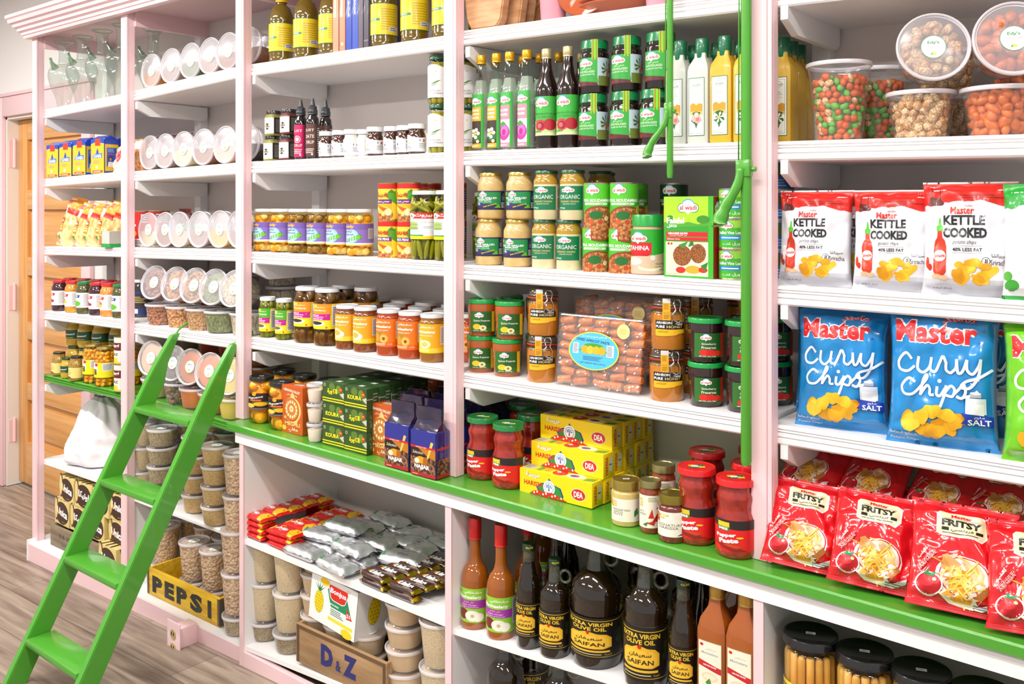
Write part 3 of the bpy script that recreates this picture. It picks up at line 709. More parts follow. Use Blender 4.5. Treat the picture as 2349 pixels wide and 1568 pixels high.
def nut_pieces(cols, size, n, seed, rb, rt, h, fill, asp=(1, .78, .72), rough=.12):
    """individual coated nuts packed to the wall of a clear tub"""
    def f(t, R_, H_):
        rnd = random.Random(seed); bm = bmesh.new(); zf = h * fill; k = 0; s = size; z = s * .8; ms = [c for c in cols]
        while z < zf:
            rr0 = rb + (rt - rb) * z / h - s * 1.05; m = int(2 * PI * rr0 / (s * 1.55)); a0 = rnd.random() * 6
            for i in range(m):
                a = a0 + 2 * PI * (i + rnd.uniform(-.25, .25)) / m; q = rnd.uniform(.82, 1.15)
                blob(bm, ((rr0 - rnd.uniform(0, .3) * s) * math.cos(a), (rr0 - rnd.uniform(0, .3) * s) * math.sin(a), z + rnd.uniform(-.3, .3) * s), (s * asp[0] * q, s * asp[1] * q, s * asp[2] * q), rrot(rnd), 2, rnd.randrange(len(ms)), rough, k); k += 1
            z += s * 1.25
        rr = rb + (rt - rb) * fill
        for i in range(int(26 * (rr / (s * 5)) ** 2)):
            a = rnd.random() * 6.28; d = math.sqrt(rnd.random()) * (rr - s)
            blob(bm, (d * math.cos(a), d * math.sin(a), zf + rnd.uniform(-.3, .45) * s), (s, s * asp[1], s * asp[2]), rrot(rnd), 2, rnd.randrange(len(ms)), rough, k); k += 1
        lathe(bm, [(0, .01), (rb * .72, .01), ((rb + (rt - rb) * fill) * .75, zf - s * .6), (0, zf - s * .5)], 16, 0)
        o = obj('contents', bm, ms, t, 'keep'); o['kind'] = 'stuff'
    return f
# ================================================================== fourth bay: between the two right-hand posts
K = '#1c1a1a'; Y_ = '#f6c51e'; R_ = '#d21f26'; G_ = '#1f8f3d'; G2 = '#58b52b'; WH = '#f8f7f5'
# --- shelf B: waters, molasses, frosted bottles
def water(name, colr, word):
    h = .272; r = .0205
    prof = [(0, .004), (r * .9, 0), (r, .006), (r, .165), (r * .97, .178), (r * .72, .205), (r * .6, .225), (r * .56, .25), (r * .56, .256)]
    art = [('r', 0, 0, 1, 1, '#39a93c'), ('r', 0, .0, .8, 1, '#3fae3f')] + aw(.42, .86, .95, .13) + [('r', 0, .5, .82, .76, colr)]
    ws = word.split(' ')
    for i, w_ in enumerate(ws): art.append(('t', w_, .4, .7 - i * .07 if len(ws) > 2 else .67 - i * .08, .62, .045, '#fff6e8', .04))
    if word.startswith('ROSE'): art += [('r', 0, 0, .82, .5, '#efe6f2'), ('e', .42, .27, .4, .15, '#d9319b'), ('e', .45, .3, .28, .1, '#ef6cc0'), ('e', .42, .27, .14, .06, '#b01c7c'), ('p', [(.1, .42), (.35, .47), (.6, .42), (.35, .37)], '#3c9a3c')]
    else: art += [('r', 0, 0, .82, .5, '#3b3226'), ('e', .5, .2, .3, .09, '#2f6a24')] + [('e', .42 + .22 * math.cos(a), .27 + .07 * math.sin(a), .13, .035, '#fdf7dc') for a in (0, 1.2, 2.4, 3.6, 4.8)] + [('e', .42, .27, .1, .025, '#f0c832'), ('e', .6, .12, .12, .03, '#f7eec4')]
    art.append(('r', 0, 0, .82, .08, colr)); art.append(('l', .15, .02, .65, .06, 1, '#ffffff'))
    return bottle(name, prof, GL, cap=(.247, .272, r * .66, M('#e3a914', .3, .3, .4)), labels=[(.008, .16, r, 118, art)], sq=5, extra=None,
                  inner=([(0, .006), (r * .86, .006), (r * .88, .16), (r * .6, .2), (0, .2)], GLASS('#eef4ea', .05, .4, '#eef0e8')))
ob = water('orange_blossom_bottle', '#eda81c', 'ORANGE BLOSSOM WATER'); rw = water('rose_water_bottle', '#f08a9d', 'ROSE WATER')
for i, (pr, xl, t_) in enumerate([(ob, 1087, 'orange blossom water'), (ob, 1122, 'orange blossom water'), (rw, 1152, 'rose water'), (rw, 1191, 'rose water')]):
    putl(pr, xl, .021, 4, 'B', 'clear %s bottle with gold cap, %s of four beside the molasses' % (t_, ORD[i]), 'bottle', 'clear flower water bottles')
for i, (pr, xl, Yq) in enumerate([(ob, 1118, .14), (rw, 1183, .14), (rw, 1222, .14), (ob, 1265, .15)]):
    putl(pr, xl, .021, 4, 'B', 'gold capped flower water bottle standing in the back row, %s from the left' % ORD[i], 'bottle', 'clear flower water bottles', Y=Yq)
h = .27; r = .03
art = [('r', 0, 0, 1, 1, '#b9d98a'), ('r', 0, .35, 1, 1, '#3fae3f')] + aw(.3, .83, .5, .26) + [('t', 'POMEGRANATE MOLASSES', .45, .55, .78, .055, '#24602e'), ('t', 'DE GRENADE', .42, .47, .5, .05, '#24602e'), ('e', .28, .26, .2, .15, '#c8323f'), ('e', .58, .28, .2, .15, '#b3202f'), ('e', .28, .25, .13, .1, '#8e1420'), ('e', .26, .25, .07, .06, '#d8606a'), ('r', 0, 0, 1, .08, '#d9ecae'), ('p', [(.05, .08), (.2, .16), (.35, .08)], '#4f9a2c')]
pm = bottle('molasses_bottle', [(0, .004), (r * .92, 0), (r, .008), (r, .155), (r * .93, .175), (r * .6, .2), (r * .45, .225), (r * .42, .25), (r * .42, .258)], [M('#24120f', .12, 1), GLASS('#d9c9be', .2, .15, '#a58f80')], bands=[0, 0, 0, 0, 0, 0, 0, 1], cap=(.243, .27, r * .47, M('#cdb98a', .35, .3, .5)), labels=[(.035, .14, r * 1.01, 175, art)])
for i, xl in enumerate((1226, 1277)): putl(pm, xl, r, 4, 'B', 'dark pomegranate molasses bottle, %s' % ['beside the rose water', 'beside the stacked date jars'][i], 'bottle', 'pomegranate molasses bottles')
putl(pm, 1283, r, 4, 'B', 'pomegranate molasses bottle half hidden in the second row', 'bottle', 'pomegranate molasses bottles', Y=.16)
art = [('r', 0, 0, 1, 1, '#33a333'), ('r', .48, 0, 1, 1, '#b9cfd6'), ('p', [(0, 0), (.5, 0), (.42, .4), (0, .3)], '#5a1a1a'), ('p', [(0, .2), (.5, .1), (.46, .5), (0, .45)], '#2c9a35')] + aw(.22, .8, .36, .3) + [('t', 'DATE MOLASSES', .25, .5, .36, .075, '#f4f7e8'), ('t', 'MELASSE DE DATTES', .25, .4, .36, .05, '#f4f7e8'), ('t', 'دبس تمر', .25, .61, .22, .08, '#f4f7e8'), ('r', .5, 0, 1, .35, '#6b7a34'), ('r', .68, 0, .72, .6, '#8a6a3c'), ('r', .88, 0, .93, .7, '#7a5c34')]
art += [('p', [(.7 + .0, .6), (.7 + .13 * math.cos(a) - .02, .6 + .3 * math.sin(a)), (.7 + .13 * math.cos(a + .35), .6 + .26 * math.sin(a + .35))], '#4c6a28') for a in (.2, .8, 1.5, 2.2, 2.9, 3.5, 5.8)] + [('p', [(.9, .7), (.9 + .12 * math.cos(a), .7 + .3 * math.sin(a)), (.9 + .12 * math.cos(a + .4), .7 + .24 * math.sin(a + .4))], '#3f5c22') for a in (.4, 1.1, 1.8, 2.6, 3.4)] + [('e', .72, .52, .04, .07, '#e0782a'), ('c', .04, .1, .08, '#7a1b1b'), ('c', .1, .05, .07, '#8e2424')]
strip = [('r', 0, 0, 1, 1, '#7ed321'), ('r', .18, 0, .3, 1, '#c43a2a'), ('r', .7, 0, .82, 1, '#c43a2a')]
dm = jar('date_molasses_jar', .138, .0385, M('#1d0f0c', .1, 1), '#0b7a42', .17, .93, 'straight', labels=[(.14, .66, 200, art, .15), (.62, 1.0, 24, strip, -.1)], knurl=.012)
for j in range(2):
    for i, xl in enumerate(((1327, 1399, 1467), (1329, 1402, 1479))[j]):
        putl(dm, xl, .0395, 4, 'B', 'dark date molasses jar with green lid, %s %s' % (['left', 'middle', 'right'][i], ['of the bottom row', 'on top of the stack'][j]), 'jar', 'stacked date molasses jars', dz=.1385 * j)
def frosted(name, colr, flower):
    r = .0285; h = .25
    art = [('r', 0, 0, 1, 1, '#2c6b45'), ('r', .03, .012, .97, .988, '#fbf9ee'), ('r', .1, .04, .9, .96, '#2c6b45'), ('r', .115, .045, .885, .955, '#fbf9ee'), ('e', .5, .87, .3, .035, '#2c6b45'), ('e', .5, .88, .18, .05, '#2c6b45'), ('e', .5, .88, .165, .045, '#fbf9ee'), ('e', .5, .87, .28, .03, '#fbf9ee'), ('t', 'al wadi', .5, .872, .46, .028, '#2c6b45', .02),
           ('t', 'NATURAL', .5, .74, .3, .02, '#2c6b45'), ('t', 'ROSE WATER' if flower else 'ORANGE BLOSSOM', .5, .705, .5, .02, '#2c6b45'), ('t', 'ماء الورد الطبيعي' if flower else 'ماء الزهر الطبيعي', .5, .65, .5, .03, '#555555'),
           ('p', [(.115, .4), (.115, .54), (.3, .57), (.5, .53), (.7, .56), (.885, .54), (.885, .4)], '#d99a2b'), ('p', [(.115, .3), (.115, .42), (.885, .42), (.885, .3)], '#e8c264'), ('r', .115, .1, .885, .36, '#fbf9ee'),
           ('p', [(.15, .26), (.4, .2), (.5, .12), (.6, .2), (.85, .26), (.7, .36), (.8, .4), (.5, .42), (.25, .4), (.3, .33)], '#2f6a2c')]
    if flower: art += [('e', .38, .3, .2, .06, '#f0b0aa'), ('e', .6, .28, .22, .07, '#eda09c'), ('e', .52, .36, .16, .045, '#f6c4be'), ('e', .6, .28, .1, .035, '#d9706c')]
    else: art += [('p', [(.5, .3), (.5 + .3 * math.cos(a - .25), .3 + .075 * math.sin(a - .25)), (.5 + .4 * math.cos(a), .3 + .1 * math.sin(a)), (.5 + .3 * math.cos(a + .25), .3 + .075 * math.sin(a + .25))], '#ffffff') for a in (.3, 1.3, 2.4, 3.4, 4.4, 5.4)] + [('e', .5, .3, .08, .02, '#e9c22c')]
    art.append(('t', '8.45 fl oz / 250 ml', .5, .075, .5, .016, '#444444'))
    return bottle(name, [(0, .004), (r * .95, 0), (r, .006), (r, .172), (r * .9, .185), (r * .52, .205), (r * .5, .215)], M(colr, .42, .2), cap=(.198, .25, r * .56, M('#0d6b45', .35, .4)), labels=[(.018, .155, r * 1.005, 72, art)], sq=6)
fr = frosted('frosted_rose_water_bottle', '#c9cbc2', 1); fo = frosted('frosted_orange_blossom_bottle', '#dcae2e', 0)
for i, (p_, xl) in enumerate([(fr, 1533), (fr, 1586), (fo, 1634), (fo, 1688)]):
    putl(p_, xl, .0285, 4, 'B', '%s glass bottle with green capsule, %s' % (['pale frosted', 'pale frosted', 'golden yellow', 'golden yellow'][i], ['directly behind the short green pole', 'second from the short green pole', 'between a pale bottle and the long pole', 'mostly behind the long green pole'][i]), 'bottle', 'square flower water bottles')
for i, (p_, xl, Yq) in enumerate([(fr, 1566, .15), (fr, 1615, .15), (fo, 1672, .15), (fo, 1768, .17), (fo, 1788, .235), (fo, 1806, .295)]):
    putl(p_, xl, .0285, 4, 'B', 'green capped square bottle in the rows behind, %s from the left' % ORD[i], 'bottle', 'square flower water bottles', Y=Yq)
# --- shelf C
SPK = MIXC('#c9a560', '#d9bb7e', 60, 'noise', .35, 1, .05, lo=.3, hi=.7)
art = [('r', 0, 0, 1, 1, '#262a5c'), ('r', .0, .05, .66, .93, '#1c8a4c'), ('p', [(0, .05), (.66, .05), (.66, .2), (.4, .32), (.2, .3), (0, .12)], '#252a50'), ('e', .2, .25, .1, .12, '#3a2f6a'), ('e', .16, .3, .04, .06, '#c7b4e0'), ('t', 'BABA GHANOUGE', .42, .24, .28, .07, '#e6c82a', .02, .25), ('p', [(.5, .1), (.6, .3), (.66, .1)], '#6ab02e'), ('c', .05, .85, .1, '#f1de2a')] + aw(.26, .8, .2, .3) + [('t', 'PULP OF GRILLED', .3, .62, .52, .09, W_, .03), ('t', 'EGGPLANT', .3, .52, .3, .09, W_, .03), ('t', 'باذنجان مشوي', .28, .41, .34, .09, W_, .01), ('r', .68, .1, .98, .4, '#d8d8e2'), ('l', .7, .14, .96, .36, 5, '#555566'), ('t', 'باذنجان مشوي', .83, .82, .22, .09, W_), ('l', .7, .48, .96, .72, 4, '#c9cbe0')]
ep = jar('grilled_eggplant_jar', .13, .0388, SPK, '#cdb25e', .075, .86, 'std', labels=[(.2, .61, 205, art, .22)], lidmat=M('#cdb260', .25, .4, .7))
ct_ = [('r', 0, 0, 1, 1, '#12744a'), ('r', .66, 0, 1, 1, '#e6d9bd'), ('l', .7, .05, .97, .5, 9, '#7b6a4e'), ('r', .7, .55, .97, .95, '#efe9dc'), ('t', 'Nutrition Facts', .83, .9, .24, .05, K), ('l', .71, .58, .96, .86, 6, '#444444')] + aw(.3, .83, .34, .26) + [('t', 'ORGANIC', .33, .55, .5, .17, '#f2f4ea', .0), ('t', 'ORGANIC TAHINA', .33, .36, .46, .06, '#d9b56a', .03), ('r', .12, .31, .54, .315, '#d9b56a'), ('t', 'SESAME PASTE', .33, .25, .3, .045, '#e8dfc0'), ('t', '(300g)', .14, .08, .2, .07, W_)] + [('p', [(.06, .6 - k), (.03, .62 - k * 1.3), (.03, .605 - k * 1.3)], '#f2f4ea') for k in (0, .05, .1)]
ot = jar('organic_tahina_jar', .131, .0345, M('#e3d3a9', .25, 1), '#14613f', .065, .93, 'hex', labels=[(.2, .68, 200, ct_, .2)], head=M('#b08a2c', .15, 1), fill=.72)
GSP = MIXC('#c98a4a', '#9c4a22', 1 / .006, 'cells', .5, .2, .3, c3='#6d2b16')
foul = [('r', 0, 0, 1, 1, '#3fb02b'), ('p', [(0, .62), (.5, .5), (1, .66), (1, 1), (0, 1)], '#57c02c'), ('e', .42, .06, .46, .42, '#8a3f20'), ('e', .42, .06, .42, .38, GSP), ('e', .36, .26, .13, .1, '#1f6a2c'), ('c', .56, .18, .06, '#e9c9a0'), ('c', .26, .1, .06, '#c25a2a'), ('c', .44, .1, .06, '#b5431f'), ('c', .72, .38, .13, '#c4dc3a'), ('c', .72, .38, .1, '#e9b92e')] + aw(.28, .86, .3, .24) + [('t', 'FOUL MOUDAMMAS', .36, .61, .62, .075, W_, .03), ('r', .1, .5, .58, .555, '#dfeecf'), ('t', 'فول مدمس', .34, .528, .3, .045, '#1d6a2c'), ('p', [(.86, .15), (.97, .15), (.96, .6), (.93, .78), (.9, .78), (.87, .6)], '#a98a1e'), ('r', .9, .74, .94, .8, '#2f6a2c'), ('e', .93, .12, .06, .1, '#efe6dc')]
fc = tin('fava_bean_can', .114, .0365, '#4ab32c', [(.03, .97, 215, foul, .3)])
foul2 = [(s if s[0] != 'r' or s[1] != 0 or len(s) < 6 or s[5] != '#3fb02b' else ('r', 0, 0, 1, 1, '#173f28')) for s in foul]
foul2 = [('r', 0, 0, 1, 1, '#173f28')] + [s for s in foul[2:]]
fd = tin('fava_bean_can', .114, .0365, '#173f28', [(.03, .97, 215, foul2, .3)])
for j in range(2):
    for i, xl in enumerate(((1089, 1154), (1094, 1160))[j]): putl(ep, xl, .04, 4, 'C', 'grilled eggplant pulp jar with gold lid, %s %s' % (['upper', 'lower'][1 - j], ['left', 'right'][i]), 'jar', 'grilled eggplant jars', dz=.131 * j)
    for i, xl in enumerate(((1220, 1276), (1224, 1284))[j]): putl(ot, xl, .0345, 4, 'C', 'organic tahina jar with green label and lid, %s %s' % (['upper', 'lower'][1 - j], ['left', 'right'][i]), 'jar', 'organic tahina jars', dz=.132 * j)
    for i, xl in enumerate(((1336, 1396), (1339, 1399))[j]): putl(fc, xl, .0365, 4, 'C', 'bright green foul moudammas can, %s %s of four' % (['upper', 'lower'][1 - j], ['left', 'right'][i]), 'can', 'foul moudammas cans', dz=.1145 * j)
for i, (xl, Yq) in enumerate([(1330, .14), (1366, .2)]): putl(ot, xl, .0345, 4, 'C', 'tahina jar in the back row, dark lid showing, %s' % ['nearer', 'farther'][i], 'jar', 'organic tahina jars', Y=Yq, dz=.132)
for i, (p_, xl, Yq, z) in enumerate([(fc, 1420, .17, .1145), (fd, 1480, .2, .1145), (fd, 1480, .2, 0), (fc, 1420, .17, 0)]): putl(p_, xl, .0365, 4, 'C', 'foul moudammas can in the back row, %s' % ['light green upper', 'dark green upper', 'dark green lower', 'light green lower'][i], 'can', 'foul moudammas cans', Y=Yq, dz=z)
tj = [('r', 0, 0, 1, 1, '#e2b69c'), ('r', 0, .52, 1, 1, '#2fa331'), ('p', [(0, .38), (.5, .42), (1, .52), (1, .6), (0, .6)], '#2fa331'), ('r', 0, .46, .46, .7, R_), ('p', [(.0, .46), (.46, .46), (.4, .4), (0, .4)], '#c41a20'), ('t', 'TAHINA', .22, .58, .4, .1, W_, .02)] + aw(.22, .8, .36, .24) + [('e', .14, .28, .16, .09, '#f2e6d0'), ('e', .44, .14, .22, .08, '#efdfc6'), ('e', .44, .18, .18, .06, '#d5b894'), ('c', .48, .36, .06, '#e8e0d8'), ('t', 'Net Weight', .66, .22, .26, .05, '#5a3a2a'), ('t', '15.98oz (1lb)', .66, .15, .28, .04, '#5a3a2a'), ('t', '454g', .66, .09, .12, .04, '#5a3a2a'), ('r', .93, .1, .99, .75, '#f2f2f2'), ('l', .935, .12, .985, .73, 16, K)]
tz = jar('tahina_jar', .148, .042, M('#dfb298', .3, .6), '#1e9a3c', .2, .94, 'straight', labels=[(.02, .76, 200, tj, .2)], knurl=0, seg=36)
putl(tz, 1447, .042, 4, 'C', 'plastic tahina jar with wide green lid beside the falafel box', 'jar')
FB = MIXC('#a8652a', '#6e3a14', 300, 'noise', .6, 0, .2, lo=.35, hi=.6)
ff = [('r', 0, 0, 1, 1, '#3fae2c'), ('r', 0, .6, .9, 1, '#a6dc2a'), ('p', [(0, .6), (0, .68), (.15, .7), (.3, .66), (.5, .69), (.7, .66), (.9, .7), (.9, .6)], '#4f9f2c'), ('e', .13, .73, .07, .04, '#3b8a26'), ('e', .8, .72, .13, .05, '#3b8a26'), ('p', [(0, .45), (.9, .45), (.9, .64), (0, .62)], '#2f9a2c'), ('r', .04, .02, .9, .44, '#f3ecc8'), ('p', [(.04, .44), (.12, .44), (.3, .05), (.75, .1), (.88, .44), (.9, .44), (.9, .02), (.04, .02)], '#efe6bf'), ('e', .38, .27, .19, .13, FB), ('e', .7, .3, .16, .12, FB), ('e', .6, .1, .16, .05, '#d9a32c'), ('e', .35, .09, .1, .04, '#cf2a20'), ('e', .8, .1, .09, .035, '#d12a20'), ('p', [(.3, .4), (.5, .45), (.42, .36)], '#3c8a2c'), ('p', [(.5, .38), (.58, .5), (.62, .4)], '#2c7a26'), ('p', [(.75, .15), (.9, .2), (.85, .08)], '#2f7a2a'), ('r', .05, .505, .89, .565, R_), ('r', .05, .455, .89, .495, R_), ('t', 'LEBANESE RECIPE', .29, .545, .4, .022, W_, .04), ('t', 'على الطريقة اللبنانية', .3, .52, .36, .02, W_), ('t', 'Gluten free', .2, .475, .26, .02, W_),
      ('t', 'Falafel', .24, .705, .36, .075, W_, .03), ('t', 'فلافل', .17, .635, .2, .05, W_, .02), ('r', .08, .4, .12, .43, R_), ('c', .16, .415, .014, R_), ('t', 'NET WEIGHT', .22, .04, .24, .015, '#6a6a4a'), ('t', '7oz. 200g', .18, .015, .18, .014, '#6a6a4a')] + aw(.5, .87, .44, .17)
fx = carton('falafel_mix_box', .131, .04, .193, '#3fae2c', front=ff, side=[('r', 0, 0, 1, 1, '#b3161d')] + aw(.5, .86, .8, .14))
put(fx, 1588, 4, 'C', YS + .03, 'tall green falafel mix box with two falafels pictured on it', 'box')
vl = [('r', 0, 0, 1, 1, '#46b02c'), ('p', [(0, .7), (1, .78), (1, 1), (0, 1)], '#8fd23a'), ('r', .6, 0, 1, .9, '#4a5a1c'), ('e', .72, .55, .12, .4, '#7f8f2e'), ('e', .88, .4, .1, .3, '#8f9f3a'), ('e', .95, .7, .1, .25, '#6c7c26'), ('r', .02, .3, .56, .46, '#2a8fd0'), ('l', 0.100, 0.335, 0.460, 0.425, 1, W_), ('t', 'Stuffed Vine Leaves', .28, .56, .5, .11, W_, .02), ('t', 'ورق عنب', .28, .16, .3, .14, W_)] + aw(.2, .82, .26, .3)
vc = tin('vine_leaf_can', .07, .0375, '#4ab32c', [(.04, .96, 210, vl, .3)])
for i in range(3): putl(vc, 1648, .0375, 4, 'C', 'short green vine leaf can by the long pole, %s of the stack' % ['bottom', 'middle', 'top'][i], 'can', 'vine leaf cans', dz=.0705 * i)
# --- shelf D
PRES = ('#1a7a3a')
def preserve(name, body, wordy, fruit, bar, barx, pit):
    art = [('r', 0, 0, 1, 1, '#2f6a26'), ('p', [(.2, 0), (1, .3), (1, 1), (.5, 1)], '#205a22'), ('r', barx, 0, barx + .14, 1, bar)] + aw(.36 if barx > .5 else .5, .82, .36, .26)
    for i, w2 in enumerate(wordy): art.append(('t', w2, .45, .55 - i * .14, .62 if len(w2) > 12 else .44, .11, '#f2f2e2', .01))
    art += fruit + [('t', 'NET WT. 13oz / 370g', .4, .05, .5, .05, W_, .02)]
    sw = [('p', [(.5 + .47 * math.cos(a), .5 + .47 * math.sin(a)), (.5 + .47 * math.cos(a + .06), .5 + .47 * math.sin(a + .06)), (.5 + .12 * math.cos(a + .65), .5 + .12 * math.sin(a + .65))], '#49c56a') for a in [i * 2 * PI / 22 for i in range(22)]]
    j = jar(name, .104, .0435, body, None, .12, .95, 'tulip', labels=[(.13, .68, 104, art, .05)], seg=16 if pit else 28)
    add_lid(j, .104, .0435, .12, .97, LIDM('#149a44'), knurl=.012)
    return j
qj = preserve('quince_preserve_jar', M('#a9561d', .12, 1), ['Quince Preserves'], [('e', .28, .25, .16, .14, '#e2c22a'), ('e', .5, .2, .13, .13, '#f0e2a0'), ('e', .5, .2, .05, .06, '#a87a3a')], '#e8b31c', .84, 0)
sj = preserve('strawberry_preserve_jar', M('#2b0f11', .1, 1), ['Strawberry', 'Preserves'], [('e', .3, .2, .14, .13, '#e0281f'), ('e', .5, .2, .14, .14, '#d5221c'), ('e', .7, .18, .12, .12, '#e0301f')], '#ea3a1c', .84, 1)
for j in range(2):
    for i, xl in enumerate(((1067, 1127), (1071, 1133))[j]): putl(qj, xl, .0445, 4, 'D', 'amber quince preserve jar with swirled green lid, %s %s' % (['lower', 'upper'][j], ['left', 'right'][i]), 'jar', 'quince preserve jars', dz=.105 * j)
    for i, (xl, Yq) in enumerate([(1110, .19), (1165, .19)]): putl(qj, xl, .0445, 4, 'D', 'quince preserve jar in the back row, %s %s' % (['lower', 'upper'][j], ['left', 'right'][i]), 'jar', 'quince preserve jars', dz=.105 * j, Y=Yq)
    for i, xl in enumerate((1575, 1660)): putl(sj, xl, .0445, 4, 'D', 'dark strawberry preserve jar with red striped label, %s %s' % (['lower', 'upper'][j], ['left', 'right'][i]), 'jar', 'strawberry preserve jars', dz=.105 * j)
    putl(sj, 1745, .0445, 4, 'D', 'dark preserve jar just past the pink post, %s of two' % ['lower', 'upper'][j], 'jar', 'strawberry preserve jars', dz=.105 * j, Y=.17)
hn = [('p', [(.02, .42), (.02, .98), (.8, .98), (1, .8), (1, .42)], '#1e1b19'), ('p', [(.02, .06), (.03, .44), (1, .44), (1, .2), (.75, .16), (.7, .1), (.4, .04), (.1, .02)], '#eeb51e'), ('t', 'ARHEON', .3, .84, .5, .15, WH, .03), ('t', 'PURE', .19, .6, .3, .16, WH, .03), ('t', 'HONEY', .66, .6, .52, .16, '#e5cb8a', .02), ('p', [(.62, .95), (.66, .98), (.9, .76), (.86, .74)], '#b8b2a6'), ('p', [(.9, .95), (.86, .98), (.62, .76), (.66, .74)], '#b8b2a6'), ('r', .12, .24, .42, .32, '#c69316'), ('t', '16 FL OZ', .3, .33, .3, .05, '#7a5a10')]
ht = [('r', 0, 0, 1, 1, '#f0a81c'), ('r', 0, .8, 1, 1, '#cfcfd2'), ('t', '16 FL OZ', .5, .32, .7, .1, '#6a4a10'), ('l', .15, .05, .85, .25, 3, '#7a5610'), ('l', .15, .5, .85, .76, 5, '#8a6210')]
HONEY = M('#b9721a', .08, 1); WIRE = M('#c9c9cc', .2, 0, 1)
def honey():
    h, r = .125, .0425
    t = jar('honey_jar', h, r, HONEY, None, .2, .9, 'hex', labels=[(.26, .58, 108, hn, -.1)], head=GLASS('#e9cfa0', .2, .3, '#b98a4a'), fill=.72, seg=12)
    bm = bmesh.new(); lathe(bm, [(0, h * .8), (r * .97, h * .8), (r * .97, h * .83), (r * .93, h * .845), (r * .93, h * .93), (r * .8, h), (r * .6, h - .002), (0, h - .002)], 32); L = obj('glass_lid', bm, GLASS('#d9d0c0', .3, .3, '#8a7a66'), t, 'auto')
    bm = bmesh.new(); lathe(bm, [(r * .98, h * .795), (r * 1.0, h * .8), (r * 1.0, h * .815), (r * .98, h * .82)], 32); obj('rubber_seal', bm, M('#cf2f22', .5), L, 'auto')
    for a0 in (-1.3, PI - 1.3):
        for q in ([], ):
            bm = bmesh.new(); c, s = math.cos(a0), math.sin(a0)
            def V(o, u, z): return (c * o - s * u, s * o + c * u, z)
            R1 = r * 1.05
            tube(bm, [V(R1, -.013, h * .5), V(R1 + .003, -.013, h * .7), V(R1 + .005, -.004, h * .78), V(R1 + .003, -.011, h * .9), V(R1, -.006, h * .97), V(R1, .006, h * .97), V(R1 + .003, .011, h * .9), V(R1 + .005, .004, h * .78), V(R1 + .003, .013, h * .7), V(R1, .013, h * .5)], .0021, 7, closed=True)
            obj('wire_clip', bm, WIRE, t, True)
    bm = bmesh.new(); tube(bm, [(r * 1.01 * math.cos(a), r * 1.01 * math.sin(a), h * .72) for a in [i * PI / 14 for i in range(28)]], .0012, 6, closed=True); tube(bm, [(r * .99 * math.cos(a), r * .99 * math.sin(a), h * .87) for a in [i * PI / 14 for i in range(28)]], .0012, 6, closed=True); obj('wire_ring', bm, WIRE, t, True)
    art_mesh('seal_strip', .019, h * .42, ht, S_cyl(r * 1.035, h * .79, -.3), t, du=.006)
    return t
hj = honey()
for i, (xl, z, Yq, tx) in enumerate([(1208, 0, None, 'lower one left of the apricot pack'), (1213, .126, None, 'upper one left of the apricot pack'), (1489, 0, None, 'lower one right of the apricot pack'), (1493, .126, None, 'upper one right of the apricot pack'), (1548, .126, .19, 'back row upper, third from front'), (1600, .126, .25, 'back row upper, farthest right'), (1245, .126, .2, 'back row upper, on the left'), (1245, 0, .2, 'back row lower, on the left'), (1550, 0, .19, 'back row lower, behind the right pair'), (1600, 0, .25, 'back row lower, farthest right')]):
    putl(hj, xl, .043, 4, 'D', 'clip-top honey jar with red seal, ' + tx, 'jar', 'clip top honey jars', dz=z, Y=Yq)
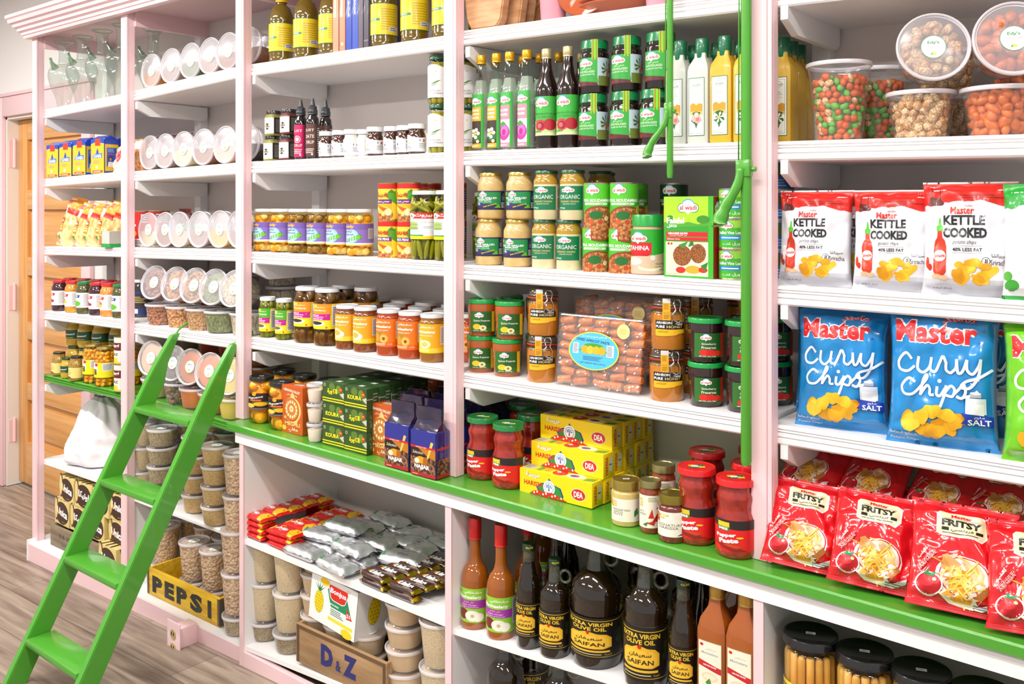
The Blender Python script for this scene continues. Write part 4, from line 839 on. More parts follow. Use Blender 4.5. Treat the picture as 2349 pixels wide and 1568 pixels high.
# apricot paste packs
def apricot():
    t = thing('apricot_paste_pack'); w, h, d = .262, .188, .03
    AP = MIXC('#e06c08', '#f28c18', 22, 'noise', .3, .5, .1); rnd = random.Random(4); bm = bmesh.new()
    for j in range(8):
        for i in range(5):
            x = -.105 + i * .0525 + rnd.uniform(-.006, .006); z = .016 + j * .0222
            R3 = Matrix.Rotation(rnd.uniform(-.18, .18), 3, 'Y'); m2 = bmesh.new()
            lathe(m2, [(0, -.021), (.0088, -.021), (.0102, -.017), (.0102, .017), (.0088, .021), (0, .021)], 12); bmesh.ops.rotate(m2, verts=m2.verts, matrix=Matrix.Rotation(PI / 2, 3, 'Y')); bmesh.ops.rotate(m2, verts=m2.verts, matrix=R3)
            bmesh.ops.translate(m2, verts=m2.verts, vec=(x, rnd.uniform(-.002, .002), z))
            me_ = bpy.data.meshes.new('x'); m2.to_mesh(me_); m2.free(); bm.from_mesh(me_); bpy.data.meshes.remove(me_)
    obj('apricot_rolls', bm, AP, t, 'auto', kind='stuff')
    bm = bmesh.new(); CW = GLASS('#ffffff', .7, .06, '#ffffff', .07); n1, n2 = 60, 44
    V = [[bm.verts.new((-w / 2 + .004 + (w - .008) * i / n1, -.0125 - .005 * abs(noise.noise(Vector((i * .33, j * .3, 1)))) * 2 + .005 * noise.noise(Vector((i * .9, j * .8, 5))), .004 + (h - .012) * j / n2)) for i in range(n1 + 1)] for j in range(n2 + 1)]
    for j in range(n2):
        for i in range(n1): bm.faces.new((V[j][i], V[j][i + 1], V[j + 1][i + 1], V[j + 1][i]))
    obj('crinkled_wrap', bm, CW, t)
    bm = bmesh.new(); box(bm, -w / 2, w / 2, -d / 2 - .004, d / 2, 0, h, 0, .004); tube(bm, [(-w / 2, -d / 2 - .002, h), (w / 2, -d / 2 - .002, h)], .0015, 6); tube(bm, [(w / 2, -d / 2 - .002, 0), (w / 2, -d / 2 - .002, h)], .0012, 6)
    obj('clear_sleeve', bm, GLASS('#ffffff', .16, .04, '#ffffff', .04), t)
    lab = [('e', .5, .5, .5, .5, '#e9d92c', 40), ('e', .5, .5, .48, .475, '#4fb7df', 40), ('t', 'DRIED APRICOT PASTE', .48, .76, .66, .07, '#1f3f78', .03, -.05), ('t', 'قمر الدين مصنع من المشمش', .5, .87, .5, .06, W_), ('r', .09, .4, .2, .68, '#e8eef4'), ('l', .1, .42, .19, .66, 7, '#556'), ('r', .76, .38, .9, .68, '#e8eef4'), ('l', .77, .4, .89, .66, 7, '#556677'), ('t', 'NET WEIGHT 400 G (14 oz)', .5, .17, .5, .05, '#1f3f78', .02), ('l', .3, .24, .7, .36, 4, '#2c5a90'), ('e', .5, .62, .2, .08, '#3c9a34'), ('p', [(.2, .5), (.35, .45), (.3, .56)], '#3c9a34'), ('p', [(.78, .5), (.65, .42), (.7, .54)], '#3c9a34')] + [('e', x, .52, .075, .11, c) for x, c in ((.33, '#f2a81c'), (.67, '#f2a81c'), (.44, '#f6bb2e'), (.56, '#f3b022'))]
    lab = [s if not (s[0] == 'l' and s[-1] == '#556') else s[:-1] + ('#555566',) for s in lab]
    art_mesh('label', .156, .098, lab, S_front(-d / 2 - .0045, .098, -.012), t)
    art_mesh('gold_sticker', .038, .038, [('e', .5, .5, .5, .5, '#e9d48a', 26), ('l', .2, .3, .8, .7, 4, '#cdb25e')], S_front(-d / 2 - .0045, .155, .075), t)
    return t
ap = apricot()
for i, (x, Yq, z, tl, yw) in enumerate([(1374, .075, 0, -.12, 0), (1412, .15, .04, -.08, 0), (1430, .215, .045, -.05, 0)]):
    put(ap, x, 4, 'D', Yq, 'clear pack of orange dried apricot paste rolls, %s' % ['front one with blue oval label facing out', 'second, half hidden behind the front pack', 'third, at the back under the shelf'][i], 'sweets pack', 'dried apricot paste packs', dz=z, tilt=tl)
# --- counter
PP = MIXC('#84140e', '#a82a16', 55, 'noise', .25, 1, .05, lo=.3, hi=.7)
mis = [('r', 0, 0, 1, 1, '#e01b1f'), ('p', [(0, .78), (.35, .72), (1, .66), (1, 1), (0, 1)], '#242120'), ('r', .74, .0, 1, .96, '#dcdde2'), ('l', .76, .08, .98, .82, 16, '#6a6a72'), ('t', 'Nutrition Facts', .87, .9, .2, .04, K), ('r', .12, .66, .3, .93, '#f0c52a'), ('r', .12, .66, .3, .78, '#2f7a34'), ('t', 'MIS', .21, .72, .14, .08, W_, .04), ('t', 'Pepper', .24, .5, .3, .15, WH, .05, .12), ('t', 'Paste', .28, .35, .28, .15, WH, .05, .12), ('e', .44, .47, .05, .03, '#f0c52a'), ('p', [(.05, .25), (.2, .1), (.35, .02), (.55, .04), (.4, .16), (.3, .2), (.35, .26), (.15, .24)], '#8c1712'), ('p', [(.2, .22), (.4, .12), (.5, .2), (.32, .27)], '#c8401f')]
sk = (.036, .026, [('r', 0, 0, 1, 1, '#2f6a34'), ('p', [(0, 1), (0, .4), (.6, 1)], '#e9a52a'), ('p', [(1, 0), (1, .5), (.5, 0)], '#f0d02e'), ('r', .15, .3, .6, .75, '#e9e9ea'), ('t', 'MIS', .6, .35, .4, .25, W_, .03)])
def pep(lidc):
    return jar('pepper_paste_jar', .172, .0455, PP, lidc, .09, .97, 'waist', labels=[(.1, .5, 205, mis, .15)], sticker=sk, seg=32)
pg, pr_ = pep('#1c7a36'), pep('#d8181c')
for i, (xl, Yq) in enumerate([(1071, .06), (1129, .045), (1122, .16), (1172, .15), (1165, .26), (1215, .28), (1240, .22)]):
    putl(pg, xl, .0455, 4, 'E', 'red pepper paste jar with green lid, %s' % ['front left beside the pink post', 'front, beside the yellow harissa boxes', 'second row left', 'second row right', 'third row left', 'farthest back right', 'third row right'][i], 'jar', 'green lidded pepper paste jars', Y=Yq)
for i, (xl, Yq) in enumerate([(1552, .02), (1640, .005), (1598, .125), (1683, .11), (1650, .22), (1662, .3)]):
    putl(pr_, xl, .0455, 4, 'E', 'red pepper paste jar with red lid, %s' % ['front left beside the small jars', 'front right beside the pink post', 'second row left', 'second row right', 'third row', 'farthest back'][i], 'jar', 'red lidded pepper paste jars', Y=Yq)
YEL = '#f7d311'
hx = [('r', 0, 0, 1, 1, YEL), ('p', [(.3, .0), (.24, .34), (.3, .55), (.38, .6), (.42, .82), (.47, .6), (.58, .5), (.62, .2), (.6, 0)], '#2a3a8a'), ('p', [(.32, .0), (.26, .34), (.31, .52), (.39, .58), (.42, .76), (.46, .58), (.56, .48), (.6, .2), (.58, 0)], '#2f8a3c'), ('c', .42, .42, .3, W_), ('c', .42, .42, .24, '#9ab0d8'), ('c', .42, .42, .2, W_), ('p', [(.41, .28), (.43, .28), (.425, .46), (.415, .46)], '#2f4aa0')] + [('p', [(.42, .46), (.42 + .045 * math.cos(a), .46 + .13 * math.sin(a)), (.42 + .04 * math.cos(a + .5), .46 + .1 * math.sin(a + .5))], '#2f4aa0') for a in (-.4, .5, 1.5, 2.4, 3.2)]
hx += [('p', [(.14, 0), (.2, .16), (.28, .24), (.38, .2), (.46, .24), (.56, .16), (.68, .0)], '#d2231c')] + [('e', .17 + i * .042, .05 + .1 * ((i * 7) % 3) / 2, .013, .045, '#f0e8d8' if i % 3 else '#2f8a3c', 8) for i in range(11)]
hx += [('t', 'HARISSA', .2, .46, .27, .2, '#d2231c', .03), ('t', 'هريسة', .19, .8, .2, .26, '#c9a52a', .09), ('t', 'هريسة', .19, .8, .2, .26, W_, .03), ('e', .82, .42, .1, .25, '#d8d8c8'), ('e', .82, .42, .092, .225, '#cf2420'), ('t', 'DEA', .82, .42, .12, .24, W_, .03)]
hsd = [('t', 'HARISSA', .3, .45, .62, .3, '#cf3a20', .02, PI / 2), ('r', .6, .2, .85, .8, '#d9dcd4'), ('l', .63, .3, .82, .7, 3, '#666666')]
hsd = [('t', 'HARISSA', .28, .5, .95, .2, '#cf3a20', .03, PI / 2), ('p', [(.5, .3), (.75, .2), (.85, .75), (.6, .85)], '#d6d8d2'), ('l', 0.520, 0.460, 0.820, 0.580, 1, '#555555')]
htp = [('r', .02, .1, .16, .9, '#d8d5c6'), ('l', .03, .2, .15, .85, 7, '#6a6a58'), ('r', .2, .2, .26, .8, '#3c9a48'), ('r', .28, .3, .36, .7, '#c9a040'), ('e', .5, .5, .09, .42, '#c4281e'), ('e', .47, .6, .03, .12, '#efe6cf'), ('e', .72, .5, .12, .4, '#f3ecd6'), ('e', .7, .5, .06, .2, '#5a3a90'), ('p', [(.86, .1), (.98, .3), (.98, .8), (.86, .6)], '#3c8a3c')]
hb = carton('harissa_box', .236, .05, .064, YEL, hx, hsd, htp)
n_ = 0
for lv, (x0, y0, ndeep) in enumerate([(1273, .055, 6), (1273, .055, 6), (1273, .055, 7)]):
    for d_ in range(ndeep):
        Yq = y0 + .045 * lv + d_ * .0515
        if Yq > .34: continue
        jx = ((d_ * 7 + lv * 3) % 5 - 2) * .0015
        o = stamp(hb, (XP(1275, .03) + jx, Yq, shz(4, 'E', XP(1275, .03)) + .0645 * lv + .001), (0, 0, 0), 'yellow harissa tube box, %s layer, %s from the front' % (['bottom', 'middle', 'top'][lv], ORD[d_]), 'box', 'stacked harissa boxes')
NYS = [('t', 'NEW', .14, .86, .13, .08, '#d9c11e', .04), ('t', 'YORK', .14, .77, .13, .08, '#d9c11e', .04), ('t', 'SHUK', .14, .68, .13, .08, '#d9c11e', .04)]
lp = [('r', 0, 0, 1, 1, '#f3ecd8')] + NYS + [('t', 'PRESERVED', .3, .52, .42, .08, '#3a3a34'), ('t', 'LEMON', .22, .42, .24, .08, '#3a3a34'), ('t', 'PASTE', .22, .32, .24, .08, '#3a3a34'), ('p', [(.6, .2), (.72, .35), (.68, .62), (.6, .45)], '#3c8a48'), ('p', [(.0, .7), (.08, .6), (.06, .95), (0, 1)], '#e8922c'), ('t', '9 OZ', .88, .45, .1, .08, '#3a3a34')]
lj = jar('lemon_paste_jar', .108, .0365, M('#c9b063', .2, 1), None, .2, .94, 'straight', labels=[(.12, .62, 170, lp, .1)]); add_lid(lj, .108, .0365, .21, .96, M('#b39a48', .28, .3, .8), sticker=PRICE)
putl(lj, 1402, .0365, 4, 'E', 'preserved lemon paste jar with wide gold lid beside the harissa boxes', 'jar', Y=.01)
hs = [('r', 0, 0, 1, 1, '#f1ead6')] + NYS + [('t', 'SPICY', .16, .5, .16, .06, '#3a3a34'), ('t', 'HARISSA', .18, .42, .22, .06, '#3a3a34'), ('p', [(.35, .3), (.45, .6), (.5, .3)], '#cf3020'), ('p', [(.45, .2), (.62, .5), (.6, .2)], '#b8281c'), ('p', [(.3, .15), (.55, .25), (.5, .08)], '#cf3020'), ('p', [(.2, .1), (.35, .2), (.3, .05)], '#3c7a3c'), ('p', [(.55, .6), (.7, .75), (.65, .55)], '#8aa060'), ('l', .35, .8, .6, .95, 3, '#9aa070')]
sh_ = jar('spicy_harissa_jar', .123, .026, MIXC('#6a2414', '#93401f', 60, 'noise', .25, 1, .05), None, .14, .95, 'straight', labels=[(.12, .74, 200, hs, .15)]); add_lid(sh_, .123, .026, .14, .97, M('#a39a62', .3, .3, .8), knurl=.015)
putl(sh_, 1467, .026, 4, 'E', 'slim spicy harissa jar with chillies printed on its label', 'jar', Y=.0)
putl(sh_, 1493, .031, 4, 'E', 'slim gold lidded harissa jar standing behind the front one', 'jar', Y=.09, scale=1.12)
sg = [('r', 0, 0, 1, 1, '#f3eedd'), ('t', 'SIGNATURE', .35, .48, .56, .1, '#3a3a34'), ('t', 'HARISSA', .32, .36, .44, .1, '#3a3a34'), ('p', [(0, .6), (.1, .55), (.12, .9), (0, 1)], '#b02a1c'), ('p', [(.6, .75), (.75, .95), (.65, .7)], '#3c7a48'), ('p', [(.5, .05), (.7, .2), (.75, .05)], '#3f5a78'), ('t', 'NEW YORK', .2, .86, .3, .08, '#d9c11e', .04), ('t', 'SHUK', .16, .76, .2, .08, '#d9c11e', .04)]
s2 = jar('signature_harissa_jar', .108, .0335, M('#6d2517', .2, 1), None, .2, .94, 'straight', labels=[(.14, .66, 190, sg, .1)]); add_lid(s2, .108, .0335, .2, .97, M('#97832f', .28, .3, .8))
putl(s2, 1509, .0335, 4, 'E', 'signature harissa jar with gold lid squeezed beside the red lidded jar', 'jar', Y=-.012)
# --- top shelf
WD = MIXC('#c98f5e', '#dfae80', 14, 'noise', .5, .1, .1, (1, 1, 6))
for i, (x, Yq, k) in enumerate([(1118, .065, 1), (1160, .13, 1), (1180, .2, .98), (1225, .29, 1.05)]):
    t = thing('wooden_mould'); bm = bmesh.new()
    pts = [(-.045, 0), (.04, 0), (.056, .02), (.066, .1), (.062, .19), (-.07, .19), (-.075, .1), (-.062, .03)]
    prism(bm, pts, -.017, .017, 'y'); bmesh.ops.recalc_face_normals(bm, faces=bm.faces); bmesh.ops.bevel(bm, geom=bm.edges[:], offset=.004, segments=2, affect='EDGES'); obj('paddle', bm, WD, t, 'auto')
    ring = [('e', .5 + .4 * math.cos(a), .5 + .4 * math.sin(a), .05, .05, '#b07a4c', 8) for a in [j * PI / 12 for j in range(24)]] + [('e', .5, .5, .3, .3, '#c08a5a'), ('e', .5, .5, .2, .2, '#b57f50'), ('e', .5, .5, .1, .1, '#c9966a')]
    art_mesh('carving', .09, .09, ring, S_front(-.017, .12, -.003), t)
    stamp(t, (XP(x, Yq), Yq, shz(4, 'A', XP(x, Yq))), (-.05, 0, .1), 'pale wooden pastry mould with carved ring, %s from the front' % ORD[i], 'mould', 'carved wooden moulds', scale=k)
t = thing('pink_cup'); bm = bmesh.new(); lathe(bm, [(0, 0), (.031, 0), (.033, .004), (.04, .12), (.041, .125), (.038, .122), (.031, .006), (0, .006)], 32); obj('cup_body', bm, M('#f0a0ae', .35, .3), t, 'auto')
putl(t, 1240, .034, 4, 'A', 'plain pink cup between the wooden moulds and the terracotta dish', 'cup', 'pink cups on the top shelf'); putl(t, 1476, .04, 4, 'A', 'plain pink cup right of the terracotta dishes', 'cup', 'pink cups on the top shelf')
TC = MIXC('#b4552c', '#ecdccb', 16, 'noise', .35, .5, .0, lo=.48, hi=.53, detail=1)
t = thing('terracotta_dish'); bm = bmesh.new(); lathe(bm, [(0, 0), (.05, 0), (.09, .012), (.1, .02), (.098, .024), (.085, .016), (0, .008)], 40, mis=[0, 0, 0, 0, 1, 1]); obj('dish', bm, [M('#b5583a', .5, .2), TC], t, 'auto')
stamp(t, (XP(1350, .08), .085, shz(4, 'A', XP(1350, .08)) + .092), (PI / 2 - .12, 0, 0), 'terracotta dish with pale swirl glaze standing on edge', 'dish', scale=.95)
t = thing('terracotta_bowl'); bm = bmesh.new(); lathe(bm, [(0, 0), (.06, 0), (.1, .016), (.115, .028), (.112, .032), (.09, .02), (0, .01)], 40); obj('bowl', bm, M('#b8623f', .45, .3), t, 'auto')
b1 = stamp(t, (XP(1425, .15), .15, shz(4, 'A', XP(1425, .15))), (0, 0, 0), 'flat terracotta dish, bottom of the small pile', 'dish', 'piled terracotta dishes')
stamp(t, (XP(1425, .15), .15, shz(4, 'A', XP(1425, .15)) + .013), (0, 0, 0), 'flat terracotta dish, top of the small pile', 'dish', 'piled terracotta dishes')
t = thing('grey_bowl'); bm = bmesh.new(); lathe(bm, [(0, 0), (.04, 0), (.07, .04), (.078, .09), (.075, .09), (.067, .042), (0, .008)], 32); obj('bowl', bm, M('#c9cdd2', .3, .5), t, 'auto')
putl(t, 1293, .07, 4, 'A', 'pale grey glazed bowl behind the terracotta dish', 'bowl', Y=.2)
# --- lower shelf: vinegars and olive oils
VIN = M('#96500f', .08, 1); r = .040; h = .3
vn = [('r', 0, 0, 1, 1, '#8fc93a'), ('r', 0, .42, .72, .66, '#a33aa8'), ('r', .72, .22, 1, .95, '#e4e4ea'), ('l', .74, .26, .98, .9, 11, '#66666e'), ('t', 'Mechaalany', .34, .74, .56, .12, W_, .03), ('t', 'مشعلاني', .42, .88, .4, .1, W_, .02), ('c', .08, .88, .06, '#d22a4a'), ('t', 'خل تفاح', .34, .6, .24, .07, '#f4e63a'), ('t', 'Apple Vinegar', .34, .52, .36, .045, W_), ('t', 'Vinaigre de Pommes', .34, .46, .42, .04, W_), ('e', .2, .24, .14, .16, '#7a1e20'), ('e', .42, .2, .16, .16, '#f3efdc'), ('e', .54, .16, .13, .13, '#faf6e6'), ('e', .42, .2, .04, .05, '#c9b890')]
vb = bottle('apple_vinegar_bottle', spline([(0, .006), (r * .85, 0), (r, .008), (r, .06), (r, .12), (r * .96, .14), (r * .8, .16), (r * .55, .175), (r * .42, .192), (r * .38, .22), (r * .37, .285)], 3), VIN, cap=(.242, .3, r * .44, M('#d8201c', .35, .3)), labels=[(.022, .115, r * 1.008, 190, vn, .1)])
for i, (xl, Yq) in enumerate([(1057, .02), (1118, .01), (1112, .13), (1175, .12), (1150, .24)]): putl(vb, xl, r, 4, 'H', 'red capped apple vinegar bottle with lime green label, %s' % ['front left', 'front right', 'second row left', 'second row right', 'back row'][i], 'bottle', 'apple vinegar bottles', Y=Yq)
OIL = M('#1c1105', .05, 1); NECK = GLASS('#e4e6d4', .35, .12, '#9aa088')
sai = [('r', 0, 0, 1, 1, '#191512'), ('r', 0, .92, 1, .935, '#d8b42c'), ('r', 0, .06, 1, .07, '#d8b42c'), ('t', 'EXTRA VIRGIN', .34, .84, .54, .09, '#ecc32c', .03), ('t', 'OLIVE OIL', .34, .73, .4, .09, '#ecc32c', .03), ('p', [(.08, .3), (.08, .52), (.14, .6), (.24, .62), (.3, .66), (.36, .66), (.44, .62), (.54, .6), (.6, .52), (.6, .3), (.5, .25), (.18, .25)], '#eeb52a'), ('p', [(.1, .32), (.1, .5), (.16, .57), (.5, .57), (.57, .5), (.57, .32), (.5, .27), (.18, .27)], '#f4c23a'), ('t', 'سعيفان', .34, .49, .3, .1, '#2a1d0c', .02), ('t', 'SAIFAN', .34, .36, .36, .09, '#2a1d0c', .02), ('c', .34, .64, .04, '#c22a1c'), ('r', .08, .17, .58, .215, '#e9b82c'), ('l', .1, .1, .55, .14, 1, '#d8c89a'), ('r', .8, .32, .98, .86, '#b9d93c'), ('t', 'Nutrition Facts', .89, .81, .15, .04, K), ('l', .815, .36, .965, .76, 8, '#3a4a14'), ('t', 'التعبئة', .56, .12, .08, .05, '#e9b82c'), ('e', .72, .62, .06, .1, '#2c3a14'), ('e', .7, .45, .05, .08, '#314218')]
def oil(name, h, R, kind, lab=(.1, .5), handle=True):
    if kind == 'slim': prof = [(0, .006), (R * .85, 0), (R, .008), (R, h * .5), (R * .93, h * .6), (R * .62, h * .73), (R * .48, h * .83), (R * .44, h * .95)]; band = [0, 0, 0, 0, 0, 0, 1]
    elif kind == 'jug': prof = [(0, .006), (R * .8, 0), (R * .93, .006), (R * .97, .02), (R * .97, h * .42), (R, h * .46), (R, h * .55), (R * .9, h * .64), (R * .55, h * .72), (R * .42, h * .74), (R * .3, h * .9), (R * .26, h * .96)]; band = [0] * 9 + [1, 1]
    else: prof = [(0, .006), (R * .82, 0), (R * .97, .006), (R, .02), (R, h * .5), (R * .97, h * .51), (R, h * .53), (R * .97, h * .55), (R, h * .57), (R * .93, h * .66), (R * .6, h * .73), (R * .42, h * .77), (R * .36, h * .9), (R * .34, h * .96)]; band = [0] * 11 + [1, 1]
    cr_ = prof[-1][0]
    def ex(t):
        if not handle: return
        bm = bmesh.new(); zc = h * (.83 if kind == 'jug' else .82); q = h * .055; x0 = cr_ * 1.1
        tube(bm, [(x0 + q + q * math.cos(a), 0, zc + q * 1.15 * math.sin(a)) for a in [i * 2 * PI / 18 for i in range(18)]], h * .017, 8, closed=True)
        o = obj('handle', bm, NECK, t, True); o.rotation_euler = (0, 0, -.3)
    return bottle(name, prof, [OIL, NECK], bands=band, cap=(h * .93, h, cr_ * 1.18, M('#11301c', .3, .4)), labels=[(h * lab[0], h * lab[1], R * 1.012, 205, sai, .12), (h * .955, h * .985, cr_ * 1.2, 90, [('t', 'OLIVE', .5, .5, .8, .7, '#d8c83a', .03)], .1)], extra=ex)
o1 = oil('olive_oil_bottle', .27, .033, 'slim', (.12, .46), False); o2 = oil('olive_oil_jug', .245, .0395, 'mid', (.1, .5)); o3 = oil('large_olive_oil_jug', .315, .0655, 'jug', (.1, .42)); o4 = oil('ribbed_olive_oil_jug', .3, .052, 'mid', (.08, .5))
for p_, xl, rr, Yq, tx in [(o1, 1184, .033, .0, 'slim olive oil bottle beside the vinegar'), (o2, 1237, .0395, .0, 'small looped olive oil jug between slim bottle and large jug'), (o3, 1309, .0655, .03, 'large dark olive oil jug with round shoulders, front centre'), (o4, 1431, .052, .0, 'medium olive oil jug with ribbed shoulders and glass loop'), (o1, 1532, .035, -.01, 'slim olive oil bottle beside the square vinegar bottles'),
                         (o1, 1228, .033, .12, 'slim olive oil bottle in the second row, leftmost'), (o1, 1270, .033, .2, 'slim olive oil bottle in the third row, left'), (o2, 1305, .0395, .14, 'small looped oil jug behind the left front one'), (o1, 1340, .033, .25, 'slim olive oil bottle at the back behind the large jug'), (o3, 1385, .0655, .2, 'large oil jug in the back row behind the front jug'), (o4, 1480, .05, .17, 'medium oil jug in the second row'), (o2, 1540, .0395, .14, 'small looped oil jug in the second row right'), (o1, 1580, .033, .1, 'slim olive oil bottle in the second row, rightmost'), (o1, 1620, .033, .2, 'slim olive oil bottle at the back, far right')]:
    putl(p_, xl, rr, 4, 'H', tx, 'bottle', 'olive oil bottles and jugs', Y=Yq)
gv = [('r', 0, 0, 1, 1, '#b9925c'), ('r', .02, .01, .98, .99, '#f1e8d2'), ('t', 'Mechaalany', .5, .8, .75, .05, '#9aa0b0', .02), ('t', 'مشعلاني', .55, .87, .5, .04, '#9aa0b0'), ('c', .14, .93, .025, R_), ('p', [(.02, .68), (.98, .6), (.98, .5), (.02, .58)], '#c4222a'), ('t', '100% PURE GRAPES', .5, .6, .6, .025, WH, .03, -.08), ('e', .5, .42, .36, .07, '#e0cfa6'), ('e', .5, .42, .3, .05, '#efe4c8')] + [('e', .42 + .1 * (i % 4), .27 - .035 * (i // 4), .065, .028, '#6a2a5a' if i % 2 else '#8a3f70', 10) for i in range(11)] + [('p', [(.3, .32), (.5, .4), (.6, .3), (.45, .27)], '#4f8a2c'), ('t', 'GRAPE VINEGAR', .5, .08, .8, .04, '#c4222a', .03)]
r = .036
gb = bottle('grape_vinegar_bottle', [(0, .005), (r * .95, 0), (r, .006), (r, .175), (r * .85, .2), (r * .45, .225), (r * .4, .24), (r * .4, .262)], M('#9c4f14', .08, 1), cap=(.243, .275, r * .5, M('#c29a45', .3, .3, .6)), labels=[(.02, .155, r * 1.005, 78, gv)], sq=6)
for i, (xl, Yq) in enumerate([(1604, -.005), (1673, -.01), (1650, .1), (1700, .12)]): putl(gb, xl, r, 4, 'H', 'square amber grape vinegar bottle with gold cap, %s' % ['front left', 'front right by the partition', 'back left', 'back right'][i], 'bottle', 'grape vinegar bottles', Y=Yq)
for i, (xl, Yq) in enumerate([(1118, .03), (1240, .02), (1170, .16), (1300, .15)]): putl(o4, xl, .05, 4, 'I', 'olive oil jug on the bottom level, %s from the left' % ORD[[0, 2, 1, 3][i]], 'bottle', 'olive oil jugs at the bottom', Y=Yq)
# --- green painted poles with lever handles
def pole(name, xp, Yq, ztop, ytop, ybot, wpx, hx_, hy0, hy1, label):
    b0 = P(xp, ybot, Yq); r = wpx / SPX(xp, Yq) / 2; t = thing(name, label, 'pole', None, (b0.x, Yq, b0.z)); L = ztop - b0.z
    bm = bmesh.new(); tube(bm, [(0, 0, .002), (0, 0, .01), (0, 0, L)], r, 14, radii=[r * .8, r, r]); obj('shaft', bm, GREEN, t, 'auto')
    z0 = P(xp, hy0, Yq).z - b0.z; z1 = P(xp, hy1, Yq).z - b0.z; dx = hx_ / 800
    bm = bmesh.new(); Z = z0 - z1
    tube(bm, spline([(-r * .6, -r, z0 + .0), (-r * 1.2, -r * 1.3, z0 - Z * .3), (dx * .75, -r * 1.6, z0 - Z * .65), (dx, -r * 1.8, z1 + .012), (dx, -r * 1.8, z1)], 4), r, 12, radii=[r * .8] * 4 + [r * .9] * 3 + [r * 1.1] * 3 + [r * 1.4] * 3 + [r * 1.6] * 2 + [r * 1.4, r * .4]); lv = obj('lever_handle', bm, GREEN, t, True)
    bm = bmesh.new(); box(bm, -r * 1.7, r * 1.15, -r * 1.2, r * .6, z0 - .02, z0 + .018, 0, .004); tube(bm, [(r * .9, 0, z0 - .003), (r * 1.9, 0, z0 - .003)], .005, 8); obj('bracket', bm, GREEN, t, 'auto')
    bm = bmesh.new(); tube(bm, [(-r * 1.25, -r * .6, z0 + .01), (-r * 1.15, -r * .4, L)], .0016, 6); obj('pull_rod', bm, GREEN, t, True)
    return t
pole('reach_pole', 1537, -.012, 2.45, 0, 410, 15, -42, 252, 362, 'shorter green painted reaching pole with lever handle hanging over the shelves')
pole('reach_pole', 1712, -.03, 2.45, 0, 1068, 25, -42, 385, 520, 'long green painted reaching pole with lever handle beside the last pink post')
# ================================================================== fifth bay: nuts and snack bags
NUTC = [M('#5faa35', .55, 0, bump=.3, bscale=300), M('#cf5606', .5, .1, bump=.3, bscale=300), M('#c45606', .5, .1, bump=.3, bscale=300), MIXC('#c58d52', '#ead2a4', 260, 'noise', .55, 0, .5, lo=.45, hi=.6)]
SES = [MIXC('#c08a50', '#ecd6ac', 240, 'noise', .55, 0, .6, lo=.42, hi=.6), MIXC('#b97f45', '#e2c491', 240, 'noise', .5, 0, .6, lo=.5, hi=.65)]
ORN = [MIXC('#cc5c06', '#dc7410', 90, 'noise', .45, .1, .5), MIXC('#c25406', '#d26a0e', 90, 'noise', .45, .1, .5)]
rt = .0655
tall = tub('tall_nut_tub', .172, rt, None, taper=.74, fillf=nut_pieces(NUTC, .0105, 0, 3, rt * .74, rt, .172, .78), big=True)
low_s = tub('sesame_nut_tub', .098, rt, None, taper=.8, fillf=nut_pieces(SES, .0118, 0, 5, rt * .8, rt, .098, .8), big=True, srad=.36)
low_o = tub('orange_nut_tub', .098, rt * 1.04, None, taper=.8, fillf=nut_pieces(ORN, .0125, 0, 8, rt * .83, rt * 1.04, .098, .8, asp=(1.25, .78, .75)), big=True, srad=.36)
putl(tall, 1852, rt, 5, 'B', 'tall clear tub of mixed green, orange and sesame coated nuts, nearest the pink post', 'tub', 'tubs of mixed coated nuts', yaw=0)
for i, (xl, Yq) in enumerate([(1905, .19), (1952, .3)]): putl(tall, xl, rt, 5, 'B', 'tall tub of mixed coated nuts standing %s the front tub' % ['behind', 'farthest behind'][i], 'tub', 'tubs of mixed coated nuts', Y=Yq, yaw=0)
putl(low_s, 2034, rt, 5, 'B', 'low clear tub of sesame coated peanuts standing upright at the front', 'tub', 'tubs of sesame peanuts', yaw=0)
putl(low_o, 2203, rt * 1.04, 5, 'B', 'low clear tub of orange coated peanuts standing upright at the right edge', 'tub', 'tubs of orange peanuts', yaw=0)
for p_, x, rr, tx, g in ((low_s, 2104, rt, 'sesame coated peanuts', 'tubs of sesame peanuts'), (low_o, 2282, rt * 1.04, 'orange coated peanuts', 'tubs of orange peanuts')):
    Yq = .068; X = XP(x, Yq); stamp(p_, (X, Yq + .058, shz(5, 'B', X) + .1 + rr * 1.03 - .004), (PI / 2 - .16, 0, .42), 'tub of %s tipped on its side, sticker lid facing out' % tx, 'tub', g)
for p_, x, rr, tx, g in ((low_s, 2165, rt, 'sesame coated peanuts', 'tubs of sesame peanuts'), (low_o, 2345, rt * 1.04, 'orange coated peanuts', 'tubs of orange peanuts')):
    for k in range(2):
        put(p_, x, 5, 'B', .235, 'upright tub of %s in the back row, %s' % (tx, ['lower', 'upper'][k]), 'tub', g, dz=.1 * k)
def chips(cx, cy, w, h, n, seed, base='#e9ab1c'):
    rnd = random.Random(seed); out = []; cs = ['#f3bd26', '#e9a81a', '#f7cb3c', '#dd9714', '#efb022']
    for i in range(n):
        a = rnd.uniform(0, 6.28); d = math.sqrt(rnd.random()); x = cx + w * .38 * d * math.cos(a); y = cy + h * .34 * d * math.sin(a); rx, ry = w * rnd.uniform(.1, .19), h * rnd.uniform(.12, .25); q = rnd.uniform(-.6, .6)
        P_ = [(x + rx * math.cos(t) * math.cos(q) - ry * math.sin(t) * math.sin(q) * .5, y + rx * math.cos(t) * math.sin(q) * .5 + ry * math.sin(t) * (1 + .25 * math.sin(3 * t + i))) for t in [k * PI / 8 for k in range(16)]]
        out.append(('p', [(px * .93 + x * .07, py * .93 + y * .07 + ry * .04) for px, py in P_], cs[rnd.randrange(5)]))
    return out
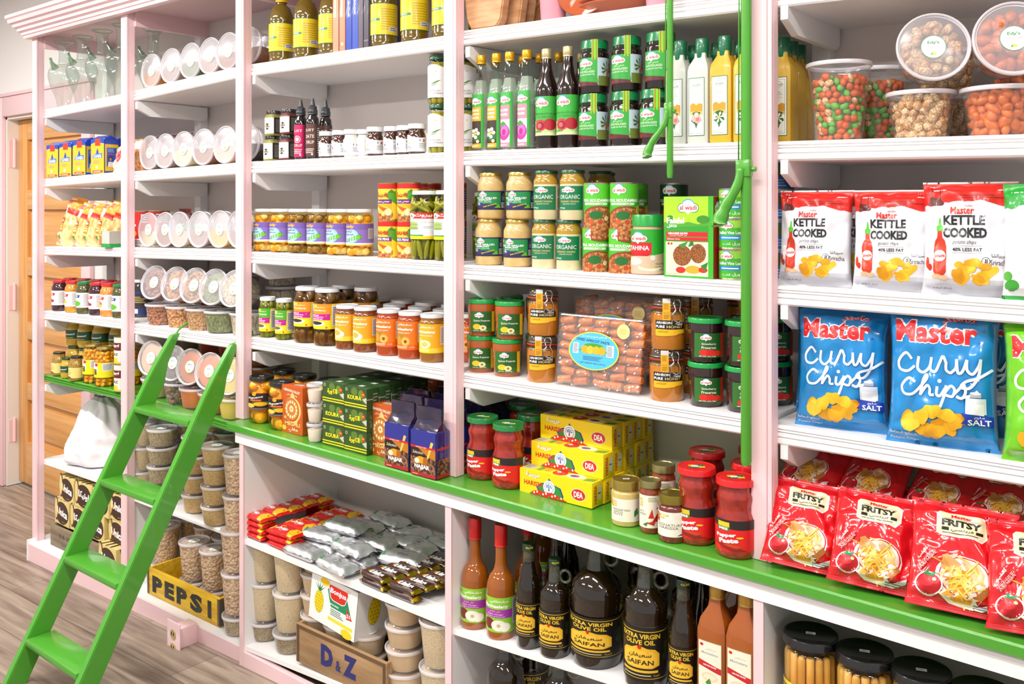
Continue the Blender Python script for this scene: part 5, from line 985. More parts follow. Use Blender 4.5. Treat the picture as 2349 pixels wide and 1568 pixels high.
KW = M('#eceaf0', .25, .5); KR = '#d8251c'; KG = M('#c9c9d2', .28, .4)
rnd = random.Random(2); jag = [(i / 24, .8 - .05 * math.sin(i / 24 * PI) * (-1) - .03 + .012 * rnd.uniform(-1, 1)) for i in range(25)]
kt = [('p', [(0, .985)] + jag + [(1, .985)], KR), ('p', [(0, .985), (0, .97), (1, .97), (1, .985)], '#e23c2e'), ('p', [(.06, .78), (.08, .86), (.2, .84), (.24, .8), (.22, .78)], '#5a1510'), ('r', .09, .84, .1, .95, '#5a1510'), ('r', .19, .84, .2, .93, '#5a1510'), ('r', .08, .91, .22, .915, '#5a1510'), ('l', .4, .84, .9, .88, 2, '#8c1a14'),
      ('r', 0, 0, 1, .14, '#c8c8d0'), ('t', 'Master', .44, .735, .26, .065, W_, .08), ('t', 'Master', .44, .735, .26, .065, '#d8251c', .03), ('t', 'ماستر', .5, .775, .1, .022, '#d8251c', .02),
      ('t', 'KETTLE', .46, .65, .46, .085, '#26262a', .035), ('t', 'COOKED', .47, .54, .48, .09, '#26262a', .05), ('t', 'potato chips', .47, .455, .25, .045, '#3c3c40', 0, 0, .25), ('r', .34, .425, .66, .427, '#77777c'), ('r', .34, .365, .66, .367, '#77777c'), ('t', '40% LESS FAT', .5, .395, .32, .03, '#26262a', .02),
      ('t', 'سريراتشا', .84, .345, .16, .04, '#3a3a3e', .01), ('t', 'Sriracha', .84, .29, .19, .045, '#3a3a3e'), ('c', .7, .3, .034, '#3a3a3e'), ('c', .7, .3, .029, '#eceaf0'), ('t', 'JJ', .7, .3, .035, .035, '#3a3a3e', .03),
      ('p', [(.12, .2), (.12, .42), (.135, .47), (.16, .5), (.165, .56), (.215, .56), (.22, .5), (.25, .47), (.265, .42), (.265, .2), (.24, .17), (.15, .17)], '#cc3a24'), ('p', [(.14, .22), (.14, .42), (.17, .46), (.18, .46), (.17, .2)], '#e0604a'), ('r', .155, .555, .225, .6, '#54b82c'), ('p', [(.17, .6), (.185, .67), (.195, .67), (.21, .6)], '#54b82c'), ('e', .19, .34, .07, .05, '#f1ece6'), ('t', 'Sriracha', .19, .34, .12, .03, '#cc3a24', .03, .1), ('e', .05, .28, .02, .05, '#cf3a24'), ('e', .08, .24, .025, .03, '#c22f1c'), ('t', 'شرائح البطاطا', .22, .06, .2, .03, '#44444a')] + chips(.58, .2, .62, .24, 13, 5) + [('e', .16, .16, .06, .02, '#e9b88c'), ('e', .24, .15, .05, .02, '#efc49a')]
kb = bag('kettle_chip_bag', .165, .218, .075, KW, kt, .012, 3, .0085, .06, sealmat=M('#f2f1f4', .3, .3))
kb2 = bag('kettle_chip_bag', .165, .218, .07, KW, kt, .012, 7, .009, .06, sealmat=M('#f2f1f4', .3, .3))
for i, (p_, x, Yq, yw) in enumerate([(kb, 1868, .075, .12), (kb2, 2047, .075, .16), (kb, 2222, .07, .14)]):
    put(p_, x, 5, 'C', Yq, 'white kettle cooked chip bag with red top, %s of the front row' % ['left', 'middle', 'right'][i], 'chip bag', 'kettle chip bags', tilt=-.1, yaw=yw, scale=[.97, .97, 1.04][i])
for i, (p_, x, Yq) in enumerate([(kb2, 1952, .185), (kb, 2120, .19), (kb2, 2285, .19), (kb, 2060, .285)]):
    put(p_, x, 5, 'C', Yq, 'kettle cooked chip bag in the rows behind, %s from the left' % ORD[i], 'chip bag', 'kettle chip bags', tilt=-.08, yaw=.14)
kg = [('p', [(0, .985)] + jag + [(1, .985)], '#1f9a34'), ('t', 'Master', .44, .735, .26, .065, '#1f9a34', .05), ('t', 'KETTLE', .46, .65, .46, .085, '#26262a', .035), ('t', 'COOKED', .47, .54, .48, .09, '#26262a', .05)] + chips(.58, .2, .62, .24, 13, 9) + [('e', .1, .12, .08, .05, '#3c9a34'), ('e', .05, .2, .05, .04, '#4fae3c')]
gk = bag('green_kettle_chip_bag', .165, .222, .075, KW, kg, .012, 11, .0045, .05, sealmat=M('#2c9a3c', .3, .3))
put(gk, 2412, 5, 'C', .06, 'white chip bag with green top cut by the right edge', 'chip bag', tilt=-.1, yaw=.1)
for i in range(4):
    tq = tin('blue_label_can', .07, .0375, '#1f4f9a', [(.04, .96, 210, [('r', 0, 0, 1, 1, '#24559c'), ('r', 0, .5, 1, .9, '#4a5a1c'), ('l', .2, .1, .8, .4, 3, '#8ab0e0')], .2)]) if i == 0 else tq
    put(tq, 1785, 5, 'C', .2 , 'blue and green can behind the first chip bag, %s from the bottom' % ORD[i], 'can', 'cans behind the chip bags', dz=.0705 * i)
# curvy chips
BL = M('#1b86c9', .2, .7); word = [('t', 'Master', .45, .82, .76, .17, '#f4f2f2', .075), ('t', 'Master', .45, .82, .76, .155, '#da1f22', .035), ('t', 'ماستر', .66, .915, .3, .055, '#f4f2f2', .09), ('t', 'ماستر', .66, .915, .3, .05, '#da1f22', .03)]
def stroke(pts, w, col):
    """a brush-drawn line as a chain of quads"""
    q = spline(pts, 7); out = []
    for i in range(len(q) - 1):
        (x0, y0), (x1, y1) = q[i], q[i + 1]; dx, dy = x1 - x0, y1 - y0; L = math.hypot(dx, dy * 1.35) or 1; nx, ny = -dy * 1.35 / L * w, dx / L * w / 1.35
        ex, ey = dx * .25, dy * .25
        out.append(('p', [(x0 - nx - ex, y0 - ny - ey), (x1 - nx + ex, y1 - ny + ey), (x1 + nx + ex, y1 + ny + ey), (x0 + nx - ex, y0 + ny - ey)], col))
    return out
wv = '#eef2f8'
script = []
for q_ in ([(.23, .62), (.17, .66), (.1, .6), (.11, .54), (.19, .53), (.26, .57)], [(.3, .64), (.29, .56), (.34, .53), (.4, .57), (.42, .64)], [(.42, .64), (.41, .56), (.46, .545), (.5, .61), (.53, .655), (.56, .61)], [(.56, .615), (.56, .56), (.6, .54)], [(.6, .54), (.65, .58), (.655, .64)], [(.655, .64), (.67, .55), (.71, .56), (.745, .64)], [(.745, .64), (.75, .57), (.8, .545), (.85, .6), (.87, .65)], [(.87, .65), (.85, .53), (.78, .45), (.7, .45), (.74, .49), (.85, .52), (.97, .58)],
          [(.27, .46), (.2, .48), (.13, .42), (.16, .37), (.24, .37), (.3, .41)], [(.3, .41), (.38, .49), (.37, .515), (.34, .46), (.32, .37)], [(.325, .38), (.38, .44), (.41, .42), (.41, .38), (.45, .38)], [(.48, .44), (.475, .385), (.51, .38), (.55, .43)], [(.56, .45), (.54, .37), (.51, .3)], [(.55, .4), (.6, .45), (.64, .43), (.62, .38), (.56, .385)], [(.64, .4), (.71, .46), (.72, .48), (.74, .42), (.71, .375), (.66, .385)], [(.72, .38), (.8, .4), (.85, .43)]):
    script += stroke(q_, .013, wv)
script.append(('e', .5, .48, .018, .014, wv))
cv = word + script + chips(.42, .2, .72, .26, 14, 3) + [('r', .74, .27, .92, .38, '#dfe6ee'), ('r', .76, .26, .9, .34, '#f7f7f8'), ('r', .78, .385, .88, .415, '#a8b0ba'), ('e', .83, .415, .05, .01, '#d8dce2'), ('p', [(.7, .2), (.74, .235), (.7, .275), (.98, .255), (.98, .185)], '#1a3aa8'), ('t', 'SALT', .86, .212, .2, .04, W_, .02), ('t', 'ملح', .86, .245, .09, .022, W_, .01), ('t', 'شرائح البطاطا', .16, .075, .26, .03, wv), ('t', 'Potato Chips', .17, .035, .26, .022, wv), ('c', .85, .76, .008, '#3a3a9a')]
cb = bag('curvy_chip_bag', .198, .262, .085, BL, cv, .012, 21, .0085, .08)
cb2 = bag('curvy_chip_bag', .198, .262, .082, BL, cv, .012, 33, .009, .08)
for i, (p_, x, Yq, yw, sc) in enumerate([(cb, 1930, .08, .14, 1.0), (cb2, 2160, .06, .12, 1.06)]):
    put(p_, x, 5, 'D', Yq, 'blue curvy chips bag in the front row, %s' % ['left one nearest the pink post', 'right one beside the green bag'][i], 'chip bag', 'blue curvy chip bags', tilt=-.1, yaw=yw, scale=sc)
for i, (p_, x, Yq, yw) in enumerate([(cb2, 1925, .215, .1), (cb, 2232, .21, .1)]):
    put(p_, x, 5, 'D', Yq, 'blue curvy chips bag standing behind the front ones, %s from the left' % ORD[i], 'chip bag', 'blue curvy chip bags', tilt=-.07, yaw=yw)
LG = M('#6fc41e', .2, .7)
gb2 = bag('green_curvy_chip_bag', .198, .262, .09, LG, word + script + chips(.42, .2, .72, .26, 14, 13), .012, 27, .006, .07)
put(gb2, 2436, 5, 'D', .05, 'lime green chip bag cut by the right edge beside the blue ones', 'chip bag', tilt=-.1, yaw=.12)
# fritsy ketchup bags
RD = M('#d3121f', .2, .8); rnd = random.Random(6)
fr_ = []
for i in range(74):
    a = rnd.uniform(-1.2, 1.2) + (PI / 2 if rnd.random() < .35 else 0); x = rnd.gauss(.49, .085); y = rnd.gauss(.28, .07); L = rnd.uniform(.05, .09); c, s = math.cos(a) * L, math.sin(a) * L; w2 = .0065
    fr_.append(('p', [(x - c - w2 * math.sin(a), y - s + w2), (x + c - w2 * math.sin(a), y + s + w2), (x + c + w2 * math.sin(a), y + s - w2), (x - c + w2 * math.sin(a), y - s - w2)], ['#c9780c', '#f7bd3a', '#e0900f', '#f9cc58'][i % 4]))
fr_.sort(key=lambda q: q[2])
fz_ = [('p', [(.24, .68), (.24, .86), (.28, .89), (.66, .89), (.74, .85), (.74, .7), (.68, .64), (.6, .66), (.3, .66)], '#f6f2ea'), ('p', [(.255, .69), (.255, .855), (.29, .88), (.65, .88), (.72, .845), (.72, .7), (.67, .655), (.6, .672), (.3, .672)], '#ece0b4'),
       ('t', 'Master', .48, .85, .2, .032, '#d3121f', .04), ('r', .3, .825, .68, .828, '#5a5648'), ('t', 'FRITSY', .48, .785, .38, .065, K, .05), ('r', .29, .71, .36, .74, K), ('r', .62, .71, .69, .74, K), ('t', 'فريتسي', .49, .722, .22, .04, K, .02), ('l', .3, .68, .68, .7, 1, '#5a5648'),
       ('e', .52, .3, .27, .2, '#f3ede4'), ('e', .53, .31, .245, .18, '#c9282c'), ('e', .53, .31, .23, .17, '#f0e4d8'), ('p', [(.32, .48), (.36, .5), (.5, .42), (.42, .32), (.3, .36)], '#cf9a5c'), ('p', [(.5, .45), (.66, .44), (.72, .36), (.7, .26), (.6, .3)], '#d9ae78'), ('p', [(.7, .14), (.78, .22), (.74, .26), (.62, .14)], '#b5763a')] + fr_ + \
      [('p', [(.3, .13), (.36, .18), (.42, .11), (.48, .17), (.54, .1), (.6, .17), (.66, .1), (.7, .14), (.62, .05), (.5, .06), (.4, .07)], '#f3e9cf'), ('p', [(.33, .13), (.38, .17), (.44, .12), (.5, .16), (.56, .11), (.62, .15), (.6, .09), (.45, .09)], '#f0a82a'),
       ('e', .2, .2, .135, .105, '#f3efe6'), ('e', .2, .2, .12, .092, '#b81420'), ('e', .18, .22, .07, .05, '#d22a34'), ('e', .25, .24, .02, .015, '#f4d9a0'), ('p', [(.14, .28), (.2, .33), (.19, .29), (.27, .31), (.24, .27), (.2, .265)], '#1f8a4c'), ('t', 'KETCHUP', .17, .42, .27, .045, '#f6f2ec', .09, .95), ('t', 'KETCHUP', .17, .42, .27, .042, '#c4141f', .03, .95), ('t', 'كاتشب', .12, .47, .15, .035, '#f6f2ec', .05, .95), ('p', [(.58, .06), (.72, .1), (.85, .16), (.84, .11), (.7, .05)], '#f0eef0'), ('l', .62, .06, .8, .1, 2, '#77777c')] + [('r', .02, .945 + k * .012, .98, .949 + k * .012, '#e8404a') for k in range(4)] + [('r', .02, .01 + k * .012, .98, .014 + k * .012, '#e8404a') for k in range(3)]
fb1 = bag('fritsy_ketchup_bag', .165, .2, .055, RD, fz_, .014, 41, .010, .06); fb2 = bag('fritsy_ketchup_bag', .165, .2, .06, RD, fz_, .014, 57, .011, .06)
for i, (p_, x, Yq, rl, yw, sc) in enumerate([(fb1, 1838, -.015, .08, .24, 1.02), (fb2, 2002, -.02, .08, .24, 1.06), (fb1, 2200, -.025, .05, .22, 1.13), (fb2, 2395, -.03, .0, .22, 1.1)]):
    put(p_, x, 5, 'E', Yq, 'red ketchup fritsy bag leaning in the front row, %s' % ['leftmost against the pink post', 'second from the post', 'third from the post', 'cut by the right edge'][i], 'snack bag', 'red fritsy bags', tilt=-.5, yaw=yw, roll=rl, scale=(sc * 1.03, 1, sc * .9), dz=.012)
HP = [(1820, 1975, 2130, 2290), (1850, 1990, 2150, 2310), (1842, 1985, 2140, 2290)]
for lv in range(3):
    for i, x in enumerate(HP[lv]):
        put([fb1, fb2][(i + lv) % 2], x, 5, 'E', [.1, .108, .112][lv], 'red fritsy bag lying in the heap, %s layer, %s from the left' % (['bottom', 'middle', 'top'][lv], ORD[i]), 'snack bag', 'red fritsy bags', dz=[.035, .088, .141][lv], tilt=[-1.38, -1.3, -1.17][lv], yaw=[.0, .05, -.04, .04][i], scale=(.88, .62, .95))
# biscuit jars
def fingers(mat, n=16):
    def f(t, R, H):
        bm = bmesh.new(); rnd = random.Random(3)
        for i in range(n):
            a = 2 * PI * i / n; rr = R * .82; x, y = rr * math.cos(a), rr * math.sin(a); s = R * .15
            tube(bm, [(x, y, .006), (x, y, .012), (x, y, H * .8 + rnd.uniform(-.01, .006)), (x, y, H * .82)], s, 8, radii=[s * .6, s, s, s * .6])
        lathe(bm, [(0, .006), (R * .66, .006), (R * .66, H * .7), (0, H * .7)], 12); o = obj('biscuit_sticks', bm, mat, t, 'keep'); o['kind'] = 'stuff'
        for p in o.data.polygons: p.use_smooth = True
    return f
bl_ = [('r', 0, 0, 1, 1, '#d9bf3a'), ('r', 0, .9, 1, 1, '#f2dc3c'), ('r', 0, .86, 1, .89, '#2a2a1a'), ('e', .42, .72, .2, .16, '#f4f0e4'), ('t', 'SHAHIA', .42, .76, .26, .09, '#c4281e', .03), ('p', [(.2, .6), (.64, .6), (.7, .5), (.14, .5)], '#1f7a3c'), ('l', 0.040, 0.695, 0.160, 0.745, 1, '#6a5a1a')]
bj = jar('biscuit_jar', .19, .0555, None, None, .1, 1.0, 'straight', labels=[(.03, .5, 190, bl_, .1)], glass=True, fillf=fingers(MIXC('#d98c2a', '#efb054', 12, 'noise', .55, .1, .2)), bodyname='jar_body')
add_lid(bj, .19, .0555, .1, 1.04, M('#191717', .22, .6), sticker=(.02, .011, PRICE[2], (.0, .0)))
zz_ = P(1850, 1447, .03).z
for i, xl in enumerate((1790, 1914, 2040, 2178, 2310)):
    Yq = .03; x = cxl(xl, .0585, Yq); X = XP(x, Yq); z = zz_ + ks * (X - XP(1850, Yq)) * .9 - .19 - .002 * i
    stamp(bj, (X, Yq, z), (0, 0, .35), 'jar of golden biscuit sticks with wide black lid, %s from the left' % ORD[i], 'jar', 'black lidded biscuit jars')
x0h, z0h, kh = SH[('H', 5)]
# ================================================================== third bay
# --- shelf A: oil jugs and cookbooks
lab = [('r', 0, 0, 1, 1, '#1f7a3c'), ('r', .03, .02, .97, .98, '#f3d01c'), ('r', .05, .45, .42, .52, '#2f8a6a'), ('l', .45, .15, .9, .85, 9, '#c9a81c'), ('r', .62, .12, .86, .26, '#e9e6ee'), ('l', .64, .13, .84, .25, 2, '#55555f'), ('l', 0.090, 0.465, 0.390, 0.515, 1, '#e9f0d8')]
JO = M('#6b5410', .08, 1); r = .043
oj = bottle('oil_jug', [(0, .005), (r * .9, 0), (r, .008), (r * .97, .018), (r, .028), (r * .97, .036), (r, .044), (r, .13), (r * .97, .137), (r, .144), (r * .95, .165), (r * .75, .19), (r * .4, .205), (r * .36, .23)], JO, cap=(.212, .235, r * .48, M('#e3b91c', .35, .3)), labels=[(.035, .135, r * 1.01, 190, lab, .1)])
for i, xl in enumerate((617, 673, 731, 849, 919, 991)): putl(oj, xl, r, 3, 'A', 'large yellow labelled oil jug, %s' % (['first left of the cookbooks', 'second left of the cookbooks', 'touching the coral cookbooks', 'just right of the cookbooks', 'second right of the cookbooks', 'partly behind the pink post'][i]), 'jug', 'yellow labelled oil jugs')
putl(oj, 1052, r, 4, 'A', 'dark oil jug showing beyond the post beside the wooden moulds', 'jug', 'yellow labelled oil jugs', Y=.16)
def book(name, w, d, h, col, art):
    t = thing(name); bm = bmesh.new(); box(bm, -w / 2, -w / 2 + .003, -d / 2, d / 2, 0, h, 0, .001); box(bm, w / 2 - .003, w / 2, -d / 2, d / 2, 0, h, 0, .001); box(bm, -w / 2, w / 2, -d / 2, -d / 2 + .003, 0, h, 0, .001); obj('cover', bm, M(col, .5, .1), t, 'auto')
    obj('pages', BOX(-w / 2 + .003, w / 2 - .003, -d / 2 + .003, d / 2 - .004, .004, h - .004), M('#efe9dd', .8), t)
    art_mesh('spine_print', w * .95, h * .98, art, S_front(-d / 2, h / 2), t); return t
bks = [(770, '#f2a184', 'coral', [('l', 0.250, 0.300, 0.750, 0.800, 1, '#f7c9b4')]), (785, '#ee9678', 'coral', [('l', 0.250, 0.300, 0.750, 0.800, 1, '#f7c9b4'), ('r', .3, .06, .7, .1, '#f7c9b4')]), (800, '#4257b8', 'blue', [('t', 'COOKBOOK', .45, .62, 3.6, .035, W_, .05, -PI / 2), ('l', .62, .4, .7, .8, 5, '#c9d0ef')]), (814.5, '#4a60c0', 'blue', [('t', 'COOKBOOK', .45, .62, 3.6, .035, W_, .05, -PI / 2)]), (827, '#6b6370', 'grey', []), (840, '#5d5662', 'dark grey', [('t', 'PHAIDON', .5, .08, .8, .02, '#c9c2cf')])]
for i, (x, c, nm, art) in enumerate(bks):
    bw = .0315 if i < 4 else .026
    Xb = XP(x, YS + .01); stamp(book('cookbook', bw, .2, .262 - .004 * (i % 3), c, art), (Xb, YS + .11, shz(3, 'A', Xb)), (0, 0, 0), '%s cookbook standing upright, %s' % (nm, ['against the oil jug', 'beside its twin', 'with white lettering, next to coral one', 'with white lettering, next to grey one', 'with plain spine', 'with small lettering at its foot, right end'][i]), 'book', 'cookbooks between the oil jugs')
# --- shelf B
def zz(nm, c2, cont):
    a = [('r', 0, 0, 1, 1, '#efeae0'), ('r', .6, 0, 1, 1, '#2a2624'), ('r', 0, 0, .03, 1, c2), ('r', 0, .96, .6, 1, c2), ('r', 0, 0, .6, .04, c2), ('c', .3, .45, .2, '#24211f'), ('t', 'Z', .22, .45, .11, .22, '#f1efe8', .03), ('t', '&', .3, .43, .06, .12, '#e9c42a', .03), ('t', 'Z', .38, .45, .11, .22, '#f1efe8', .03), ('l', .66, .1, .95, .9, 9, '#8a8a80')]
    return jar(nm, .088, .0265, cont, '#1c1b1d', .13, .98, 'hex', labels=[(.08, .72, 190, a, .62)], sq=4)
z1 = zz('spice_jar', '#d8e0a0', MIXC('#7a7a3a', '#a0975a', 160, 'noise')); z2 = zz('spice_jar', '#e58a9a', MIXC('#4a2626', '#6e3a34', 160, 'noise'))
for j in range(2):
    for i, (p_, xl) in enumerate([(z1, (607, 610)[j]), (z2, (643, 645)[j])]): putl(p_, xl, .027, 3, 'B', 'square spice jar with black lid, %s label, %s' % (['pale green', 'pink'][i], ['lower', 'upper'][j]), 'jar', 'square spice jars', dz=.0885 * j, yaw=0)
def syr(c, w3):
    a = [('r', 0, 0, 1, 1, c), ('r', .7, 0, 1, 1, '#2a2220'), ('l', .73, .1, .97, .9, 12, '#cfc7c0'), ('t', 'JUST', .36, .8, .46, .1, '#f3dccf', .01)] + w3 + [('l', .12, .1, .6, .26, 3, '#e9cfc4'), ('c', .5, .07, .03, '#f0dcd0')]
    R = .0215
    def ex(t):
        bm = bmesh.new(); lathe(bm, [(.0145, .166), (.0145, .176), (.008, .182), (.007, .188), (.0035, .205), (0, .206)], 18); obj('nozzle', bm, M('#2f3238', .4, .2), t, 'auto')
    return bottle('syrup_bottle', [(0, .004), (R * .9, 0), (R, .006), (R, .12), (R * .9, .138), (R * .62, .148), (R * .6, .153)], M('#180f10', .1, 1), cap=(.15, .167, .0165, M('#2f3238', .4, .2)), labels=[(.008, .118, R * 1.02, 200, a, .1)], extra=ex)
s1 = syr('#c8155e', [('c', .36, .55, .11, '#f3dccf'), ('c', .36, .55, .09, '#d8407e'), ('c', .36, .55, .06, '#f3dccf'), ('t', 'SYRUP', .36, .36, .46, .08, '#f3dccf', .01)]); s2_ = syr('#5a3833', [('t', 'DATE', .36, .62, .46, .1, '#f3dccf', .01), ('t', 'SYRUP', .36, .44, .46, .1, '#f3dccf', .01)])
for i, (p_, xl, Yq) in enumerate([(s1, 675, None), (s2_, 702, None), (s2_, 732, .13)]): putl(p_, xl, .022, 3, 'B', '%s syrup squeeze bottle with pointed nozzle' % ['magenta', 'brown', 'dark brown half hidden'][i], 'bottle', 'syrup squeeze bottles', Y=Yq)
def honeyj(c, dk, hh, rr):
    a = [('p', [(0, 0), (0, .98), (.2, .95), (.35, .84), (.55, .78), (.8, .82), (1, .84), (1, 0)], '#f4f1f3'), ('e', .22, .48, .03, .08, c), ('l', 0.100, 0.270, 0.300, 0.330, 1, '#55555c'), ('l', 0.090, 0.180, 0.390, 0.240, 1, '#55555c'), ('r', .68, .55, .76, .7, '#d9644a'), ('l', .55, .2, .9, .5, 5, '#a0a0aa'), ('r', .56, .58, .6, .7, '#6a9ad0')]
    return jar('small_honey_jar', hh, rr, dk, '#eeedf2', .17, .95, 'round', labels=[(.08, .66, 200, a, .15)])
DK = M('#4a2413', .1, 1); h1_ = honeyj('#6a2a6a', DK, .09, .0245); h2_ = honeyj('#e0c22c', DK, .092, .0285); h3_ = honeyj('#d9d9d9', M('#eeebe6', .3, .6), .09, .026)
for i, (p_, xl, Yq) in enumerate([(h1_, 728, None), (h1_, 759, None), (h3_, 787, None), (h3_, 816, .098), (h2_, 841, None), (h1_, 878, None), (h1_, 907, None), (h2_, 936, None)]):
    putl(p_, xl, .0265, 3, 'B', '%s small jar with white lid and white label, %s from the left' % ('white' if p_ is h3_ else 'brown', ORD[i]), 'jar', 'small white lidded jars', Y=Yq)
PICK = M('#b3a21f', .35, .3); ca = [('p', [(0, 0), (0, .9), (.25, .98), (.4, .98), (.6, .9), (1, .86), (1, 0)], '#f6f4f2'), ('p', [(.25, .4), (.45, .5), (.55, .52), (.4, .42)], '#5a8a3a'), ('p', [(.2, .34), (.45, .42), (.5, .44), (.35, .36)], '#6f9c48'), ('t', 'PICKLED', .38, .2, .3, .05, '#6a5a5a'), ('t', 'CUCUMBERS', .4, .12, .38, .05, '#6a5a5a'), ('c', .42, .78, .02, '#e9c42a'), ('l', .78, .1, .98, .8, 12, '#55555a'), ('r', .68, .74, .75, .86, '#d8403a')]
cu = jar('cucumber_jar', .145, .0315, None, '#155c38', .085, .86, 'std', labels=[(.13, .82, 215, ca, .15)], glass=True, fillf=balls(PICK, .3, 0, .95, .02, .86, 4, (1, 1, 1.9), upright=True))
for i, (xl, Yq) in enumerate([(977, None), (1034, .13), (1058, .22)]):
    for j in range(2): putl(cu, xl, .0315, 3 if i < 1 else 4, 'B', 'pickled cucumber jar with dark green lid, %s, %s' % (['lower', 'upper'][j], ['left of the pink post', 'just past the pink post', 'farther back past the post'][i]), 'jar', 'stacked pickled cucumber jars', dz=.1455 * j, Y=Yq)
# --- shelf C
la = [('r', 0, 0, 1, 1, '#b9c8ea'), ('p', [(.45, 0), (1, .0), (1, 1), (.4, 1)], '#8a6fc0'), ('r', 0, .72, 1, 1, '#7a5fb4'), ('c', .42, .42, .32, '#9ccbe0'), ('c', .4, .4, .26, '#b9dcea'), ('p', [(.26, .12), (.62, .3), (.5, .32), (.64, .42), (.5, .4), (.58, .5), (.34, .34)], '#6cc22c'), ('r', 0, 0, 1, .1, '#e8e4f2'), ('r', 0, -.03, 1, .02, '#f2c21c'), ('t', 'Baroody', .24, .86, .46, .16, '#f3b52c', .06), ('t', 'لبنة مكبوسة', .22, .63, .38, .12, '#2a2a4a', .03), ('t', 'Balled Labneh', .24, .5, .44, .09, '#3a5a8a', .01), ('l', .06, .14, .4, .32, 3, '#8aa0c8'), ('r', .78, .3, .93, .78, '#f1eef4'), ('l', .79, .32, .92, .76, 14, K)]
la2 = [s if not (s[0] == 't' and s[1].startswith('Balled')) else ('t', 'Balled Shankleesh', .24, .5, .5, .09, '#3a5a8a', .01) for s in la]
la2 = [s if not (s[0] == 't' and s[1].startswith('لبنة')) else ('t', 'شنكليش مكبوس', .24, .63, .46, .12, '#2a2a4a', .03) for s in la2]
YB_ = MIXC('#f0b40c', '#f6efd8', 26, 'noise', .25, .8, .0, lo=.56, hi=.6); BB = MIXC('#a8841f', '#6a4a18', 130, 'noise', .4, .6, .2)
OILY = M('#e3a40c', .1, 1)
def labneh(art, mat, oilm):
    t = jar('labneh_jar', .152, .0438, None, '#f1f0f4', .075, .93, 'straight', labels=[(.24, .69, 195, art, .12)], glass=GLASS('#fff2c0', .14), fillf=balls(mat, .36, 0, .97, .03, .84, 9, sub=2, rough=.06))
    return t
lb1, lb2 = labneh(la, YB_, OILY), labneh(la2, BB, OILY)
for i, xl in enumerate((578, 617, 659, 702, 747, 793)): putl(lb2 if i in (2, 3) else lb1, xl, .046, 3, 'C', '%s balls in oil jar, lilac label, white lid, %s in the row' % ('brown shankleesh' if i in (2, 3) else 'white labneh', ORD[i]), 'jar', 'jars of cheese balls in oil', yaw=.4)
sh = [('r', 0, 0, 1, 1, '#f2d23a'), ('r', 0, .86, 1, 1, '#d01f22'), ('r', 0, .0, .5, .5, '#f0b21c'), ('e', .25, .12, .28, .2, GSP), ('e', .3, .25, .2, .1, '#f3c24a'), ('c', .12, .3, .05, '#f6dc8a'), ('c', .2, .2, .05, '#f0c060'), ('c', .3, .14, .05, '#f6d47a'), ('p', [(.3, .7), (.6, .8), (.64, .4), (.5, .5)], '#4fa02c'), ('p', [(.4, .75), (.5, .85), (.58, .74)], '#2f8a26'), ('r', 0, .44, .5, .56, '#6a2a7a'), ('t', 'حمص مسلوق', .26, .5, .38, .08, W_, .02), ('t', 'شهية', .24, .68, .36, .16, '#cc2020', .06), ('c', .42, .2, .1, '#f4e6b0'), ('p', [(.1, .4), (.4, .3), (.3, .22)], '#d8581c'), ('r', .66, .1, .8, .82, '#6a2a7a'), ('l', .67, .12, .79, .8, 10, '#d9c9e0')]
sh2 = [s for s in sh if s[0] != 't'] + [('t', 'SHAHIA', .24, .68, .42, .12, '#cc2020', .05), ('t', 'CHICK PEAS', .24, .5, .4, .07, W_, .03)]
scn = tin('chickpea_can', .117, .0365, '#e9b51c', [(.03, .97, 215, sh, .3)], rim='#c9b06a'); scn2 = tin('chickpea_can', .117, .0365, '#e9b51c', [(.03, .97, 215, sh2, .3)], rim='#c9b06a')
for i, (xl, Yq) in enumerate([(867, .098), (911, .098), (960, .21), (1000, .21)]):
    for j in range(2): putl([scn2, scn][j], xl, .0365, 3, 'C', 'red and yellow chickpea can, %s, %s' % (['lower', 'upper'][j], ['left column', 'right column', 'back left', 'back right'][i]), 'can', 'stacked chickpea cans', dz=.1175 * j, Y=Yq)
be = [('r', 0, 0, 1, 1, '#f4f2f4'), ('r', 0, .78, 1, 1, '#d5281f'), ('r', 0, 0, 1, .12, '#f0d21c'), ('r', 0, .12, .45, .17, '#2f9a48'), ('e', .17, .89, .1, .1, W_), ('p', [(.12, .84), (.17, .97), (.22, .84)], '#1f8a3c'), ('t', 'بيروت', .45, .89, .36, .14, W_, .04)] + [('e', .2, .62 - k * .07, .16, .045, c) for k, c in enumerate(('#a8c070', '#92ae5a', '#a4bc6c', '#88a650'))] + [('t', 'كبيس مقتي', .55, .64, .3, .07, '#4a5a6a'), ('l', .45, .4, .65, .5, 2, '#9aa')]
be = [s[:-1] + ('#99aaaa',) if s[-1] == '#9aa' else s for s in be]
PCK = M('#9c9a2a', .4, .3)
def pickles(t, R, H):
    rnd = random.Random(5); bm = bmesh.new()
    for lv in range(3):
        n = 13
        for i in range(n):
            a = 2 * PI * i / n + lv * .3 + rnd.uniform(-.1, .1); rr = R * .8; z = H * (.16 + .3 * lv); tl = rnd.uniform(-.25, .25) if lv < 2 else rnd.uniform(-1.2, 1.2)
            blob(bm, (rr * math.cos(a), rr * math.sin(a), z), (R * .18, R * .17, H * .17), RZ(a) @ Matrix.Rotation(tl, 3, 'X'), 2, 0, .1, i)
    lathe(bm, [(0, .01), (R * .66, .01), (R * .66, H * .85), (0, H * .85)], 12); obj('pickles', bm, PCK, t, 'keep')
pj = jar('pickle_jar', .208, .0455, None, '#eef0f2', .06, .88, 'std', labels=[(.3, .68, 200, be, .1)], glass=GLASS('#eef0a8', .14), fillf=pickles)
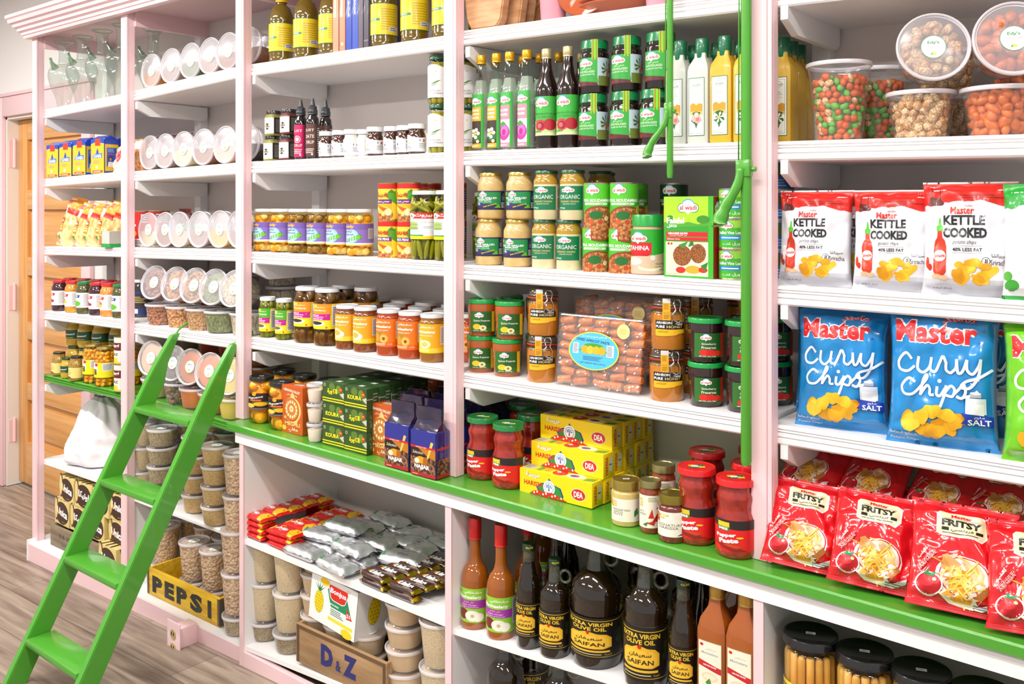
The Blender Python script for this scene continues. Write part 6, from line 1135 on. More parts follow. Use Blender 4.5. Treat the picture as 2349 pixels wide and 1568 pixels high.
for i, (xl, Yq, bb) in enumerate([(940, None, 3), (994, None, 3), (1033, .12, 4), (1050, .22, 4)]): putl(pj, xl, .0475, bb, 'C', 'tall jar of pickled cucumbers with white lid, %s' % ['left of two before the post', 'touching the pink post', 'just past the post', 'past the post, farther back'][i], 'jar', 'tall pickle jars', Y=Yq)
# --- shelf D
SEED = MIXC('#a3927a', '#d9ccb2', 120, 'cells', .7, 0, .8, (1, 1, .5), .1, .9, .004, c3='#5d503e')
sd = tub('seed_tub', .08, .0605, SEED, .82, .8, sticker=False)
for i, (xl, Yq) in enumerate([(583, .2), (528, .13)]):
    for j in range(3): putl(sd, xl, .06, 3, 'D', 'clear tub of pale sunflower seeds, %s of stack %s' % (['bottom', 'middle', 'top'][j], ['behind the cucumber jars', 'behind the pink post'][i]), 'tub', 'stacked sunflower seed tubs', dz=.081 * j, Y=Yq)
def pk(nm, c1, c2, hh, rr, body, seedc):
    a = [('r', 0, 0, 1, 1, '#f3e01c'), ('r', 0, .55, .6, 1, c1), ('p', [(0, .5), (.5, .5), (.62, 1), (.2, 1)], c1), ('p', [(.0, .62), (.3, .95), (.1, 1), (0, 1)], '#f4ea5a'), ('r', 0, .36, .58, .6, '#c41590'), ('t', 'Pickled', .2, .55, .26, .05, W_, .03), ('t', seedc, .26, .48, .36, .05, W_, .03), ('t', 'Concombres', .25, .41, .34, .05, W_, .03), ('t', 'مشعلاني', .3, .86, .34, .09, '#f6f2c0', .02), ('t', 'Mechaalany', .28, .74, .44, .09, '#f6f2c0', .03), ('e', .25, .22, .22, .1, '#f4f4ee'), ('e', .25, .24, .16, .07, body), ('r', .62, .12, .94, .94, '#eceaf0'), ('l', .64, .16, .92, .88, 11, '#44444a'), ('c', .5, .07, .04, '#e0502a')]
    return a
cg = jar('cucumber_pickle_jar', .142, .0305, None, '#eef0f2', .09, .9, 'std', labels=[(.16, .73, 205, pk('', '#4fae2c', '', 0, 0, '#6a6a2c', 'Cucumbers'), .15)], glass=GLASS('#eef0b0', .14), fillf=balls(M('#8a8a2a', .4, .3), .3, 0, .95, .02, .84, 6, (1, 1, 2.2), upright=True))
EGG = MIXC('#7a5a1e', '#5a3a1c', 30, 'noise', .35, .5, .1)
ce = jar('pickled_eggplant_jar', .19, .0455, None, '#e9ebf0', .07, .88, 'std', labels=[(.3, .74, 200, pk('', '#f0941c', '', 0, 0, '#3a2a2a', 'Eggplants'), .12)], glass=GLASS('#f0dc9a', .14), fillf=balls(EGG, .36, 0, .97, .02, .86, 8, (1, 1, 1.7), upright=True, rough=.2))
for i, xl in enumerate((594, 631)): putl(cg, xl, .0305, 3, 'D', 'small pickled cucumber jar with green and yellow label, %s' % ['nearest the pink post', 'beside the tall eggplant jar'][i], 'jar', 'pickled cucumber jars')
for i, (xl, Yq) in enumerate([(674, None), (719, None), (742, .19), (792, .17), (815, .28), (858, .2)]): putl(ce, xl, .0455, 3, 'D', 'tall pickled eggplant jar with white lid, %s' % ['front left', 'front right', 'second row left', 'second row middle', 'farthest back', 'second row right'][i], 'jar', 'tall pickled eggplant jars', Y=Yq)
def jam(nm, c1, c2, body, fruit, word):
    a = [('r', 0, 0, 1, 1, c1), ('r', 0, 0, 1, .18, c2), ('t', 'Mechaalany', .3, .72, .5, .11, W_, .035), ('t', 'مشعلاني', .32, .88, .4, .1, W_, .02), ('c', .06, .88, .035, W_), ('t', word, .28, .6, .4, .055, W_, .01)] + fruit + [('r', .66, .28, .93, .92, '#e9e9ee'), ('l', .68, .32, .91, .88, 10, '#77777c'), ('l', .05, .05, .45, .14, 2, '#f3e3c0'), ('t', '13.05', .52, .1, .1, .06, '#f3e3c0')]
    return jar(nm, .143, .0395, body, '#eceef2', .085, .93, 'straight', labels=[(.2, .8, 205, a, .12)])
FIGB = MIXC('#6a3010', '#8a4a1c', 110, 'noise', .2, 1, .03)
fj = jam('fig_jam_jar', '#f5a81c', '#f5cf1c', FIGB, [('e', .2, .32, .17, .16, '#f8e9b0'), ('e', .28, .26, .16, .14, '#fbf1d0'), ('e', .24, .3, .1, .1, '#e9b04a')], 'Fig jam'); aj = jam('apricot_jam_jar', '#ee7a1c', '#e8641a', M('#a53f10', .1, 1), [('c', .18, .33, .16, '#f2932c'), ('c', .38, .3, .17, '#f3a03a'), ('c', .38, .3, .13, '#f7b95a'), ('c', .38, .3, .06, '#8a4a1c'), ('p', [(.2, .5), (.32, .54), (.28, .44)], '#5a9a2c')], 'Apricot jam'); qj2 = jam('quince_jam_jar', '#f5b01c', '#f5cf1c', M('#8f5c14', .15, 1), [('e', .16, .34, .13, .18, '#c9c93a'), ('e', .3, .3, .15, .15, '#f7e8b0'), ('e', .3, .3, .08, .08, '#f0c070')], 'Quince jam')
for i, (p_, xl, nm) in enumerate([(fj, 769, 'fig'), (fj, 810, 'fig'), (aj, 863, 'apricot'), (aj, 912, 'apricot'), (qj2, 962, 'quince')]): putl(p_, xl, .0395, 3, 'D', '%s jam jar with orange label and white lid, %s from the left' % (nm, ORD[i]), 'jar', 'jam jars with white lids')
for i, (xl, Yq) in enumerate([(815, .17), (862, .17), (911, .17), (957, .17), (868, .265), (915, .27), (960, .27), (1035, .13), (828, .26)]): putl([fj, aj, qj2][i % 3], xl, .0395, 3, 'D', 'jam jar behind the front row, %s in the %s row' % (ORD[i % 4], ['second', 'third', 'last'][i // 4]), 'jar', 'jam jars with white lids', Y=Yq)
# --- counter
LEM = MIXC('#eab01c', '#f0c63a', 12, 'noise', .3, .5, .02)
pl = [('r', 0, 0, 1, 1, '#23201f'), ('r', 0, .0, 1, .03, '#c4222a'), ('r', 0, .97, 1, 1, '#c4222a'), ('p', [(.3, .3), (1, .3), (1, .5), (.3, .5)], '#1f6a3c'), ('t', 'Piquant', .36, .72, .4, .15, WH, .02, .12, .3), ('p', [(.3, .98), (.4, .98), (.4, .88), (.35, .82), (.3, .88)], '#f0a81c'), ('r', .24, .52, .52, .63, '#d8281f'), ('t', 'PRESERVED LEMONS', .38, .57, .26, .05, '#f6d23a'), ('e', .5, .36, .17, .12, '#f3b41c'), ('e', .24, .26, .13, .13, '#f0a41c'), ('e', .24, .26, .1, .1, '#f8d060'), ('e', .24, .26, .03, .03, '#f0a41c'), ('l', .1, .05, .7, .12, 2, '#9a9a98')]
lmj = jar('preserved_lemon_jar', .16, .0445, None, '#1b1a1b', .085, .95, 'std', labels=[(.3, .67, 195, pl, .15)], glass=GLASS('#ffe9a0', .14), fillf=balls(LEM, .5, 0, .97, .02, .84, 11, (1.1, 1, 1)), sticker=PRICE)
for i, (xl, Yq) in enumerate([(570, .03), (616, .02), (622, .155), (667, .14), (765, .2), (718, .155)]): putl(lmj, xl, .0445, 3, 'E', 'preserved lemon jar with black lid, %s' % ['front left beside the post', 'front right beside the orange box', 'second row left', 'second row middle', 'behind the green soap boxes', 'second row right'][i], 'jar', 'preserved lemon jars', Y=Yq)
yt = tub('yellow_tub', .08, .06, M('#f0c81c', .6), .9, .82, sticker=False, lidm=M('#f3d84a', .5))
for i, xl in enumerate((555, 632)):
    for j in range(3): putl(yt, xl, .06, 3, 'E', 'yellow spice tub, %s of the %s stack at the back' % (['bottom', 'middle', 'top'][j], ['left', 'right'][i]), 'tub', 'yellow tubs at the back', Y=.295, dz=.0805 * j)
mg = [('r', 0, 0, 1, 1, '#c4571c'), ('e', .52, .5, .4, .27, '#f0c878'), ('p', [(.12, .3), (.52, .9), (.92, .45), (.7, .2), (.4, .3)], '#edc272'), ('e', .48, .5, .36, .25, '#a8521c'), ('e', .48, .51, .33, .225, '#c97a2a')] + [('e', .48 + .24 * math.cos(a), .51 + .16 * math.sin(a), .035, .035, '#f7e8c0', 8) for a in [i * PI / 7 for i in range(14)]] + [('e', .48, .52, .09, .065, '#f9efdc'), ('e', .48, .52, .05, .035, '#f3a83a'), ('t', 'LEBANON VALLEY', .5, .9, .78, .055, '#f7ead0', .03, -.08), ('t', 'وادي لبنان', .5, .81, .5, .06, '#f7ead0', .01, -.05), ('t', 'MEGHLI', .52, .2, .7, .075, '#f3d88a', .02), ('t', 'مغلي', .56, .08, .42, .1, '#f7ead0', .04), ('e', .13, .1, .1, .05, '#f3c23a')]
mb = carton('meghli_box', .112, .05, .158, '#c4571c', mg, None, [('r', .4, .3, .75, .7, '#dcd6cc'), ('l', .44, .36, .7, .66, 2, '#555555')])
for i, (x, Yq) in enumerate([(684, .02), (888, .03)]): put(mb, x, 3, 'E', Yq, 'orange meghli pudding mix box, %s' % ['between the lemon jars and the soap boxes', 'half hidden behind the blue coffee packs'][i], 'box', 'orange meghli boxes')
for i, (x, Yq) in enumerate([(955, .16), (985, .27)]): put(mb, x, 3, 'E', Yq, 'orange meghli box behind the coffee packs, %s' % ['nearer', 'farther'][i], 'box', 'orange meghli boxes', dz=.05 if i else 0)
POW = M('#efdcc8', .8, bump=.6, bscale=120)
stb = tub('small_powder_cup', .063, .0262, POW, .66, .78, sticker=False, clear=GLASS('#ffffff', .12, .08, '#ffffff'), lidm=GLASS('#ffffff', .2, .14, '#ffffff'))
for j in range(3): putl(stb, 704, .0262, 3, 'E', 'small clear cup of cream powder, %s of the stack of three' % ['bottom', 'middle', 'top'][j], 'cup', 'stacked powder cups', Y=-.02, dz=.0632 * j, yaw=0)
def koura(ar):
    a = [('r', 0, 0, 1, 1, '#31501f'), ('e', .45, .8, .14, .18, '#5a7a2c'), ('e', .75, .72, .12, .2, '#66862f'), ('e', .9, .5, .1, .2, '#4a6a26'), ('p', [(.8, .5), (1, .3), (1, .6)], '#c9c4b8'), ('r', 0, .2, 1, .255, '#f0d81c'), ('r', 0, .08, 1, .135, '#f0d81c'), ('c', .1, .85, .07, '#dfe3d0'), ('c', .1, .85, .05, '#31501f'), ('c', .85, .72, .11, '#dc2f1c'), ('t', 'NEW', .85, .72, .1, .07, '#f4d23a', .02)]
    a.append(('t', 'الكورة', .46, .57, .46, .3, '#f3dc1c', .05) if ar else ('t', 'KOURA', .46, .52, .62, .2, '#f3dc1c', .04)); return a
ksd = [('l', .2, .1, .8, .9, 5, '#9aa088'), ('l', .1, .2, .25, .85, 9, '#8a9478')]
k1 = carton('soap_box', .104, .05, .067, '#2a4a22', koura(1), [('t', 'خل اسود', .3, .5, .8, .16, '#a8ae9a', 0, PI / 2), ('l', .5, .2, .9, .8, 4, '#7f8c72')], [('r', .4, .35, .6, .7, '#d6dad0')]); k2 = carton('soap_box', .104, .05, .067, '#2a4a22', koura(0), [('l', -0.100, 0.450, 0.700, 0.550, 1, '#a8ae9a'), ('l', .5, .2, .9, .8, 4, '#7f8c72')], [('r', .4, .35, .6, .7, '#d6dad0')])
X0 = XP(740, -.02) + .052
for c_ in range(2):
    for d_ in range(6):
        for j in range(3):
            if d_ > 0 and j < 2 and c_ == 0: continue
            Yq = .005 + d_ * .052; X = X0 + c_ * .105
            stamp(k1 if (j + c_) % 2 == 0 and j or (j == 0 and c_ == 1) else k2, (X, Yq, shz(3, 'E', X) + .0675 * j + .0005), (0, 0, 0), 'dark green olive soap box, %s layer, %s column, %s from the front' % (['bottom', 'middle', 'top'][j], ['left', 'right'][c_], ORD[d_]), 'box', 'stacked green soap boxes')
# coffee bricks
BEAN = MIXC('#3a1c10', '#9c6a4a', 150, 'cells', .5, .3, .2, c3='#1c0d08')
cf = [('r', 0, 0, 1, 1, '#2a2f8a'), ('r', 0, .0, 1, .62, '#241511'), ('r', 0, .06, 1, .42, BEAN), ('p', [(.3, .62), (1, .62), (1, .4), (.7, .45)], '#b8741c'), ('p', [(.65, .42), (.72, .42), (.92, .78), (.82, .8)], '#f0c25a'), ('e', .42, .36, .2, .08, '#e09a1c'), ('e', .6, .34, .1, .1, '#a85f14'), ('e', .26, .33, .1, .06, '#f3e4c4'), ('t', 'Selection', .3, .52, .42, .07, '#f0e4c8', .0, 0, .3), ('r', 0, .62, 1, .665, '#c4202a'), ('t', 'ARABICA 100%', .42, .642, .42, .025, '#f3e0c8', .02), ('t', 'NAJJAR', .46, .2, .6, .11, W_, .04), ('r', 0, 0, 1, .075, '#b01c24'), ('l', .08, .02, .3, .05, 1, '#f0c8c0')]
def coffee():
    t = thing('coffee_pack'); w, d, h = .102, .058, .132; NV = M('#23286f', .15, .9, bump=.35, bscale=35); FD = MIXC('#1c1c3a', '#3a2a44', 9, 'noise', .12, 1, .3)
    bm = BOX(-w / 2, w / 2, -d / 2, d / 2, 0, h, .005); obj('brick', bm, NV, t, 'auto')
    art_mesh('front_print', w * .96, h * .96, cf, S_front(-d / 2, h / 2), t)
    art_mesh('side_print', d * .9, h * .96, [('r', 0, 0, 1, .42, BEAN), ('r', 0, .62, 1, .665, '#c4202a'), ('r', 0, 0, 1, .075, '#b01c24')], S_side(w / 2, h / 2), t)
    bm = bmesh.new(); prism(bm, [(-d / 2 + .004, h - .003), (-.004, h + .022), (-.006, h + .062), (.002, h + .062), (.004, h + .022), (d / 2 - .004, h - .003)], -w / 2 + .004, w / 2 - .004, 'x')
    bmesh.ops.subdivide_edges(bm, edges=bm.edges[:], cuts=4, use_grid_fill=True)
    for v in bm.verts: v.co.y += .006 * noise.noise(Vector((v.co.x * 40, v.co.z * 40, 3))) * min(1, (v.co.z - h + .01) * 40)
    obj('folded_top', bm, FD, t, 'auto'); return t
cp_ = coffee()
for i, (x, Yq) in enumerate([(926, -.025), (987, -.03), (945, .05), (1003, .05), (962, .12), (1022, .12), (1040, .05), (1075, .12), (1100, .19), (1065, .19), (1022, .2), (1130, .27), (1085, .27)]):
    put(cp_, x, 3, 'E', Yq, 'blue and brown vacuum coffee pack, %s' % ['front left', 'front right against the post', 'second row left', 'second row right', 'third row left', 'third row right', 'behind the post', 'past the post, second row', 'past the post, third row', 'third row behind the post', 'fourth row, left of post', 'farthest back past the post', 'fourth row past the post'][i], 'coffee pack', 'vacuum coffee packs')
# --- shelf H: biscuit bars
def pillow_bar(name, w, d, h, mat, art, seed=0, wr=.002, sealw=.014, endmat=None):
    t = thing(name); bm = bmesh.new(); nx, ny = 22, 10
    def T(u, v, off, top=True):
        un, vn = u / (w / 2), v / (d / 2); body = min(1, max(0, (w / 2 - abs(u)) / sealw - .5)); prof = min(1, body) ** .7 * max(0, 1 - abs(vn) ** 5) ** .5
        z = (h / 2) * prof; n_ = wr * noise.noise(Vector((un * 5 + seed, vn * 3, seed * 2.3))) + wr * .8 * (1 if body < .3 else 0) * math.sin(v * 900)
        return Vector((u, v * (1 - .12 * (1 - min(1, body * 2))), h / 2 + (z + n_ + off if top else -z * .98 + n_ * .3)))
    for top in (True, False):
        V = [[bm.verts.new(T(-w / 2 + w * i / nx, -d / 2 + d * j / ny, 0, top)) for i in range(nx + 1)] for j in range(ny + 1)]
        for j in range(ny):
            for i in range(nx):
                q = (V[j][i], V[j][i + 1], V[j + 1][i + 1], V[j + 1][i]); f = bm.faces.new(q if top else q[::-1])
                f.material_index = 1 if endmat and (abs(-w / 2 + w * (i + .5) / nx) > w / 2 - sealw * 1.5) else 0
    bmesh.ops.remove_doubles(bm, verts=bm.verts, dist=1e-5)
    o = obj('wrapper', bm, [mat, endmat or mat], t, 'keep')
    for p in o.data.polygons: p.use_smooth = True
    if art: art_mesh('front_label', w * .98, d * .96, art, lambda u, v, hh: T(u, v, hh, True), t, du=w / nx, dv=d / ny, lift=.0004)
    return t
db = [('r', .1, 0, .9, 1, '#d8201f'), ('p', [(.78, 0), (.92, 0), (.92, 1), (.82, 1), (.8, .7), (.66, .6), (.66, .45), (.8, .5)], '#f3bd1c'), ('e', .15, .35, .07, .25, '#f0a42c'), ('t', 'Dabke', .42, .5, .36, .34, WH, .06, 0, .15), ('l', .4, .2, .6, .3, 1, '#f0d0c0'), ('e', .3, .84, .08, .1, '#f0a42c')]
dp = pillow_bar('red_biscuit_pack', .15, .062, .022, M('#d31c1e', .22, .6), db, 3)
for c_ in range(2):
    for d_ in range(5):
        for j in range(4 - c_):
            if d_ > 0 and j < 3 - c_ and d_ < 4: continue
            X = XP(557, .0) + .085 + c_ * .157 + d_ * .003; Yq = .0 + d_ * .062
            stamp(dp, (X, Yq, shz(3, 'H', X) + .0205 * j + (.004 if d_ % 2 else 0)), (0, 0, .04 * ((d_ * 3 + j) % 3 - 1)), 'red and yellow biscuit pack, %s stack, %s row, %s layer' % (['left', 'right'][c_], ORD[d_], ORD[j]), 'biscuit pack', 'red biscuit packs')
SIL = M('#e2e2e5', .24, .3, .65); SILW = M('#e6e6ea', .25, 0, .8)
lk = [('t', 'Lucky', .5, .72, .2, .14, '#8f9496', .02, 0, .2), ('t', '555', .52, .48, .22, .22, '#85898c', .03, .0, .2), ('t', 'BISCUITS', .52, .27, .22, .09, '#8f9496', .02), ('p', [(.12, .1), (.2, .1), (.16, .35), (.12, .4)], '#4c8a5c')]
sp = pillow_bar('silver_biscuit_pack', .17, .078, .034, SIL, lk, 9, .0045); sp2 = pillow_bar('silver_biscuit_pack', .17, .078, .034, SIL, lk, 15, .005)
X0 = XP(660, .0)
for i, (cx_, Yq, z, yw) in enumerate([(.1, -.005, 0, .0), (.27, -.01, 0, -.1), (.1, .07, .0, .1), (.27, .07, .0, 0), (.1, .07, .034, .15), (.26, .06, .034, -.1), (.12, .14, .034, -.15), (.28, .14, .034, .1), (.17, .11, .068, .1), (.33, .2, .034, .3), (.14, .21, .034, .1), (.4, .21, .03, -.2), (.46, .28, .03, .2), (.3, .28, .034, .0), (.42, .13, .02, .25), (.2, .28, .05, -.1)]):
    X = X0 + cx_; stamp([sp, sp2][i % 2], (X, Yq, shz(3, 'H', X) + z), (.06 * ((i % 3) - 1), 0, yw), 'crumpled silver foil biscuit pack, %s row, %s' % (ORD[min(5, int(Yq / .065 + .2))], ['lower layer', 'second layer', 'topmost'][min(2, int(z / .033))] + ', number %d from the red packs' % (int(cx_ / .16) + 1)), 'biscuit pack', 'silver biscuit packs')
un = [('p', [(.1, .02), (.9, .02), (.9, .98), (.1, .98)], '#3d2016'), ('p', [(.12, .1), (.3, .1), (.36, .95), (.14, .95)], '#5a3222'), ('t', 'Unica', .56, .52, .5, .62, WH, .08, 0, .1), ('e', .3, .5, .03, .22, '#d99a2a'), ('l', .55, .06, .85, .2, 2, '#b89a86')]
GOLD = M('#d8b832', .2, 0, .85)
ub = pillow_bar('wafer_bar', .125, .038, .022, M('#3d2016', .25, .5), un, 5, .0015, .012, GOLD)
X0 = XP(835, .0)
for c_ in range(3):
    for d_ in range(6):
        for j in range(2):
            if d_ > 0 and j == 0: continue
            if c_ == 2 and d_ < 1: continue
            X = X0 + .07 + c_ * .125 + (d_ * .012); Yq = -.015 + d_ * .04
            if X > PAX[1][0] - .065: X = PAX[1][0] - .066
            if c_ == 2: Yq += .04; 
            stamp(ub, (X, Yq, shz(3, 'H', X) + .0215 * (j + (1 if c_ == 2 else 0)) ), (0, 0, .05 * ((d_ + c_) % 3 - 1)), 'brown wafer bar with gold ends, %s stack, %s row, %s layer' % (['left', 'middle', 'right'][c_], ORD[d_], ['lower', 'upper'][j]), 'wafer bar', 'brown wafer bars')
# --- bottom level: couscous tubs, juice box, crate
COUS = grain('#e8cfa0', '#f5e3bd', .0026, '#c9a877'); FLR = M('#e6c698', .75, bump=.4, bscale=90); LENT = grain('#8a7450', '#b8a26c', .004, '#5a4c36')
ctl = tub('tall_couscous_tub', .135, .0585, COUS, .93, .78, srad=.5); csm = tub('lentil_tub', .068, .0585, LENT, .88, .82, sticker=False); ffl = tub('semolina_tub', .068, .0585, FLR, .9, .82, srad=.5)
for i, (xl, Yq) in enumerate([(571, .05), (626, .035)]):
    putl(csm, xl, .06, 3, 'I', 'small tub of brown lentils under the %s couscous stack' % ['left', 'second'][i], 'tub', 'lentil tubs', Y=Yq, yaw=.1)
    for j in range(2): putl(ctl, xl, .06, 3, 'I', 'tall tub of couscous, %s, %s stack from the partition' % (['lower', 'upper'][j], ORD[i]), 'tub', 'tall couscous tubs', Y=Yq, dz=.0685 + .1355 * j, yaw=.1)
for i, (xl, Yq, n_) in enumerate([(690, .06, 5), (742, .05, 2), (800, .05, 2), (770, .19, 4), (884, .04, 4), (850, .19, 4)]):
    for j in range(n_): putl(ffl, xl, .06, 3, 'I', 'low tub of tan semolina, %s from the bottom, %s stack' % (ORD[j], ORD[i]), 'tub', 'stacked semolina tubs', Y=Yq, dz=.0685 * j + .009, yaw=.1)
for j in range(2): putl(ctl, 962, .06, 3, 'I', 'tall couscous tub at the right partition, %s' % ['lower', 'upper'][j], 'tub', 'tall couscous tubs', Y=.02, dz=.1355 * j, yaw=.1)
def pine(x, y, w, h):
    o = [('e', x, y, w * .5, h * .5, '#2f6a24'), ('e', x, y, w * .48, h * .485, '#f0d21c')]
    for i in range(4):
        for j in range(7):
            px, py = x + (i - 1.5) * w * .22 + (j % 2) * w * .11, y + (j - 3) * h * .13
            if ((px - x) / (w * .42)) ** 2 + ((py - y) / (h * .43)) ** 2 < 1: o.append(('p', [(px - w * .07, py), (px, py + h * .05), (px + w * .07, py), (px, py - h * .05)], '#b89a14'))
    for a in (-.9, -.45, 0, .45, .9): o.append(('p', [(x - w * .08, y + h * .46), (x + math.sin(a) * w * .8, y + h * (.55 + .35 * math.cos(a))), (x + w * .08, y + h * .46)], '#1f7a3c'))
    return o
bjf = [('r', 0, 0, 1, 1, '#f2f0ee')] + pine(.2, .42, .2, .48) + [('e', .3, .88, .1, .08, '#f0c81c'), ('p', [(.36, .78), (.78, .78), (.9, .44), (.46, .44)], '#1f8a5a'), ('p', [(.38, .84), (.4, .9), (.8, .92), (.82, .84), (.76, .62), (.7, .58), (.5, .58), (.44, .62)], '#e8e6e4'), ('p', [(.395, .84), (.41, .885), (.79, .9), (.805, .84), (.75, .63), (.69, .6), (.51, .6), (.455, .63)], '#d3281f'), ('t', 'Bonjus', .6, .77, .34, .14, W_, .03), ('t', 'PINEAPPLE DRINK', .5, .5, .26, .035, W_, .02), ('p', [(.8, .58), (.93, .38), (.8, .36)], '#d3281f'), ('t', '21', .84, .44, .07, .08, W_, .03), ('l', .46, .28, .76, .42, 4, '#3c6a4a'), ('r', .42, .16, .95, .23, '#f0dc3a'), ('e', .83, .06, .12, .09, '#f0d21c')]
t = thing('juice_carton'); w, d, h = .222, .15, .155
bm = bmesh.new()
for a_ in ((-w / 2, w / 2, -d / 2, -d / 2 + .004), (-w / 2, w / 2, d / 2 - .004, d / 2), (-w / 2, -w / 2 + .004, -d / 2, d / 2), (w / 2 - .004, w / 2, -d / 2, d / 2)): box(bm, *a_, 0, h)
box(bm, -w / 2, w / 2, -d / 2, d / 2, 0, .004); obj('carton', bm, M('#ece8e6', .6), t)
bm = bmesh.new(); box(bm, -w / 2, -w / 2 + .11, -d / 2 + .01, d / 2, -.002, .002); 
for v in bm.verts: v.co = Matrix.Rotation(.3, 3, 'Y') @ (v.co - Vector((-w / 2, 0, 0))) * 1 + Vector((-w / 2, 0, h))
for v in bm.verts: v.co.z += max(0, (v.co.x + w / 2)) * .9
obj('flap', bm, M('#dcd4d0', .7), t)
art_mesh('front_print', w * .99, h * .99, bjf, S_front(-d / 2, h / 2), t); art_mesh('side_print', d * .98, h * .99, [('r', 0, 0, 1, 1, '#efecea')] + pine(.5, .5, .36, .6), S_side(w / 2, h / 2), t)
bm = bmesh.new(); rnd = random.Random(1)
for i in range(10): blob(bm, (rnd.uniform(-.02, .09), rnd.uniform(-.05, .05), h - .012 + rnd.uniform(-.005, .008)), (.03, .022, .014), RZ(rnd.uniform(0, 3)), 2, i % 3, .3, i)
o = obj('juice_pouches', bm, [M('#d9dcd8', .2, .5), M('#2f8a4c', .25, .5), M('#e6e2e2', .2, .5)], t, 'keep'); o['kind'] = 'stuff'
X = XP(795, .04); zc_ = shz(3, 'I', X)
stamp(t, (X, .05, zc_ + .152), (-.03, .1, 0), 'open white pineapple juice carton tipped on top of the wooden crate', 'carton')
CRW = MIXC('#8a6a48', '#b08e66', 5, 'noise', .75, 0, .3, (1, 8, 8), .3, .7, detail=8)
def crate(name, w, d, h, mat, art, th=.012, corner=None):
    t = thing(name); b_ = bmesh.new(); box(b_, -w / 2, w / 2, -d / 2, -d / 2 + th, 0, h, 0, .002); obj('front_board', b_, mat, t, 'auto')
    b_ = bmesh.new(); box(b_, -w / 2, w / 2, d / 2 - th, d / 2, 0, h, 0, .002); obj('back_board', b_, mat, t, 'auto')
    for s in (-1, 1):
        b_ = bmesh.new(); x = s * (w / 2 - th / 2); box(b_, x - th / 2, x + th / 2, -d / 2 + th, d / 2 - th, 0, h * 1.0, 0, .002); obj('end_board', b_, mat, t, 'auto')
        if corner:
            b_ = bmesh.new(); xx = s * w / 2; box(b_, min(xx, xx - s * .012), max(xx, xx - s * .012), -d / 2 - .0015, -d / 2, .004, h - .004); box(b_, min(xx, xx + s * .0015), max(xx, xx + s * .0015), -d / 2, -d / 2 + .02, .004, h - .004); obj('corner_strap', b_, corner, t)
    obj('base', BOX(-w / 2 + th, w / 2 - th, -d / 2 + th, d / 2 - th, 0, .008), mat, t)
    art_mesh('stencil', w * .98, h * .96, art, S_front(-d / 2, h / 2), t); return t
dz_ = crate('wooden_crate', .43, .26, .125, CRW, [('t', 'D', .36, .5, .14, .56, '#25296e', .07), ('t', '&', .49, .38, .06, .28, '#25296e', .03), ('t', 'Z', .62, .5, .15, .56, '#25296e', .07), ('r', 0, .9, 1, 1, '#6a4e34'), ('r', 0, 0, .03, 1, '#5e452e'), ('r', .97, 0, 1, 1, '#5e452e')], .012, None)
Xc = XP(679, -.03) + .215; stamp(dz_, (Xc, .1, shz(3, 'I', Xc) - .0 + .0), (0, 0, 0), 'worn wooden crate stencilled D and Z under the juice carton', 'crate')
# ================================================================== second bay: deli tubs of spices, nuts and grains
PLAST3 = GLASS('#fdfcfe', .12, .33, '#f6f3f8', .2)
def spice(nm, mat, h=.07, fill=.6, **k): return tub(nm, h, .066, mat, fill, .84, srad=.36, **k)
def lying(nm, mat, h=.075):
    """tub lying on its side: contents settle along the low side of the cup"""
    t = tub(nm, h, .066, None, .5, .84, srad=.36, lidm=PLAST3)
    bm = bmesh.new(); n = 26; rb, rt_ = .066 * .84, .066
    def seg(r, z):
        out = []
        for i in range(n + 1):
            a = PI + PI * i / n; out.append(bm.verts.new((r * .96 * math.cos(a), min(-.0, r * .96 * math.sin(a)) * 1.0 - .006, z)))
        return out
    A = seg(rb, .006); B = seg(rt_, h - .008)
    for i in range(n): bm.faces.new((A[i], A[i + 1], B[i + 1], B[i]))
    bm.faces.new(A); bm.faces.new(B[::-1]); bm.faces.new((A[0], B[0], B[-1], A[-1]))
    o = obj('contents', bm, mat, t, 'auto'); o['kind'] = 'stuff'; return t
SP = {'orange': M('#c8843c', .8, bump=.5, bscale=150), 'mauve': M('#a68a7e', .8, bump=.5, bscale=150), 'cream': M('#e0cf9e', .8, bump=.5, bscale=150), 'brown': M('#96603c', .8, bump=.5, bscale=150), 'pink': M('#e9b69e', .8, bump=.5, bscale=150), 'dark': grain('#2a2220', '#4a3c34', .003), 'yellow': M('#eab43a', .8, bump=.4, bscale=150), 'green': grain('#5a6a3a', '#8a955a', .004)}
LY = {k: lying('spice_tub', m) for k, m in SP.items()}
def faceout(p_, x, b, row, Yq, lab, grp, dz=0, tilt=-.06, yaw=.0, rr=.0685):
    X = XP(x, Yq); return stamp(p_, (X, Yq + .075 - .06 * 0, shz(b, row, X) + rr + dz + .001), (PI / 2 + tilt, 0, yaw), lab, 'tub', grp)
nm = {'orange': 'orange spice', 'mauve': 'greyish spice', 'cream': 'cream powder', 'brown': 'brown spice', 'pink': 'pale pink spice', 'dark': 'dark seeds', 'yellow': 'yellow spice', 'green': 'green herbs'}
